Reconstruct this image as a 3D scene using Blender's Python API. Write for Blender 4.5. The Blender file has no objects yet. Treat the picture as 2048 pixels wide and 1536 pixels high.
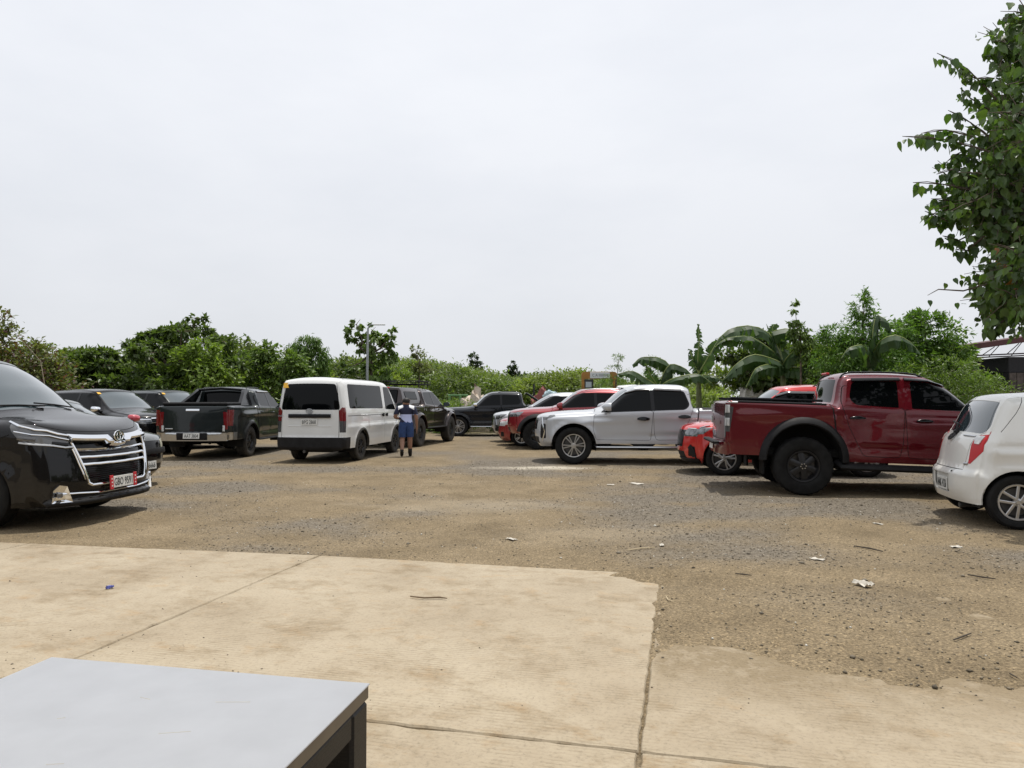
import bpy, bmesh, math, random
import numpy as np
from mathutils import Vector, Matrix, Quaternion
from mathutils.geometry import delaunay_2d_cdt

R = math.radians
SC = bpy.context.scene
COL = SC.collection
random.seed(7)
RNG = np.random.default_rng(11)

# ------------------------------------------------------------------ camera, sky, sun, exposure
cam_d = bpy.data.cameras.new('camera')
cam_d.sensor_width = 36.0
cam_d.lens = 24.96
cam_d.clip_start = 0.05
cam_d.clip_end = 3000
cam = bpy.data.objects.new('camera', cam_d)
COL.objects.link(cam)
cam.location = (0, 0, 1.40)
cam.rotation_euler = (R(90 + 1.41), 0, 0)
SC.camera = cam

SUN_EL, SUN_AZ = 80.0, 35.0          # azimuth clockwise from +Y: the sun stands high, behind and right of the lot
world = bpy.data.worlds.new('World')
SC.world = world
world.use_nodes = True
wn, wl = world.node_tree.nodes, world.node_tree.links
wn.clear()
w_out = wn.new('ShaderNodeOutputWorld')
w_bg = wn.new('ShaderNodeBackground')
w_bg.inputs['Strength'].default_value = 0.1
w_sky = wn.new('ShaderNodeTexSky')
w_sky.sky_type = 'NISHITA'
w_sky.sun_disc = False
w_sky.sun_elevation = R(SUN_EL)
w_sky.sun_rotation = R(SUN_AZ)
w_sky.air_density = 1.0
w_sky.dust_density = 3.0
w_sky.ozone_density = 1.0
# thin high cloud veil, even over the whole dome, with faint breaks
w_tc = wn.new('ShaderNodeTexCoord')
w_map = wn.new('ShaderNodeMapping')
w_map.inputs['Scale'].default_value = (1.2, 1.2, 3.2)
w_map.inputs['Rotation'].default_value = (0.2, 0.1, 0.6)
w_noise = wn.new('ShaderNodeTexNoise')
w_noise.inputs['Scale'].default_value = 1.5
w_noise.inputs['Detail'].default_value = 7.0
w_noise.inputs['Roughness'].default_value = 0.55
w_rmp = wn.new('ShaderNodeValToRGB')
w_rmp.color_ramp.elements[0].position = 0.36
w_rmp.color_ramp.elements[0].color = (0.84, 0.84, 0.84, 1)
w_rmp.color_ramp.elements[1].position = 0.62
w_rmp.color_ramp.elements[1].color = (0.95, 0.95, 0.95, 1)
w_mix = wn.new('ShaderNodeMix')
w_mix.data_type = 'RGBA'
w_mix.inputs['B'].default_value = (9.5, 9.72, 10.2, 1)
wl.new(w_tc.outputs['Generated'], w_map.inputs['Vector'])
wl.new(w_map.outputs['Vector'], w_noise.inputs['Vector'])
wl.new(w_noise.outputs['Fac'], w_rmp.inputs['Fac'])
wl.new(w_rmp.outputs['Color'], w_mix.inputs['Factor'])
wl.new(w_sky.outputs['Color'], w_mix.inputs['A'])
# the veil thickens and greys a little towards the horizon, all the way round
w_sep = wn.new('ShaderNodeSeparateXYZ'); wl.new(w_tc.outputs['Generated'], w_sep.inputs['Vector'])
w_mr = wn.new('ShaderNodeMapRange'); w_mr.interpolation_type = 'SMOOTHSTEP'
w_mr.inputs['From Min'].default_value = -0.05; w_mr.inputs['From Max'].default_value = 0.5
w_mr.inputs['To Min'].default_value = 0.83; w_mr.inputs['To Max'].default_value = 1.0
wl.new(w_sep.outputs['Z'], w_mr.inputs['Value'])
w_mul = wn.new('ShaderNodeMix'); w_mul.data_type = 'RGBA'; w_mul.blend_type = 'MULTIPLY'; w_mul.inputs['Factor'].default_value = 1.0
wl.new(w_mix.outputs['Result'], w_mul.inputs['A']); wl.new(w_mr.outputs['Result'], w_mul.inputs['B'])
wl.new(w_mul.outputs['Result'], w_bg.inputs['Color'])
wl.new(w_bg.outputs['Background'], w_out.inputs['Surface'])

sun_d = bpy.data.lights.new('sun', 'SUN')
sun_d.energy = 3.6
sun_d.angle = R(0.6)
sun_d.color = (1.0, 0.95, 0.87)
sun = bpy.data.objects.new('sun', sun_d)
COL.objects.link(sun)
sun.rotation_euler = (R(90 - SUN_EL), 0, R(180 - SUN_AZ) - math.pi * 0)
_d = Vector((math.sin(R(SUN_AZ)) * math.cos(R(SUN_EL)), math.cos(R(SUN_AZ)) * math.cos(R(SUN_EL)), math.sin(R(SUN_EL))))
sun.rotation_euler = _d.to_track_quat('Z', 'Y').to_euler()

SC.view_settings.view_transform = 'Standard'
SC.view_settings.look = 'None'
SC.view_settings.exposure = 0.0
SC.view_settings.gamma = 1.0
SC.render.film_transparent = False
try:
    SC.cycles.max_bounces = 6
    SC.cycles.transparent_max_bounces = 6
    SC.cycles.use_denoising = True
except Exception:
    pass

# ------------------------------------------------------------------ helpers
def tag(o, label=None, cat=None, group=None, kind=None):
    if label: o['label'] = label
    if cat: o['category'] = cat
    if group: o['group'] = group
    if kind: o['kind'] = kind
    return o

def empty(name, loc=(0, 0, 0), rz=0.0, parent=None):
    o = bpy.data.objects.new(name, None)
    COL.objects.link(o)
    o.empty_display_size = 0.2
    o.location = loc
    o.rotation_euler = (0, 0, rz)
    o.parent = parent
    return o

def link(name, me, mat=None, parent=None):
    o = bpy.data.objects.new(name, me)
    COL.objects.link(o)
    if mat is not None and not me.materials:
        me.materials.append(mat)
    o.parent = parent
    return o

def mesh(name, V, F, mat=None, parent=None, smooth=True, N=None, sharp=None):
    me = bpy.data.meshes.new(name)
    me.from_pydata([tuple(map(float, p)) for p in V], [], [tuple(map(int, f)) for f in F])
    if smooth:
        me.polygons.foreach_set('use_smooth', np.ones(len(me.polygons), dtype=bool))
    if N is not None:
        me.normals_split_custom_set_from_vertices([tuple(map(float, n)) for n in N])
    elif sharp is not None:
        me.set_sharp_from_angle(angle=R(sharp))
    return link(name, me, mat, parent)

def mesh_np(name, V, F, mat=None, parent=None, smooth=False, col=None):
    """fast path: V (n,3) array, F (m,k) array of equal-sized faces; col per-vertex colours (n,3)"""
    me = bpy.data.meshes.new(name)
    V = np.asarray(V, dtype=np.float32); F = np.asarray(F, dtype=np.int32)
    k = F.shape[1]
    me.vertices.add(len(V)); me.vertices.foreach_set('co', V.ravel())
    me.loops.add(F.size); me.loops.foreach_set('vertex_index', F.ravel())
    me.polygons.add(len(F))
    me.polygons.foreach_set('loop_start', np.arange(0, F.size, k, dtype=np.int32))
    me.update(calc_edges=True)
    if smooth:
        me.polygons.foreach_set('use_smooth', np.ones(len(F), dtype=bool))
    if col is not None:
        a = me.color_attributes.new('tint', 'FLOAT_COLOR', 'POINT')
        c4 = np.ones((len(V), 4), dtype=np.float32); c4[:, :3] = col
        a.data.foreach_set('color', c4.ravel())
    me.validate()
    return link(name, me, mat, parent)

def pchip(xs, ys, x):
    xs = np.asarray(xs, float); ys = np.asarray(ys, float); x = np.asarray(x, float)
    h = np.diff(xs); d = np.diff(ys) / h
    m = np.zeros(len(xs))
    m[0], m[-1] = d[0], d[-1]
    for i in range(1, len(xs) - 1):
        if d[i - 1] * d[i] > 0:
            w1, w2 = 2 * h[i] + h[i - 1], h[i] + 2 * h[i - 1]
            m[i] = (w1 + w2) / (w1 / d[i - 1] + w2 / d[i])
    i = np.clip(np.searchsorted(xs, x) - 1, 0, len(xs) - 2)
    t = np.clip((x - xs[i]) / h[i], 0, 1)
    return ((2*t**3 - 3*t**2 + 1) * ys[i] + (t**3 - 2*t**2 + t) * h[i] * m[i]
            + (-2*t**3 + 3*t**2) * ys[i + 1] + (t**3 - t**2) * h[i] * m[i + 1])

def vec(p): return np.asarray(p, float)
def unit(v):
    n = np.linalg.norm(v)
    return v / n if n > 1e-12 else v

class G:
    """collects plain geometry for one part"""
    def __init__(s): s.v = []; s.f = []
    def add(s, V, F):
        o = len(s.v)
        s.v += [tuple(map(float, p)) for p in V]
        s.f += [tuple(int(i) + o for i in f) for f in F]
        return s
    def box(s, c, size, bev=0.0, rot=None, seg=1):
        bm = bmesh.new()
        bmesh.ops.create_cube(bm, size=1.0)
        for v in bm.verts: v.co = Vector((v.co.x * size[0], v.co.y * size[1], v.co.z * size[2]))
        if bev > 0:
            bmesh.ops.bevel(bm, geom=bm.edges[:], offset=bev, segments=seg, affect='EDGES', profile=0.6)
        M = rot if rot is not None else Matrix.Identity(3)
        c = Vector(c)
        bm.verts.index_update()
        s.add([M @ v.co + c for v in bm.verts], [[v.index for v in f.verts] for f in bm.faces])
        bm.free()
        return s
    def tube(s, pts, r, n=8, cap=True, flat=1.0, up=(0, 0, 1)):
        P = [vec(p) for p in pts]
        rr = [r] * len(P) if np.isscalar(r) else list(r)
        V = []; F = []
        prev = None
        for i, p in enumerate(P):
            d = unit(P[min(i + 1, len(P) - 1)] - P[max(i - 1, 0)])
            a = np.cross(d, vec(up) if prev is None else prev)
            if np.linalg.norm(a) < 1e-6: a = np.cross(d, vec((1, 0, 0.01)))
            a = unit(a); b = unit(np.cross(a, d)); prev = b
            for k in range(n):
                t = 2 * math.pi * k / n
                V.append(p + a * math.cos(t) * rr[i] + b * math.sin(t) * rr[i] * flat)
        for i in range(len(P) - 1):
            for k in range(n):
                k2 = (k + 1) % n
                F.append((i*n + k, i*n + k2, (i+1)*n + k2, (i+1)*n + k))
        if cap:
            F.append(tuple(range(n))); F.append(tuple(range((len(P)-1)*n + n - 1, (len(P)-1)*n - 1, -1)))
        return s.add(V, F)
    def bar(s, pts, nrm, w, h):
        """rectangular strip with chamfered top along pts, lying on a surface with normals nrm"""
        P = [vec(p) for p in pts]; Nn = [unit(vec(n)) for n in nrm]
        V = []; F = []
        ws = [w] * len(P) if np.isscalar(w) else list(w)
        for i, p in enumerate(P):
            d = unit(P[min(i + 1, len(P) - 1)] - P[max(i - 1, 0)])
            b = unit(np.cross(Nn[i], d)); n = Nn[i]; w_ = ws[i]
            for (u, v) in ((-w_/2, -h*.6), (-w_/2, h*.6), (-w_*.32, h), (w_*.32, h), (w_/2, h*.6), (w_/2, -h*.6)):
                V.append(p + b*u + n*v)
        k = 6
        for i in range(len(P) - 1):
            for j in range(k):
                j2 = (j + 1) % k
                F.append((i*k + j, (i+1)*k + j, (i+1)*k + j2, i*k + j2))
        F.append(tuple(range(k))); F.append(tuple(reversed(range((len(P)-1)*k, len(P)*k))))
        return s.add(V, F)
    def lathe(s, prof, n=32, c=(0, 0, 0), mod=None, close=False):
        """prof: (radius, y); spins about the Y axis"""
        V = []; F = []
        m = len(prof)
        for i in range(n):
            t = 2 * math.pi * i / n
            for j, (r, y) in enumerate(prof):
                rr = r + (mod(i, j) if mod else 0)
                V.append((c[0] + rr*math.cos(t), c[1] + y, c[2] + rr*math.sin(t)))
        for i in range(n):
            i2 = (i + 1) % n
            for j in range(m - 1 + (1 if close else 0)):
                j2 = (j + 1) % m
                F.append((i*m + j, i*m + j2, i2*m + j2, i2*m + j))
        return s.add(V, F)
    def obj(s, name, mat, parent=None, sharp=35, smooth=True):
        return mesh(name, s.v, s.f, mat, parent, smooth=smooth, sharp=sharp)

# ------------------------------------------------------------------ materials
MATS = {}
def _new(name):
    m = bpy.data.materials.new(name); m.use_nodes = True
    nt = m.node_tree
    b = nt.nodes['Principled BSDF']
    return m, nt, b

def simple(name, col, rough=0.5, metal=0.0, coat=0.0, spec=0.5, noise=0.0, nscale=20.0, bump=0.0, bscale=60.0, emis=None, coord='Object'):
    if name in MATS: return MATS[name]
    m, nt, b = _new(name)
    b.inputs['Base Color'].default_value = (*col, 1)
    b.inputs['Roughness'].default_value = rough
    b.inputs['Metallic'].default_value = metal
    b.inputs['Coat Weight'].default_value = coat
    b.inputs['Coat Roughness'].default_value = 0.04
    b.inputs['Specular IOR Level'].default_value = spec
    if noise or bump:
        tc = nt.nodes.new('ShaderNodeTexCoord')
    if noise:
        n = nt.nodes.new('ShaderNodeTexNoise'); n.inputs['Scale'].default_value = nscale; n.inputs['Detail'].default_value = 5
        r = nt.nodes.new('ShaderNodeValToRGB')
        lo = tuple(max(0, c * (1 - noise)) for c in col); hi = tuple(min(1, c * (1 + noise)) for c in col)
        r.color_ramp.elements[0].position = .3; r.color_ramp.elements[1].position = .7
        r.color_ramp.elements[0].color = (*lo, 1); r.color_ramp.elements[1].color = (*hi, 1)
        nt.links.new(tc.outputs[coord], n.inputs['Vector']); nt.links.new(n.outputs['Fac'], r.inputs['Fac'])
        nt.links.new(r.outputs['Color'], b.inputs['Base Color'])
    if bump:
        n2 = nt.nodes.new('ShaderNodeTexNoise'); n2.inputs['Scale'].default_value = bscale; n2.inputs['Detail'].default_value = 4
        bp = nt.nodes.new('ShaderNodeBump'); bp.inputs['Strength'].default_value = bump; bp.inputs['Distance'].default_value = 0.01
        nt.links.new(tc.outputs[coord], n2.inputs['Vector']); nt.links.new(n2.outputs['Fac'], bp.inputs['Height'])
        nt.links.new(bp.outputs['Normal'], b.inputs['Normal'])
    if emis:
        b.inputs['Emission Color'].default_value = (*emis[0], 1); b.inputs['Emission Strength'].default_value = emis[1]
    MATS[name] = m
    return m

DUST = (0.30, 0.24, 0.165)
def paint(name, col, metal=0.0, rough=0.32, coat=1.0, dust=0.35, dust_z=0.75, spec=0.3):
    """car paint: base coat, clear coat and a film of road dust, thicker low down and on top faces"""
    if name in MATS: return MATS[name]
    m, nt, b = _new(name)
    N, L = nt.nodes, nt.links
    b.inputs['Metallic'].default_value = metal
    b.inputs['Coat Weight'].default_value = coat
    b.inputs['Coat Roughness'].default_value = 0.03
    b.inputs['Specular IOR Level'].default_value = spec
    tc = N.new('ShaderNodeTexCoord')
    sep = N.new('ShaderNodeSeparateXYZ')
    L.new(tc.outputs['Object'], sep.inputs['Vector'])
    mr = N.new('ShaderNodeMapRange')
    mr.inputs['From Min'].default_value = dust_z; mr.inputs['From Max'].default_value = 0.2
    mr.inputs['To Min'].default_value = 0.0; mr.inputs['To Max'].default_value = 1.0
    L.new(sep.outputs['Z'], mr.inputs['Value'])
    n = N.new('ShaderNodeTexNoise'); n.inputs['Scale'].default_value = 3.5; n.inputs['Detail'].default_value = 8; n.inputs['Roughness'].default_value = 0.65
    L.new(tc.outputs['Object'], n.inputs['Vector'])
    mu = N.new('ShaderNodeMath'); mu.operation = 'MULTIPLY'
    L.new(mr.outputs['Result'], mu.inputs[0]); L.new(n.outputs['Fac'], mu.inputs[1])
    # a little settled everywhere
    ad = N.new('ShaderNodeMath'); ad.operation = 'MULTIPLY_ADD'; ad.inputs[1].default_value = 1.3 * dust; 
    L.new(mu.outputs[0], ad.inputs[0])
    mr2 = N.new('ShaderNodeMapRange'); mr2.inputs['From Min'].default_value = .4; mr2.inputs['From Max'].default_value = .75
    mr2.inputs['To Min'].default_value = 0.0; mr2.inputs['To Max'].default_value = 0.13 * dust
    L.new(n.outputs['Fac'], mr2.inputs['Value']); L.new(mr2.outputs['Result'], ad.inputs[2])
    mx = N.new('ShaderNodeMix'); mx.data_type = 'RGBA'
    mx.inputs['A'].default_value = (*col, 1); mx.inputs['B'].default_value = (*DUST, 1)
    L.new(ad.outputs[0], mx.inputs['Factor'])
    L.new(mx.outputs['Result'], b.inputs['Base Color'])
    rr = N.new('ShaderNodeMath'); rr.operation = 'MULTIPLY_ADD'; rr.inputs[1].default_value = 0.5; rr.inputs[2].default_value = rough
    L.new(ad.outputs[0], rr.inputs[0]); L.new(rr.outputs[0], b.inputs['Roughness'])
    cw = N.new('ShaderNodeMath'); cw.operation = 'MULTIPLY_ADD'; cw.inputs[1].default_value = -0.9; cw.inputs[2].default_value = coat; cw.use_clamp = True
    L.new(ad.outputs[0], cw.inputs[0]); L.new(cw.outputs[0], b.inputs['Coat Weight'])
    MATS[name] = m
    return m

M_glass = simple('tinted_glass', (0.002, 0.0025, 0.003), rough=0.03, spec=0.16)
M_shield = simple('windshield_glass', (0.036, 0.054, 0.062), rough=0.025, spec=0.8, coat=1.0)
M_tyre = simple('tyre_rubber', (0.009, 0.009, 0.009), rough=0.8, spec=0.25, noise=0.5, nscale=9, bump=0.25, bscale=70)
M_tyre_dusty = simple('dusty_tyre_rubber', (0.035, 0.032, 0.028), rough=0.85, noise=0.5, nscale=7, bump=0.25, bscale=70)
M_plastic = simple('black_plastic', (0.010, 0.010, 0.011), rough=0.6, spec=.25, noise=0.35, nscale=8)
M_gloss = simple('gloss_black_trim', (0.004, 0.004, 0.005), rough=0.12, spec=.3)
M_under = simple('underbody_black', (0.008, 0.008, 0.008), rough=0.9)
M_chrome = simple('chrome', (0.82, 0.84, 0.87), rough=0.07, metal=1.0)
M_satin = simple('satin_silver', (0.55, 0.56, 0.57), rough=0.28, metal=1.0)
M_alloy = simple('alloy_silver', (0.52, 0.52, 0.52), rough=0.3, metal=0.85)
M_darkalloy = simple('dark_alloy', (0.03, 0.03, 0.032), rough=0.35, metal=0.6)
M_disc = simple('brake_disc', (0.10, 0.10, 0.10), rough=0.5, metal=0.7)
M_redlens = simple('red_lens', (0.46, 0.006, 0.010), rough=0.3, coat=.25, spec=.3)
M_darkred = simple('dark_red_lens', (0.16, 0.006, 0.010), rough=0.12, coat=1.0)
M_clear = simple('clear_lens', (0.55, 0.56, 0.56), rough=0.1, coat=1.0, noise=0.25, nscale=14)
M_smoke = simple('smoked_lens', (0.06, 0.062, 0.065), rough=0.08, coat=1.0)
M_headglass = simple('headlight_lens', (0.16, 0.17, 0.18), rough=0.12, metal=0.5, coat=1.0, noise=0.7, nscale=18)
M_amber = simple('amber_lens', (0.75, 0.22, 0.03), rough=0.15, coat=1.0)
M_plate = simple('plate_white', (0.66, 0.66, 0.63), rough=0.4, noise=0.12, nscale=10)
M_ink = simple('plate_ink', (0.025, 0.03, 0.03), rough=0.5)
M_platered = simple('plate_red', (0.5, 0.02, 0.03), rough=0.4)
M_sticker = simple('yellow_sticker', (0.75, 0.42, 0.03), rough=0.5)
# ------------------------------------------------------------------ vehicle body engine
def inpoly(P, poly):
    P = np.asarray(P); poly = np.asarray(poly)
    x, y = P[:, 0], P[:, 1]
    ins = np.zeros(len(P), bool)
    n = len(poly); j = n - 1
    for i in range(n):
        xi, yi = poly[i]; xj, yj = poly[j]
        if yi != yj:
            c = ((yi > y) != (yj > y)) & (x < (xj - xi) * (y - yi) / (yj - yi) + xi)
            ins ^= c
        j = i
    return ins

def rounded(poly, r, n=4):
    """fillet the corners of a 2-D polygon; r scalar or one per corner"""
    out = []
    m = len(poly)
    rs = [r] * m if np.isscalar(r) else r
    for i in range(m):
        a, b, c = vec(poly[i - 1]), vec(poly[i]), vec(poly[(i + 1) % m])
        u, v = a - b, c - b
        lu, lv = np.linalg.norm(u), np.linalg.norm(v)
        if rs[i] <= 0 or lu < 1e-6 or lv < 1e-6:
            out.append(tuple(b)); continue
        d = min(rs[i], lu * .48, lv * .48)
        p, q = b + u / lu * d, b + v / lv * d
        for k in range(n + 1):
            t = k / n
            out.append(tuple((1-t)**2 * p + 2*t*(1-t) * b + t*t * q))
    return out

def densify(poly, step, closed=True):
    out = []
    m = len(poly)
    for i in range(m if closed else m - 1):
        a, b = vec(poly[i]), vec(poly[(i + 1) % m])
        k = max(1, int(math.ceil(np.linalg.norm(b - a) / step)))
        for j in range(k):
            out.append(tuple(a + (b - a) * j / k))
    if not closed: out.append(tuple(poly[-1]))
    return out

def strip(line, w):
    """closed polygon of width w along an open polyline"""
    L = [vec(p) for p in line]
    up, dn = [], []
    for i, p in enumerate(L):
        d = unit(L[min(i+1, len(L)-1)] - L[max(i-1, 0)])
        n = np.array([-d[1], d[0]])
        up.append(tuple(p + n*w/2)); dn.append(tuple(p - n*w/2))
    return up + dn[::-1]

class Car:
    def __init__(s, name, L, W, rows, bottom, axles, tyre, arch, belt, plan, tum=0.30, low=(0.55, 0.35), fil=None, creases=(), lift=0.0):
        """rows: (a, z, halfwidth, da, dz, power[, fillet]) along the centre line from the front lip over the roof to the rear lip
           bottom: (front z, sill z, rear z); axles: two distances from the nose; arch: opening radius"""
        s.name, s.L, s.W = name, L, W
        s.rows = np.array([list(r) + ([0.11] if len(r) == 6 else []) for r in rows], float)
        s.bottom, s.axles, s.tr, s.ar = bottom, axles, tyre, arch
        s.belt, s.tum, s.low = belt, tum, low
        s.plan = np.array(plan, float)
        s.creases = creases
        d = np.hypot(np.diff(s.rows[:, 0]), np.diff(s.rows[:, 1]))
        s.ks = np.concatenate([[0], np.cumsum(np.maximum(d, 0.02))])
        s.S = s.ks[-1]
        n = int(s.S / 0.034)
        s.ds = np.unique(np.concatenate([np.linspace(0, s.S, n)]))
        c = s.cen(s.ds)
        s.rim = np.stack([c[:, 0] + c[:, 3], c[:, 1] + c[:, 4]], 1)
        s.rimw, s.rimf = c[:, 2], c[:, 6]
        s.parts = {}
        s.SR = []; s.RR = []
        s.root = None
        s.yoff = 0.0
    # --- curves
    def cen(s, t):
        t = np.atleast_1d(t)
        return np.stack([pchip(s.ks, s.rows[:, i], t) for i in range(s.rows.shape[1])], 1)
    def k2s(s, k): return np.interp(k, np.arange(len(s.ks)), s.ks)
    def kz(s, z, lo=0, hi=6):
        """row coordinate on the front section at which the centre line has height z"""
        kk = np.linspace(lo, hi, 300); zz = s.cen(s.k2s(kk))[:, 1]
        return float(kk[np.argmin(np.abs(zz - z))])
    # --- surfaces
    def rib(s, t, ss):
        c = s.cen(ss); t = np.atleast_1d(t)
        q = np.abs(t) ** c[:, 5]
        return np.stack([s.L/2 - (c[:, 0] + c[:, 3]*q), c[:, 2]*t, c[:, 1] + c[:, 4]*q], 1)
    def rib_n(s, t, ss):
        e = 0.004
        t = np.atleast_1d(t); ss = np.atleast_1d(ss)
        t0, t1 = np.clip(t - e, -1, 1), np.clip(t + e, -1, 1)
        s0, s1 = np.clip(ss - e, 0, s.S), np.clip(ss + e, 0, s.S)
        n = np.cross(s.rib(t1, ss) - s.rib(t0, ss), s.rib(t, s1) - s.rib(t, s0))
        return n / np.maximum(np.linalg.norm(n, axis=1, keepdims=True), 1e-12)
    def rimdist(s, A):
        a0, a1 = s.rim[:-1], s.rim[1:]
        d = a1 - a0; L2 = np.maximum((d**2).sum(1), 1e-9)
        out_d = np.empty(len(A)); w = np.empty(len(A)); f = np.empty(len(A))
        for i in range(0, len(A), 800):
            P = A[i:i+800]
            u = ((P[:, None, :] - a0[None]) * d[None]).sum(2) / L2
            u = np.clip(u, 0, 1)
            q = a0[None] + u[..., None]*d[None] - P[:, None, :]
            dd = (q**2).sum(2); j = dd.argmin(1); r = np.arange(len(P))
            out_d[i:i+800] = np.sqrt(dd[r, j])
            uu = u[r, j]
            w[i:i+800] = s.rimw[j] + (s.rimw[j+1] - s.rimw[j]) * uu
            f[i:i+800] = s.rimf[j] + (s.rimf[j+1] - s.rimf[j]) * uu
        return out_d, w, f
    def full(s, a, z):
        y = pchip(s.plan[:, 0], s.plan[:, 1], a)
        zb = np.interp(a, [p[0] for p in s.belt], [p[1] for p in s.belt])
        u = z - zb
        y = y - s.tum * (np.sqrt(u*u + 0.03**2) + u) / 2
        zl, kl = s.low
        y = y - kl * np.maximum(zl - z, 0)**2
        for (a0, z0, a1, z1, h, wd) in s.creases:
            zc = z0 + (z1 - z0) * (a - a0) / (a1 - a0)
            m = np.clip((a - a0) / 0.25, 0, 1) * np.clip((a1 - a) / 0.25, 0, 1)
            v = (z - zc) / wd
            y = y + h * m * np.where(v > 0, np.exp(-(v*1.8)**2), np.exp(-(v*.55)**2))
        for ax in s.axles:
            r = np.hypot(a - ax, z - s.tr)
            y = y + 0.022 * np.exp(-((r - s.ar) / 0.07)**2)
        return y
    def side(s, A):
        d, w, f = s.rimdist(A)
        Y = s.full(A[:, 0], A[:, 1])
        q = np.clip(d / np.maximum(f, 1e-4), 0, 1)
        return w + (Y - w) * (1 - (1 - q)**2.2)
    def side_n(s, A):
        e = 0.005
        fa = (s.side(A + [e, 0]) - s.side(A - [e, 0])) / (2*e)
        fz = (s.side(A + [0, e]) - s.side(A - [0, e])) / (2*e)
        n = np.stack([fa, np.ones(len(A)), -fz], 1)
        return n / np.linalg.norm(n, axis=1, keepdims=True)
    # --- point helpers (local xyz) on the finished surfaces
    def fp(s, y, z, off=0.0, lo=0, hi=6):
        """point and normal on the front/top ribbon at lateral y and centre-line height z"""
        k = s.kz(z, lo, hi); ss = s.k2s(k)
        w = s.cen(ss)[0, 2]; t = np.clip(y / w, -1, 1)
        n = s.rib_n(t, ss)[0]; p = s.rib(t, ss)[0]
        return p + n*off, n
    def rp(s, y, k, off=0.0):
        ss = s.k2s(k); w = s.cen(ss)[0, 2]; t = np.clip(y / w, -1, 1)
        n = s.rib_n(t, ss)[0]
        return s.rib(t, ss)[0] + n*off, n
    def sp(s, a, z, sd=1, off=0.0):
        A = np.array([[a, z]])
        n = s.side_n(A)[0]; y = s.side(A)[0]
        p = np.array([s.L/2 - a, y, z]) + n*off
        return p * [1, sd, 1], n * [1, sd, 1]
    # --- regions
    def S_(s, part, mat, poly, off=-0.004, r=0.0, both=True, sub=None):
        poly = rounded(poly, r) if (not np.isscalar(r) or r > 0) else poly
        s.SR.append((part, mat, densify(poly, 0.06), off, both, sub))
    def R_(s, part, mat, poly, off=-0.004, r=0.0, mirror=False, sub=None):
        """poly in (t, k)"""
        P = [(t * 0.8, float(s.k2s(k))) for t, k in poly]
        P = rounded(P, r) if (not np.isscalar(r) or r > 0) else P
        s.RR.append((part, mat, densify(P, 0.06), off, sub))
        if mirror:
            s.RR.append((part + '#R', mat, densify([(-x, y) for x, y in P][::-1], 0.06), off, sub))
    def seam(s, line, w=0.008, rnd=0.0):
        if rnd:
            line = rounded(list(line), rnd)
        s.SR.append(('door_seam', M_under, densify(strip(densify(line, 0.08, False), w), 0.09), -0.006, True, None))
    def seam_r(s, line, w=0.008):
        L = [(t * 0.8, float(s.k2s(k))) for t, k in line]
        s.RR.append(('panel_seam~%d' % len(s.RR), M_under, densify(strip(densify(L, 0.08, False), w), 0.09), -0.006, None))
    # --- build
    def _acc(s, key, mat, P, N, T, off, skirt, sub):
        e = s.parts.setdefault(key, dict(mat=mat, v=[], n=[], f=[], sub=sub))
        used = np.unique(T); mp = -np.ones(len(P), int); mp[used] = np.arange(len(used))
        o = len(e['v'])
        V = P[used] + N[used]*off
        e['v'] += list(V); e['n'] += list(N[used])
        T2 = mp[T]
        e['f'] += [tuple(t + o) for t in T2]
        cnt = {}
        for t in T2:
            for a, b in ((t[0], t[1]), (t[1], t[2]), (t[2], t[0])):
                k = (min(a, b), max(a, b))
                cnt[k] = None if k in cnt else (a, b)
        Nu = N[used]
        for ab in cnt.values():
            if ab is None: continue
            a, b = ab
            q = [V[b], V[a], V[a] - Nu[a]*skirt, V[b] - Nu[b]*skirt]
            fn = unit(np.cross(q[1] - q[0], q[2] - q[0]))
            o = len(e['v'])
            e['v'] += q; e['n'] += [fn]*4
            e['f'].append((o, o+1, o+2, o+3))
    def outline(s):
        bf, bs, br = s.bottom
        rim = s.rim.copy()
        pts = [tuple(p) for p in rim]
        if tuple(rim[-1]) != pts[-1]: pts.append(tuple(rim[-1]))
        aF, aR = s.axles
        def arc(ax, zr, zf):
            # from rear of the arch to the front of it
            c = (ax, s.tr)
            t0 = math.asin(np.clip((zr - s.tr) / s.ar, -1, 1)); t1 = math.pi - math.asin(np.clip((zf - s.tr) / s.ar, -1, 1))
            return [(c[0] + s.ar*math.cos(t), c[1] + s.ar*math.sin(t)) for t in np.linspace(t0, t1, 22)]
        low = [(rim[-1][0], br)] if abs(rim[-1][1] - br) > .01 else []
        low += arc(aR, br, bs) + arc(aF, bs, bf)
        if abs(rim[0][1] - bf) > .01: low += [(rim[0][0], bf)]
        low = densify([pts[-1]] + low + [pts[0]], 0.07, False)[1:-1]
        return pts, low
    def build(s, body_mat, grid=0.075):
        # side panels
        pts, low = s.outline()
        out = pts + low
        inner = []
        for d in (0.022, 0.05, 0.085):
            P = np.array(pts)
            tg = np.gradient(P, axis=0); tg /= np.maximum(np.linalg.norm(tg, axis=1, keepdims=True), 1e-9)
            # travelling nose -> roof -> tail the inside lies to the right
            inner += [tuple(p) for p in (P + np.stack([tg[:, 1], -tg[:, 0]], 1)*d)]
        amin, amax = P[:, 0].min(), P[:, 0].max()
        gx, gz = np.meshgrid(np.arange(amin, amax, grid), np.arange(min(s.bottom), P[:, 1].max(), grid))
        inner += list(zip(gx.ravel(), gz.ravel()))
        inner = np.array(inner)
        keep = inpoly(inner, out)
        dd, _, _ = s.rimdist(inner); keep &= dd > 0.018
        inner = inner[keep]
        V2, T, cen = s._cdt(out, inner, [r[2] for r in s.SR])
        ok = inpoly(cen, out); T = T[ok]; cen = cen[ok]
        cls = -np.ones(len(T), int)
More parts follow.
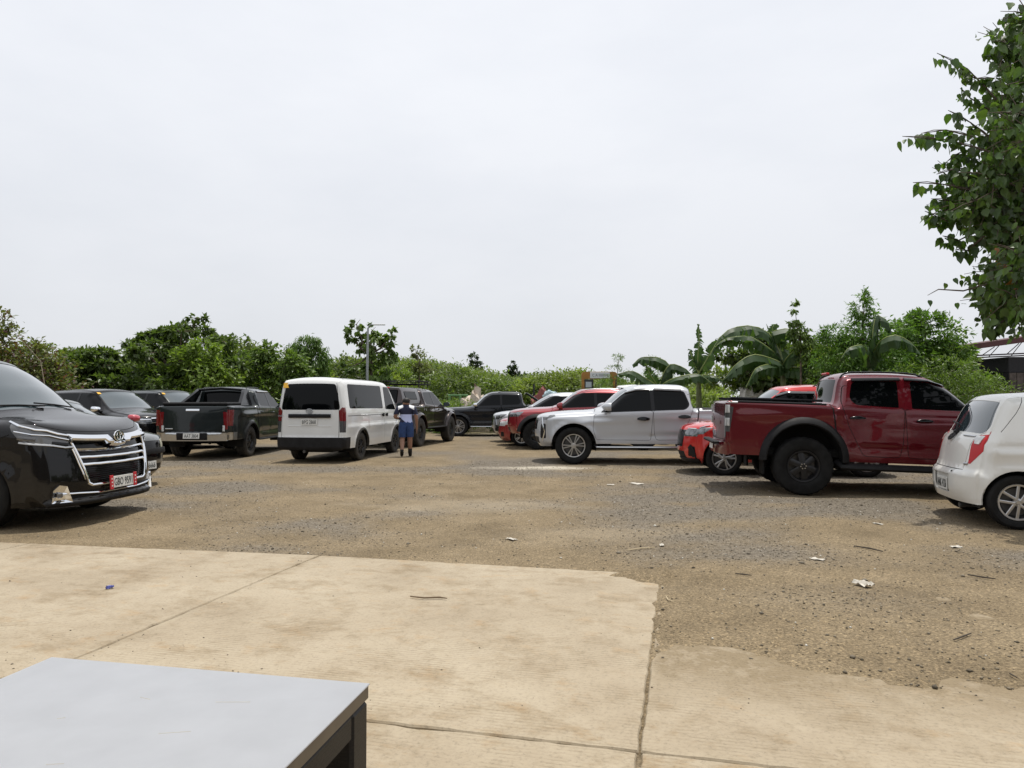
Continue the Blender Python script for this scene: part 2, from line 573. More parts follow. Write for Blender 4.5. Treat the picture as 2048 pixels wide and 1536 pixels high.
        for i, r in enumerate(s.SR): cls[inpoly(cen, r[2])] = i
        y = s.side(V2); N = s.side_n(V2)
        # share normals with the ribbon along the rim
        P3 = np.stack([s.L/2 - V2[:, 0], y, V2[:, 1]], 1)
        rn = s.rib_n(np.ones(len(s.ds)), s.ds)
        sn = s.side_n(s.rim + 0)  # at the rim
        d, _, _ = s.rimdist(V2)
        for i in np.where(d < 0.004)[0]:
            j = ((s.rim - V2[i])**2).sum(1).argmin()
            N[i] = unit(N[i] + rn[j])
        s._rimn = (rn, sn)
        for sd in (1, -1):
            Ps, Ns = P3 * [1, sd, 1], N * [1, sd, 1]
            for c in np.unique(cls):
                TT = T[cls == c]
                if sd < 0: TT = TT[:, ::-1]
                if c < 0: s._acc('body', body_mat, Ps, Ns, TT, 0.0, 0.02, None)
                else:
                    part, mat, poly, off, both, sub = s.SR[c]
                    if part == 'body': s._acc('body', mat, Ps, Ns, TT, off, 0.02, None)
                    else: s._acc(part + ('' if sd > 0 else '#R'), mat, Ps, Ns, TT, off, 0.02, sub)
        # ribbon
        nt = 17
        tt = np.sin(np.linspace(-1, 1, nt) * math.pi/2 * .93) / math.sin(math.pi/2 * .93)
        rs = s.ds
        if rs[-1] != s.ds[-1]: rs = np.append(rs, s.ds[-1])
        out = [(t * .8, 0.0) for t in tt[:-1]] + [(.8, q) for q in rs[:-1]] + [(t * .8, s.S) for t in tt[::-1][:-1]] + [(-.8, q) for q in rs[::-1][:-1]]
        gx, gs = np.meshgrid(tt[1:-1]*.8, np.arange(0.03, s.S - .02, 0.045))
        inner = np.stack([gx.ravel(), gs.ravel()], 1)
        V2, T, cen = s._cdt(out, inner, [r[2] for r in s.RR])
        box = [(-.8, 0), (.8, 0), (.8, s.S), (-.8, s.S)]
        ok = inpoly(cen, box); T = T[ok]; cen = cen[ok]
        cls = -np.ones(len(T), int)
        for i, r in enumerate(s.RR): cls[inpoly(cen, r[2])] = i
        t_, s_ = np.clip(V2[:, 0]/.8, -1, 1), np.clip(V2[:, 1], 0, s.S)
        P3 = s.rib(t_, s_); N = s.rib_n(t_, s_)
        for i in np.where(np.abs(t_) > .9999)[0]:
            j = np.abs(s.ds - s_[i]).argmin()
            nn = sn[j] * [1, np.sign(t_[i]), 1]
            N[i] = unit(N[i] + nn)
        for c in np.unique(cls):
            TT = T[cls == c]
            if c < 0: s._acc('body', body_mat, P3, N, TT, 0.0, 0.02, None)
            else:
                part, mat, poly, off, sub = s.RR[c]
                if part == 'body': s._acc('body', mat, P3, N, TT, off, 0.02, None)
                else: s._acc(part, mat, P3, N, TT, off, 0.02, sub)
    def _cdt(s, out, inner, polys):
        vs = [Vector(p) for p in out]; es = [(i, (i+1) % len(out)) for i in range(len(out))]
        for poly in polys:
            o = len(vs); vs += [Vector(p) for p in poly]
            es += [(o + i, o + (i+1) % len(poly)) for i in range(len(poly))]
        vs += [Vector((float(p[0]), float(p[1]))) for p in inner]
        r = delaunay_2d_cdt(vs, es, [], 0, 1e-5)
        V2 = np.array([tuple(v) for v in r[0]])
        T = np.array([f for f in r[2] if len(f) == 3])
        a, b, c = V2[T[:, 0]], V2[T[:, 1]], V2[T[:, 2]]
        ar = (b[:, 0]-a[:, 0])*(c[:, 1]-a[:, 1]) - (b[:, 1]-a[:, 1])*(c[:, 0]-a[:, 0])
        T[ar < 0] = T[ar < 0][:, ::-1]
        ok = np.abs(ar) > 1e-9; T = T[ok]
        return V2, T, (a[ok] + b[ok] + c[ok]) / 3
    def finish(s, loc, heading, pitch=0.0, zbody=0.0):
        """make the objects; heading in degrees from +X (counter-clockwise)"""
        root = s.root = empty(s.name, (loc[0], loc[1], 0), R(heading))
        s.shell = {}
        order = sorted(s.parts, key=lambda k: s.parts[k]['sub'] is not None)
        M = Matrix.Rotation(R(pitch), 3, 'Y')
        s.M, s.zb = M, zbody
        for key in order:
            e = s.parts[key]
            nm = key.split('#')[0].split('~')[0]
            V = [M @ Vector(p) + Vector((0, 0, zbody)) for p in e['v']]
            Nn = [M @ Vector(n) for n in e['n']]
            par = root
            if e['sub']:
                pk = e['sub'] + ('#R' if key.endswith('#R') else '')
                par = s.shell.get(pk, s.shell.get(e['sub'], root))
            s.shell[key] = mesh(nm, V, e['f'], e['mat'], par, N=Nn)
        # floor pan and wheel wells
        g = G()
        w = s.W * .40
        bs = s.bottom[1] + .05
        g.box((0, 0, bs + .04), (s.L*.86, w*2, .12), .02)
        for ax in s.axles:
            x = s.L/2 - ax
            g.box((x, 0, s.tr), (.12, s.W*.72, .12), .03)
            for sd in (1, -1):
                V = []; F = []
                n = 15
                yl = np.minimum(s.W*.475, s.side(np.stack([ax - s.ar*np.cos(np.linspace(-.25, math.pi + .25, n)) * -1, np.maximum(s.bottom[1] + .05, s.tr + (s.ar + .012)*np.sin(np.linspace(-.25, math.pi + .25, n)))], 1)) - .03)
                for i, t in enumerate(np.linspace(-.25, math.pi + .25, n)):
                    cx, cz = x - (s.ar + .012)*math.cos(t), s.tr + (s.ar + .012)*math.sin(t)
                    V += [(cx, sd*yl[i], cz), (cx, sd*s.W*.27, cz)]
                for i in range(n - 1):
                    F.append((2*i, 2*i+1, 2*i+3, 2*i+2))
                V.append((x, sd*s.W*.27, s.tr)); c = len(V) - 1
                for i in range(n - 1): F.append((2*i+1, c, 2*i+3))
                g.add(V, F)
        s.place(g.obj('underbody', M_under, root))
        return root
    def place(s, o):
        """apply the body's pitch and lift to a part built in level body coordinates"""
        o.data.transform(Matrix.Translation((0, 0, s.zb)) @ s.M.to_4x4())
        return o

def plate(car, p, n, w, h, text, red=False, up=(0, 0, 1), name='number_plate', parent=None):
    """number plate with raised lettering at local point p, facing n"""
    n = unit(vec(n)); u = unit(np.cross(vec(up), n)); v = np.cross(n, u)
    M = Matrix((u, v, n)).transposed()
    root = parent or car.root
    g = G(); g.box(vec(p) + n*.004, (w, h, .008), .003, M)
    o = car.place(g.obj(name, M_plate, root))
    if text:
        t = text_mesh(text, h*.66, w*.84)
        for q in t.vertices: q.co = Vector(vec(p) + n*.0095 + u*q.co.x + v*(q.co.y) + n*q.co.z)
        car.place(link('lettering', t, M_ink, o))
    if red:
        for sd in (-1, 1):
            g = G(); g.box(vec(p) + n*.010 + u*sd*(w/2 + w*.05), (w*.15, h*1.22, .012), .003, M)
            car.place(g.obj('end_tab', M_platered, o))
            g = G()
            for j in (-1, 0, 1):
                g.box(vec(p) + n*.0172 + u*sd*(w/2 + w*.05) + v*(j*h*.3), (w*.05, h*.12, .002), 0, M)
            tag(car.place(g.obj('tab_print', M_plate, o)), kind='stuff')
    return o

def text_mesh(text, height, width=None, depth=0.0015):
    c = bpy.data.curves.new('lettering', 'FONT')
    c.body = text; c.align_x = 'CENTER'; c.align_y = 'CENTER'; c.extrude = depth; c.resolution_u = 2
    o = bpy.data.objects.new('lettering', c); COL.objects.link(o)
    dg = bpy.context.evaluated_depsgraph_get()
    me = bpy.data.meshes.new_from_object(o.evaluated_get(dg))
    bpy.data.objects.remove(o); bpy.data.curves.remove(c)
    co = np.array([tuple(v.co) for v in me.vertices])
    if len(co):
        mn, mx = co.min(0), co.max(0)
        sy = height / (mx[1] - mn[1]); sx = (width / (mx[0] - mn[0])) if width else sy
        for v in me.vertices:
            v.co.x = (v.co.x - (mn[0]+mx[0])/2) * sx; v.co.y = (v.co.y - (mn[1]+mx[1])/2) * sy
    me.materials.clear()
    return me

# ------------------------------------------------------------------ wheels
WHEEL_CACHE = {}
def wheel_meshes(style, tr, tw, rr, spokes, face, dark, knobs, dusty):
    key = (style, tr, tw, rr, spokes, face.name, dark.name, knobs, dusty)
    if key in WHEEL_CACHE: return WHEEL_CACHE[key]
    h = tw/2
    # outer face towards +Y
    prof = [(rr-.005, h*.72), (rr+.012, h*.86), (rr + (tr-rr)*.35, h*.98), (rr + (tr-rr)*.7, h*.99), (tr-.022, h*.93), (tr-.004, h*.78), (tr, h*.45),
            (tr, h*.40), (tr-.012, h*.37), (tr-.012, h*.30), (tr, h*.27), (tr, -h*.27), (tr-.012, -h*.30), (tr-.012, -h*.37), (tr, -h*.40), (tr, -h*.45),
            (tr-.004, -h*.78), (tr-.022, -h*.93), (rr + (tr-rr)*.6, -h*.99), (rr-.005, -h*.72)]
    n = 64
    def mod(i, j):
        if 4 <= j <= 17:
            return 0 if i % 2 == 0 else -(knobs)
        return 0
    g = G(); g.lathe(prof, n, mod=mod if knobs else None)
    ty = g.obj('tyre', M_tyre_dusty if dusty else M_tyre).data
    # rim
    g = G()
    g.lathe([(rr, h*.74), (rr-.008, h*.80), (rr-.022, h*.79), (rr-.03, h*.62), (rr-.045, h*.3), (rr-.05, -h*.6)], 48)
    lip = g.obj('rim_barrel', dark).data
    g = G()
    g.lathe([(rr+.002, h*.76), (rr-.004, h*.86), (rr-.020, h*.84), (rr-.026, h*.70)], 48)
    yo = h*.70
    hub = rr*.22
    def spoke(t, w0, w1, r0, r1, y0, y1, th=.03):
        c, s_ = math.cos(t), math.sin(t)
        V = []
        for (r, w, y) in ((r0, w0, y0), ((r0+r1)/2, (w0+w1)/2, (y0+y1)/2 + .004), (r1, w1, y1)):
            for (u, q) in ((-w/2, -th), (-w*.5, 0), (-w*.3, .008), (w*.3, .008), (w*.5, 0), (w/2, -th)):
                V.append((c*r - s_*u, y + q, s_*r + c*u))
        F = []
        for i in range(2):
            for j in range(5): F.append((i*6+j, i*6+j+1, (i+1)*6+j+1, (i+1)*6+j))
            F.append((i*6+5, i*6, (i+1)*6, (i+1)*6+5))
        g.add(V, F)
    for k in range(spokes):
        t = 2*math.pi*k/spokes + math.pi/2
        if style == 'twin':
            for dt in (-.20, .20):
                spoke(t + dt*.75, .020, .030, hub*.8, rr-.016, yo+.004, yo-.004)
        elif style == 'vee':
            c0 = math.pi/spokes*.62
            for dt in (-c0, c0):
                p0 = t; p1 = t + dt
                # slanted spoke from hub to the rim
                r0, r1 = hub*.7, rr-.014
                a = vec((math.cos(p0)*r0, yo+.004, math.sin(p0)*r0)); b = vec((math.cos(p1)*r1, yo-.002, math.sin(p1)*r1))
                g.bar([a, (a+b)/2, b], [(0, 1, 0)]*3, .030, .010)
        elif style == 'swirl':
            r0, r1 = hub*.7, rr-.014
            for dt in (.0, .34):
                a = vec((math.cos(t)*r0, yo+.004, math.sin(t)*r0)); b = vec((math.cos(t + .22 + dt)*r1, yo-.002, math.sin(t + .22 + dt)*r1))
                m_ = (a+b)/2 + vec((math.cos(t + 1.6)*.012, 0, math.sin(t + 1.6)*.012))
                g.bar([a, m_, b], [(0, 1, 0)]*3, [.034, .028, .026], .010)
        elif style == 'fat':
            spoke(t, rr*.34, rr*.42, hub*.8, rr-.016, yo-.006, yo-.03)
        else:
            spoke(t, rr*.13, rr*.17, hub*.8, rr-.016, yo+.004, yo-.004)
    g.lathe([(0.0, yo+.018), (hub*.5, yo+.018), (hub*.62, yo+.010), (hub, yo+.006), (hub*1.05, yo-.02)], 24)
    rim = g.obj('rim', face).data
    g = G()
    g.lathe([(0, h*.05), (rr*.8, h*.05)], 32)
    disc = g.obj('brake_disc', M_disc if not dusty else M_under).data
    g = G()
    for k in range(6):
        t = 2*math.pi*k/6
        g.lathe([(0, yo+.02), (.009, yo+.02), (.010, yo+.004)], 8, c=(math.cos(t)*hub*.72, 0, math.sin(t)*hub*.72))
    nuts = g.obj('wheel_nut', M_satin).data
    for o in [o for o in bpy.data.objects if o.data in (ty, lip, rim, disc, nuts)]:
        bpy.data.objects.remove(o)
    for me, nm in ((ty, 'tyre'), (lip, 'rim_barrel'), (rim, 'rim'), (disc, 'brake_disc'), (nuts, 'wheel_nut')): me.name = nm
    WHEEL_CACHE[key] = (ty, lip, rim, disc, nuts)
    return WHEEL_CACHE[key]

def wheels(car, tw=.24, rr=.24, style='plain', spokes=6, face=None, dark=None, knobs=0.0, inset=.02, dusty=False, nuts=False, steer=0.0, tr=None):
    face = face or M_alloy; dark = dark or M_darkalloy
    tr = tr or car.tr
    ms = wheel_meshes(style, tr, tw, rr, spokes, face, dark, knobs, dusty)
    for i, ax in enumerate(car.axles):
        for sd in (1, -1):
            y = float(pchip(car.plan[:, 0], car.plan[:, 1], np.array([ax]))[0]) - tw/2 - inset
            w = empty('wheel', (car.L/2 - ax, sd*y, tr), 0, car.root)
            w.rotation_euler = (0, random.uniform(0, 6), (0 if sd > 0 else math.pi) + (R(steer) if i == 0 else 0))
            for m, nm in zip(ms, ('tyre', 'rim_barrel', 'rim', 'brake_disc', 'wheel_nut')):
                if nm == 'wheel_nut' and not nuts: continue
                link(nm, m, None, w)

def emblem(car, p, n, w, h, mat=None, up=(0, 0, 1), parent=None):
    """three interlocked rings inside an oval"""
    n = unit(vec(n)); u = unit(np.cross(vec(up), n)); v = np.cross(n, u)
    g = G()
    def ell(cx, cy, rx, ry, r):
        pts = [vec(p) + n*.012 + u*(cx + rx*math.cos(t)) + v*(cy + ry*math.sin(t)) for t in np.linspace(0, 2*math.pi, 25)]
        g.tube(pts, r, 6, cap=False, up=n)
    ell(0, 0, w/2, h/2, w*.065)
    ell(0, h*.22, w*.33, h*.22, w*.045)
    ell(0, 0, w*.17, h*.44, w*.045)
    if mat is None:
        q = G(); pts = [vec(p) + n*.006 + u*(w/2*math.cos(t)) + v*(h/2*math.sin(t)) for t in np.linspace(0, 2*math.pi, 24, endpoint=False)]
        q.add(pts, [tuple(range(24))]); car.place(q.obj('emblem_backing', M_gloss, parent or car.root))
    return car.place(g.obj('emblem', mat or M_chrome, parent or car.root))

def mirror(car, a, z, y, mat, size=(.17, .22, .15), name='side_mirror', lower=None):
    for sd in (1, -1):
        g = G()
        x = car.L/2 - a
        # housing, rounded in front, flat mirror glass behind
        n1, n2 = 10, 12
        V = []; F = []
        for i in range(n1 + 1):
            t = i/n1
            rr = math.sin(math.pi*min(1, .08 + t*.5)) if i else 0.0
            rr = (1 - (1 - t)**2.4)**.5
            for k in range(n2):
                q = 2*math.pi*k/n2
                cy, cz = math.cos(q), math.sin(q)
                sy = np.sign(cy)*abs(cy)**.6; sz = np.sign(cz)*abs(cz)**.6
                V.append((x + size[0]*(.5 - t), sd*(y + size[1]/2 + sy*size[1]/2*rr), z + sz*size[2]/2*rr))
        for i in range(n1):
            for k in range(n2):
                k2 = (k+1) % n2
                f = (i*n2+k, i*n2+k2, (i+1)*n2+k2, (i+1)*n2+k)
                F.append(f if sd < 0 else f[::-1])
        F.append(tuple(range(n1*n2, n1*n2+n2)) if sd > 0 else tuple(range(n1*n2, n1*n2+n2))[::-1])
        g.add(V, F)
        o = car.place(g.obj(name, mat, car.root, sharp=50))
        g = G(); g.box((x - size[0]*.5 - .004, sd*(y + size[1]*.5), z), (.006, size[1]*.82, size[2]*.8), .002)
        car.place(g.obj('mirror_glass', M_shield, o))
        g = G(); g.box((x - .01, sd*(y - .02), z - size[2]*.36), (.07, .18, .04), .012)
        car.place(g.obj('mirror_arm', lower or M_plastic, o))

def handle(car, a, z, mat, w=.20, h=.035, parent=None, cup=True, cupmat=None):
    for sd in (1, -1):
        g = G()
        pts, nr = [], []
        for q in np.linspace(-.5, .5, 7):
            off = .012 + .020*math.cos(q*math.pi*.95)
            p, n = car.sp(a + q*w, z, sd, off)
            pts.append(p); nr.append(n)
        g.bar(pts, nr, [h*q for q in (.45, .75, .95, 1, .95, .75, .45)], .010)
        par = parent
        if isinstance(parent, str): par = car.shell.get(parent + ('' if sd > 0 else '#R'))
        o = car.place(g.obj('door_handle', mat, par or car.root))

def flares(car, w=.075, t=.05, mat=None, grow=.0, name='fender_flare'):
    """raised plastic arch trims over the four wheel openings"""
    mat = mat or M_plastic
    for ax in car.axles:
        for sd in (1, -1):
            V = []; F = []
            n = 24
            t0 = math.asin(np.clip((car.bottom[1] - car.tr)/car.ar, -1, 1))
            ang = np.linspace(t0 - .02, math.pi - t0 + .02, n)
            secs = ((car.ar - .004, -.03), (car.ar - .004, t*.86), (car.ar + .014, t), (car.ar + w*.6, t*.8), (car.ar + w, t*.18), (car.ar + w, -.012))
            m = len(secs)
            for q in ang:
                for (r, off) in secs:
                    a, z = ax + r*math.cos(q), car.tr + r*math.sin(q)
                    y = float(car.full(np.array([ax + (car.ar+w)*math.cos(q)]), np.array([min(z, car.belt[0][1] - .05)]))[0])
                    V.append((car.L/2 - a, sd*(y + off), z))
            for i in range(n - 1):
                for j in range(m - 1):
                    f = (i*m+j, i*m+j+1, (i+1)*m+j+1, (i+1)*m+j)
                    F.append(f if sd > 0 else f[::-1])
            F.append(tuple(range(m))); F.append(tuple(range((n-1)*m, n*m))[::-1])
            g = G(); g.add(V, F)
            car.place(g.obj(name, mat, car.root, sharp=40))

def rails(car, k0, k1, y, mat, h=.05, r=.016, name='roof_rail'):
    for sd in (1, -1):
        g = G(); pts = []
        for q in np.linspace(0, 1, 14):
            k = k0 + (k1 - k0)*q
            p, n = car.rp(sd*y, k, 0)
            lift = h * min(1, math.sin(math.pi*q)*3.2)
            pts.append(p + vec((0, 0, lift)))
        g.tube(pts, r, 8, flat=.8)
        car.place(g.obj(name, mat, car.root, sharp=60))

def visor(car, line, mat=None, w=.055):
    """rain visor along the top edge of the side windows"""
    for sd in (1, -1):
        pts, nr = [], []
        for (a, z) in densify(line, .12, False):
            p, n = car.sp(a, z, sd, .012); pts.append(p); nr.append(n + vec((0, 0, .5)))
        g = G(); g.bar(pts, nr, w, .010)
        car.place(g.obj('rain_visor', mat or M_smoke, car.root))
# ------------------------------------------------------------------ ground, concrete slabs, gravel
def vnoise(x, y, seed=0):
    xi, yi = np.floor(x).astype(int), np.floor(y).astype(int)
    fx, fy = x - xi, y - yi
    fx, fy = fx*fx*(3-2*fx), fy*fy*(3-2*fy)
    def h(a, b):
        n = (a*374761393 + b*668265263 + seed*1442695041) & 0xffffffff
        n = ((n ^ (n >> 13)) * 1274126177) & 0xffffffff
        return ((n ^ (n >> 16)) & 0xffff) / 65535.0
    return (h(xi, yi)*(1-fx) + h(xi+1, yi)*fx)*(1-fy) + (h(xi, yi+1)*(1-fx) + h(xi+1, yi+1)*fx)*fy
def fbm(x, y, seed=0, o=4):
    s, a, t = 0, .5, 0
    for i in range(o):
        s = s + a*vnoise(x*2**i, y*2**i, seed+i); t += a; a *= .5
    return s/t

TH = R(13.6)
OX, OY = .50, 2.83
UX, UY, VX, VY = math.cos(TH), -math.sin(TH), math.sin(TH), math.cos(TH)
def to_uv(x, y): return (x-OX)*UX + (y-OY)*UY, (x-OX)*VX + (y-OY)*VY
def from_uv(u, v): return OX + u*UX + v*VX, OY + u*UY + v*VY
SLAB_Z = .022

def ground_h(x, y):
    u, v = to_uv(x, y)
    n1 = fbm(x*1.3, y*1.3, 3) - .5; n2 = fbm(x*6, y*6, 9, 3) - .5
    z = n1*.035 + n2*.022
    # under the slabs the soil lies low
    def inside(u0, u1, v0, v1): return (u > u0) & (u < u1) & (v > v0) & (v < v1)
    low = np.full_like(z, .008)
    z = np.where((u > -12.2) & (u < 0) & (v < 2.93 + np.where(u < -3, (u + 3)*.06, 0)), low, z)
    # dirt washed over the right-hand slabs
    edge = 1.10 - .12*u + .55*(fbm(x*1.7, y*1.7, 21) - .5)
    cov = np.clip((v - edge)*.055, -.06, .028) + n2*.030 + .012
    z = np.where((u >= 0) & (v < 3.1), np.where(v < 2.2, np.maximum(cov, .006), z + .03), z)
    # dirt creeping on the left outer slab and the broken corner
    cl = np.clip((u + 6.9)*.06 + (fbm(x*1.1, y*1.1, 31) - .30)*.10 + .02, .030, .040)
    d = np.hypot((u + .02)/.42, (v - 2.93)/.30)
    z = z + .07*np.clip(1.05 - d + (n2*1.2), 0, .8) * (u < .05)
    return z

def spaced(a, fine0, fine1, step, far0, far1, g=1.22):
    c = list(np.arange(fine0, fine1 + 1e-6, step))
    s = step; x = fine1
    while x < far1: s *= g; x += s; c.append(x)
    s = step; x = fine0
    while x > far0: s *= g; x -= s; c.insert(0, x)
    return np.array(c)
gxs = spaced(0, -9.5, 9.5, .07, -400, 400)
gys = spaced(0, 2.3, 13.5, .07, -60, 700)
GXm, GYm = np.meshgrid(gxs, gys)
flat = GXm.ravel(), GYm.ravel()
GZ = ground_h(*flat) * np.clip(1 - (np.maximum(np.abs(flat[0]) - 12, 0) + np.maximum(flat[1] - 40, 0))/40, 0, 1)
def gravel_mask(x, y):
    m = fbm(x*.42 + 3, y*.62, 5, 4)
    m = np.clip((m - .37)*4.2, 0, 1)
    u, v = to_uv(x, y)
    near = np.clip((v - 1.2)/2.2, 0, 1)
    return m * np.where(u > .2, .12 + .88*np.clip((v - 1.6)/2.6, 0, 1), 1)
def pale_mask(x, y):
    m = np.zeros_like(x)
    for cx, cy, rx, ry, s in ((.70, 15.0, 1.15, .38, 1.0), (-.6, 9.6, 1.5, .7, .18), (.9, 7.6, 1.0, .5, .12)):
        d = np.hypot((x-cx)/rx, (y-cy)/ry) + (fbm(x*2.2, y*4, 44) - .5)*1.1
        m = np.maximum(m, s*np.clip(1.25 - d, 0, 1))
    return m
col = np.stack([gravel_mask(*flat), np.clip((flat[1] - 31 + 5*(fbm(flat[0]*.2, flat[1]*.2, 8)-.5))/4, 0, 1), pale_mask(*flat)], 1)
nx, ny = len(gxs), len(gys)
idx = np.arange(nx*ny).reshape(ny, nx)
Fg = np.stack([idx[:-1, :-1], idx[:-1, 1:], idx[1:, 1:], idx[1:, :-1]], -1).reshape(-1, 4)

def ground_mat():
    m, nt, b = _new('dirt_and_gravel')
    N, L = nt.nodes, nt.links
    tc = N.new('ShaderNodeTexCoord'); at = N.new('ShaderNodeAttribute'); at.attribute_name = 'tint'
    sp = N.new('ShaderNodeSeparateColor'); L.new(at.outputs['Color'], sp.inputs['Color'])
    def noise(scale, det=6, rough=.6, vec_=None):
        n = N.new('ShaderNodeTexNoise'); n.inputs['Scale'].default_value = scale; n.inputs['Detail'].default_value = det; n.inputs['Roughness'].default_value = rough
        L.new(vec_ or tc.outputs['Object'], n.inputs['Vector']); return n
    def ramp(src, stops):
        r = N.new('ShaderNodeValToRGB'); e = r.color_ramp.elements
        while len(e) < len(stops): e.new(.5)
        for i, (p, c_) in enumerate(stops): e[i].position = p; e[i].color = (*c_, 1)
        L.new(src, r.inputs['Fac']); return r
    def mix(f, a, bb, blend='MIX'):
        x = N.new('ShaderNodeMix'); x.data_type = 'RGBA'; x.blend_type = blend
        if isinstance(f, float): x.inputs['Factor'].default_value = f
        else: L.new(f, x.inputs['Factor'])
        L.new(a, x.inputs['A']); L.new(bb, x.inputs['B']); return x.outputs['Result']
    n1 = noise(1.1, 9, .68); n2 = noise(14, 6, .7); n3 = noise(70, 3, .7)
    dirt = ramp(n1.outputs['Fac'], [(.30, (.163, .126, .078)), (.5, (.220, .172, .108)), (.70, (.272, .216, .140))])
    grav = ramp(n2.outputs['Fac'], [(.28, (.104, .090, .071)), (.5, (.175, .152, .121)), (.72, (.255, .227, .184))])
    # break the painted mask up with fine noise
    am = N.new('ShaderNodeMath'); am.operation = 'MULTIPLY_ADD'; am.inputs[1].default_value = 1.5; am.inputs[2].default_value = -.62
    L.new(n2.outputs['Fac'], am.inputs[0])
    a2 = N.new('ShaderNodeMath'); a2.operation = 'ADD'; a2.use_clamp = True; L.new(sp.outputs[0], a2.inputs[0]); L.new(am.outputs[0], a2.inputs[1])
    a3 = N.new('ShaderNodeMath'); a3.operation = 'MULTIPLY'; L.new(a2.outputs[0], a3.inputs[0]); 
    a4 = N.new('ShaderNodeMapRange'); a4.inputs['To Min'].default_value = .12; L.new(sp.outputs[0], a4.inputs['Value']); L.new(a4.outputs['Result'], a3.inputs[1])
    base = mix(a3.outputs[0], dirt.outputs['Color'], grav.outputs['Color'])
    # pebbles: small cells, some light, some dark
    vo = N.new('ShaderNodeTexVoronoi'); vo.inputs['Scale'].default_value = 75; vo.inputs['Randomness'].default_value = 1.0
    L.new(tc.outputs['Object'], vo.inputs['Vector'])
    vsep = N.new('ShaderNodeSeparateColor'); L.new(vo.outputs['Color'], vsep.inputs['Color'])
    vr = ramp(vsep.outputs[0], [(.0, (.42, .42, .42)), (.35, (.92, .92, .92)), (.80, (1.05, 1.04, 1.02)), (.97, (1.9, 1.85, 1.75))])
    base = mix(.45, base, vr.outputs['Color'], 'MULTIPLY')
    fine = ramp(n3.outputs['Fac'], [(.32, (.45, .44, .43)), (.52, (1, 1, 1)), (.72, (1.38, 1.36, 1.33))])
    base = mix(.85, base, fine.outputs['Color'], 'MULTIPLY')
    pale = N.new('ShaderNodeRGB'); pale.outputs[0].default_value = (.52, .47, .38, 1)
    base = mix(sp.outputs[2], base, pale.outputs[0])
    gr = ramp(n1.outputs['Fac'], [(.3, (.035, .055, .015)), (.7, (.075, .10, .028))])
    base = mix(sp.outputs[1], base, gr.outputs['Color'])
    L.new(base, b.inputs['Base Color'])
    b.inputs['Roughness'].default_value = .95; b.inputs['Specular IOR Level'].default_value = .15
    bp = N.new('ShaderNodeBump'); bp.inputs['Strength'].default_value = .75; bp.inputs['Distance'].default_value = .018
    hs = N.new('ShaderNodeMath'); hs.operation = 'ADD'; L.new(n2.outputs['Fac'], hs.inputs[0])
    hm = N.new('ShaderNodeMath'); hm.operation = 'MULTIPLY'; hm.inputs[1].default_value = -.7; L.new(vo.outputs['Distance'], hm.inputs[0]); L.new(hm.outputs[0], hs.inputs[1])
    L.new(hs.outputs[0], bp.inputs['Height']); L.new(bp.outputs['Normal'], b.inputs['Normal'])
    return m
M_ground = ground_mat()
ground = mesh_np('ground', np.stack([flat[0], flat[1], GZ], 1), Fg, M_ground, smooth=True, col=col)
tag(ground, kind='structure')

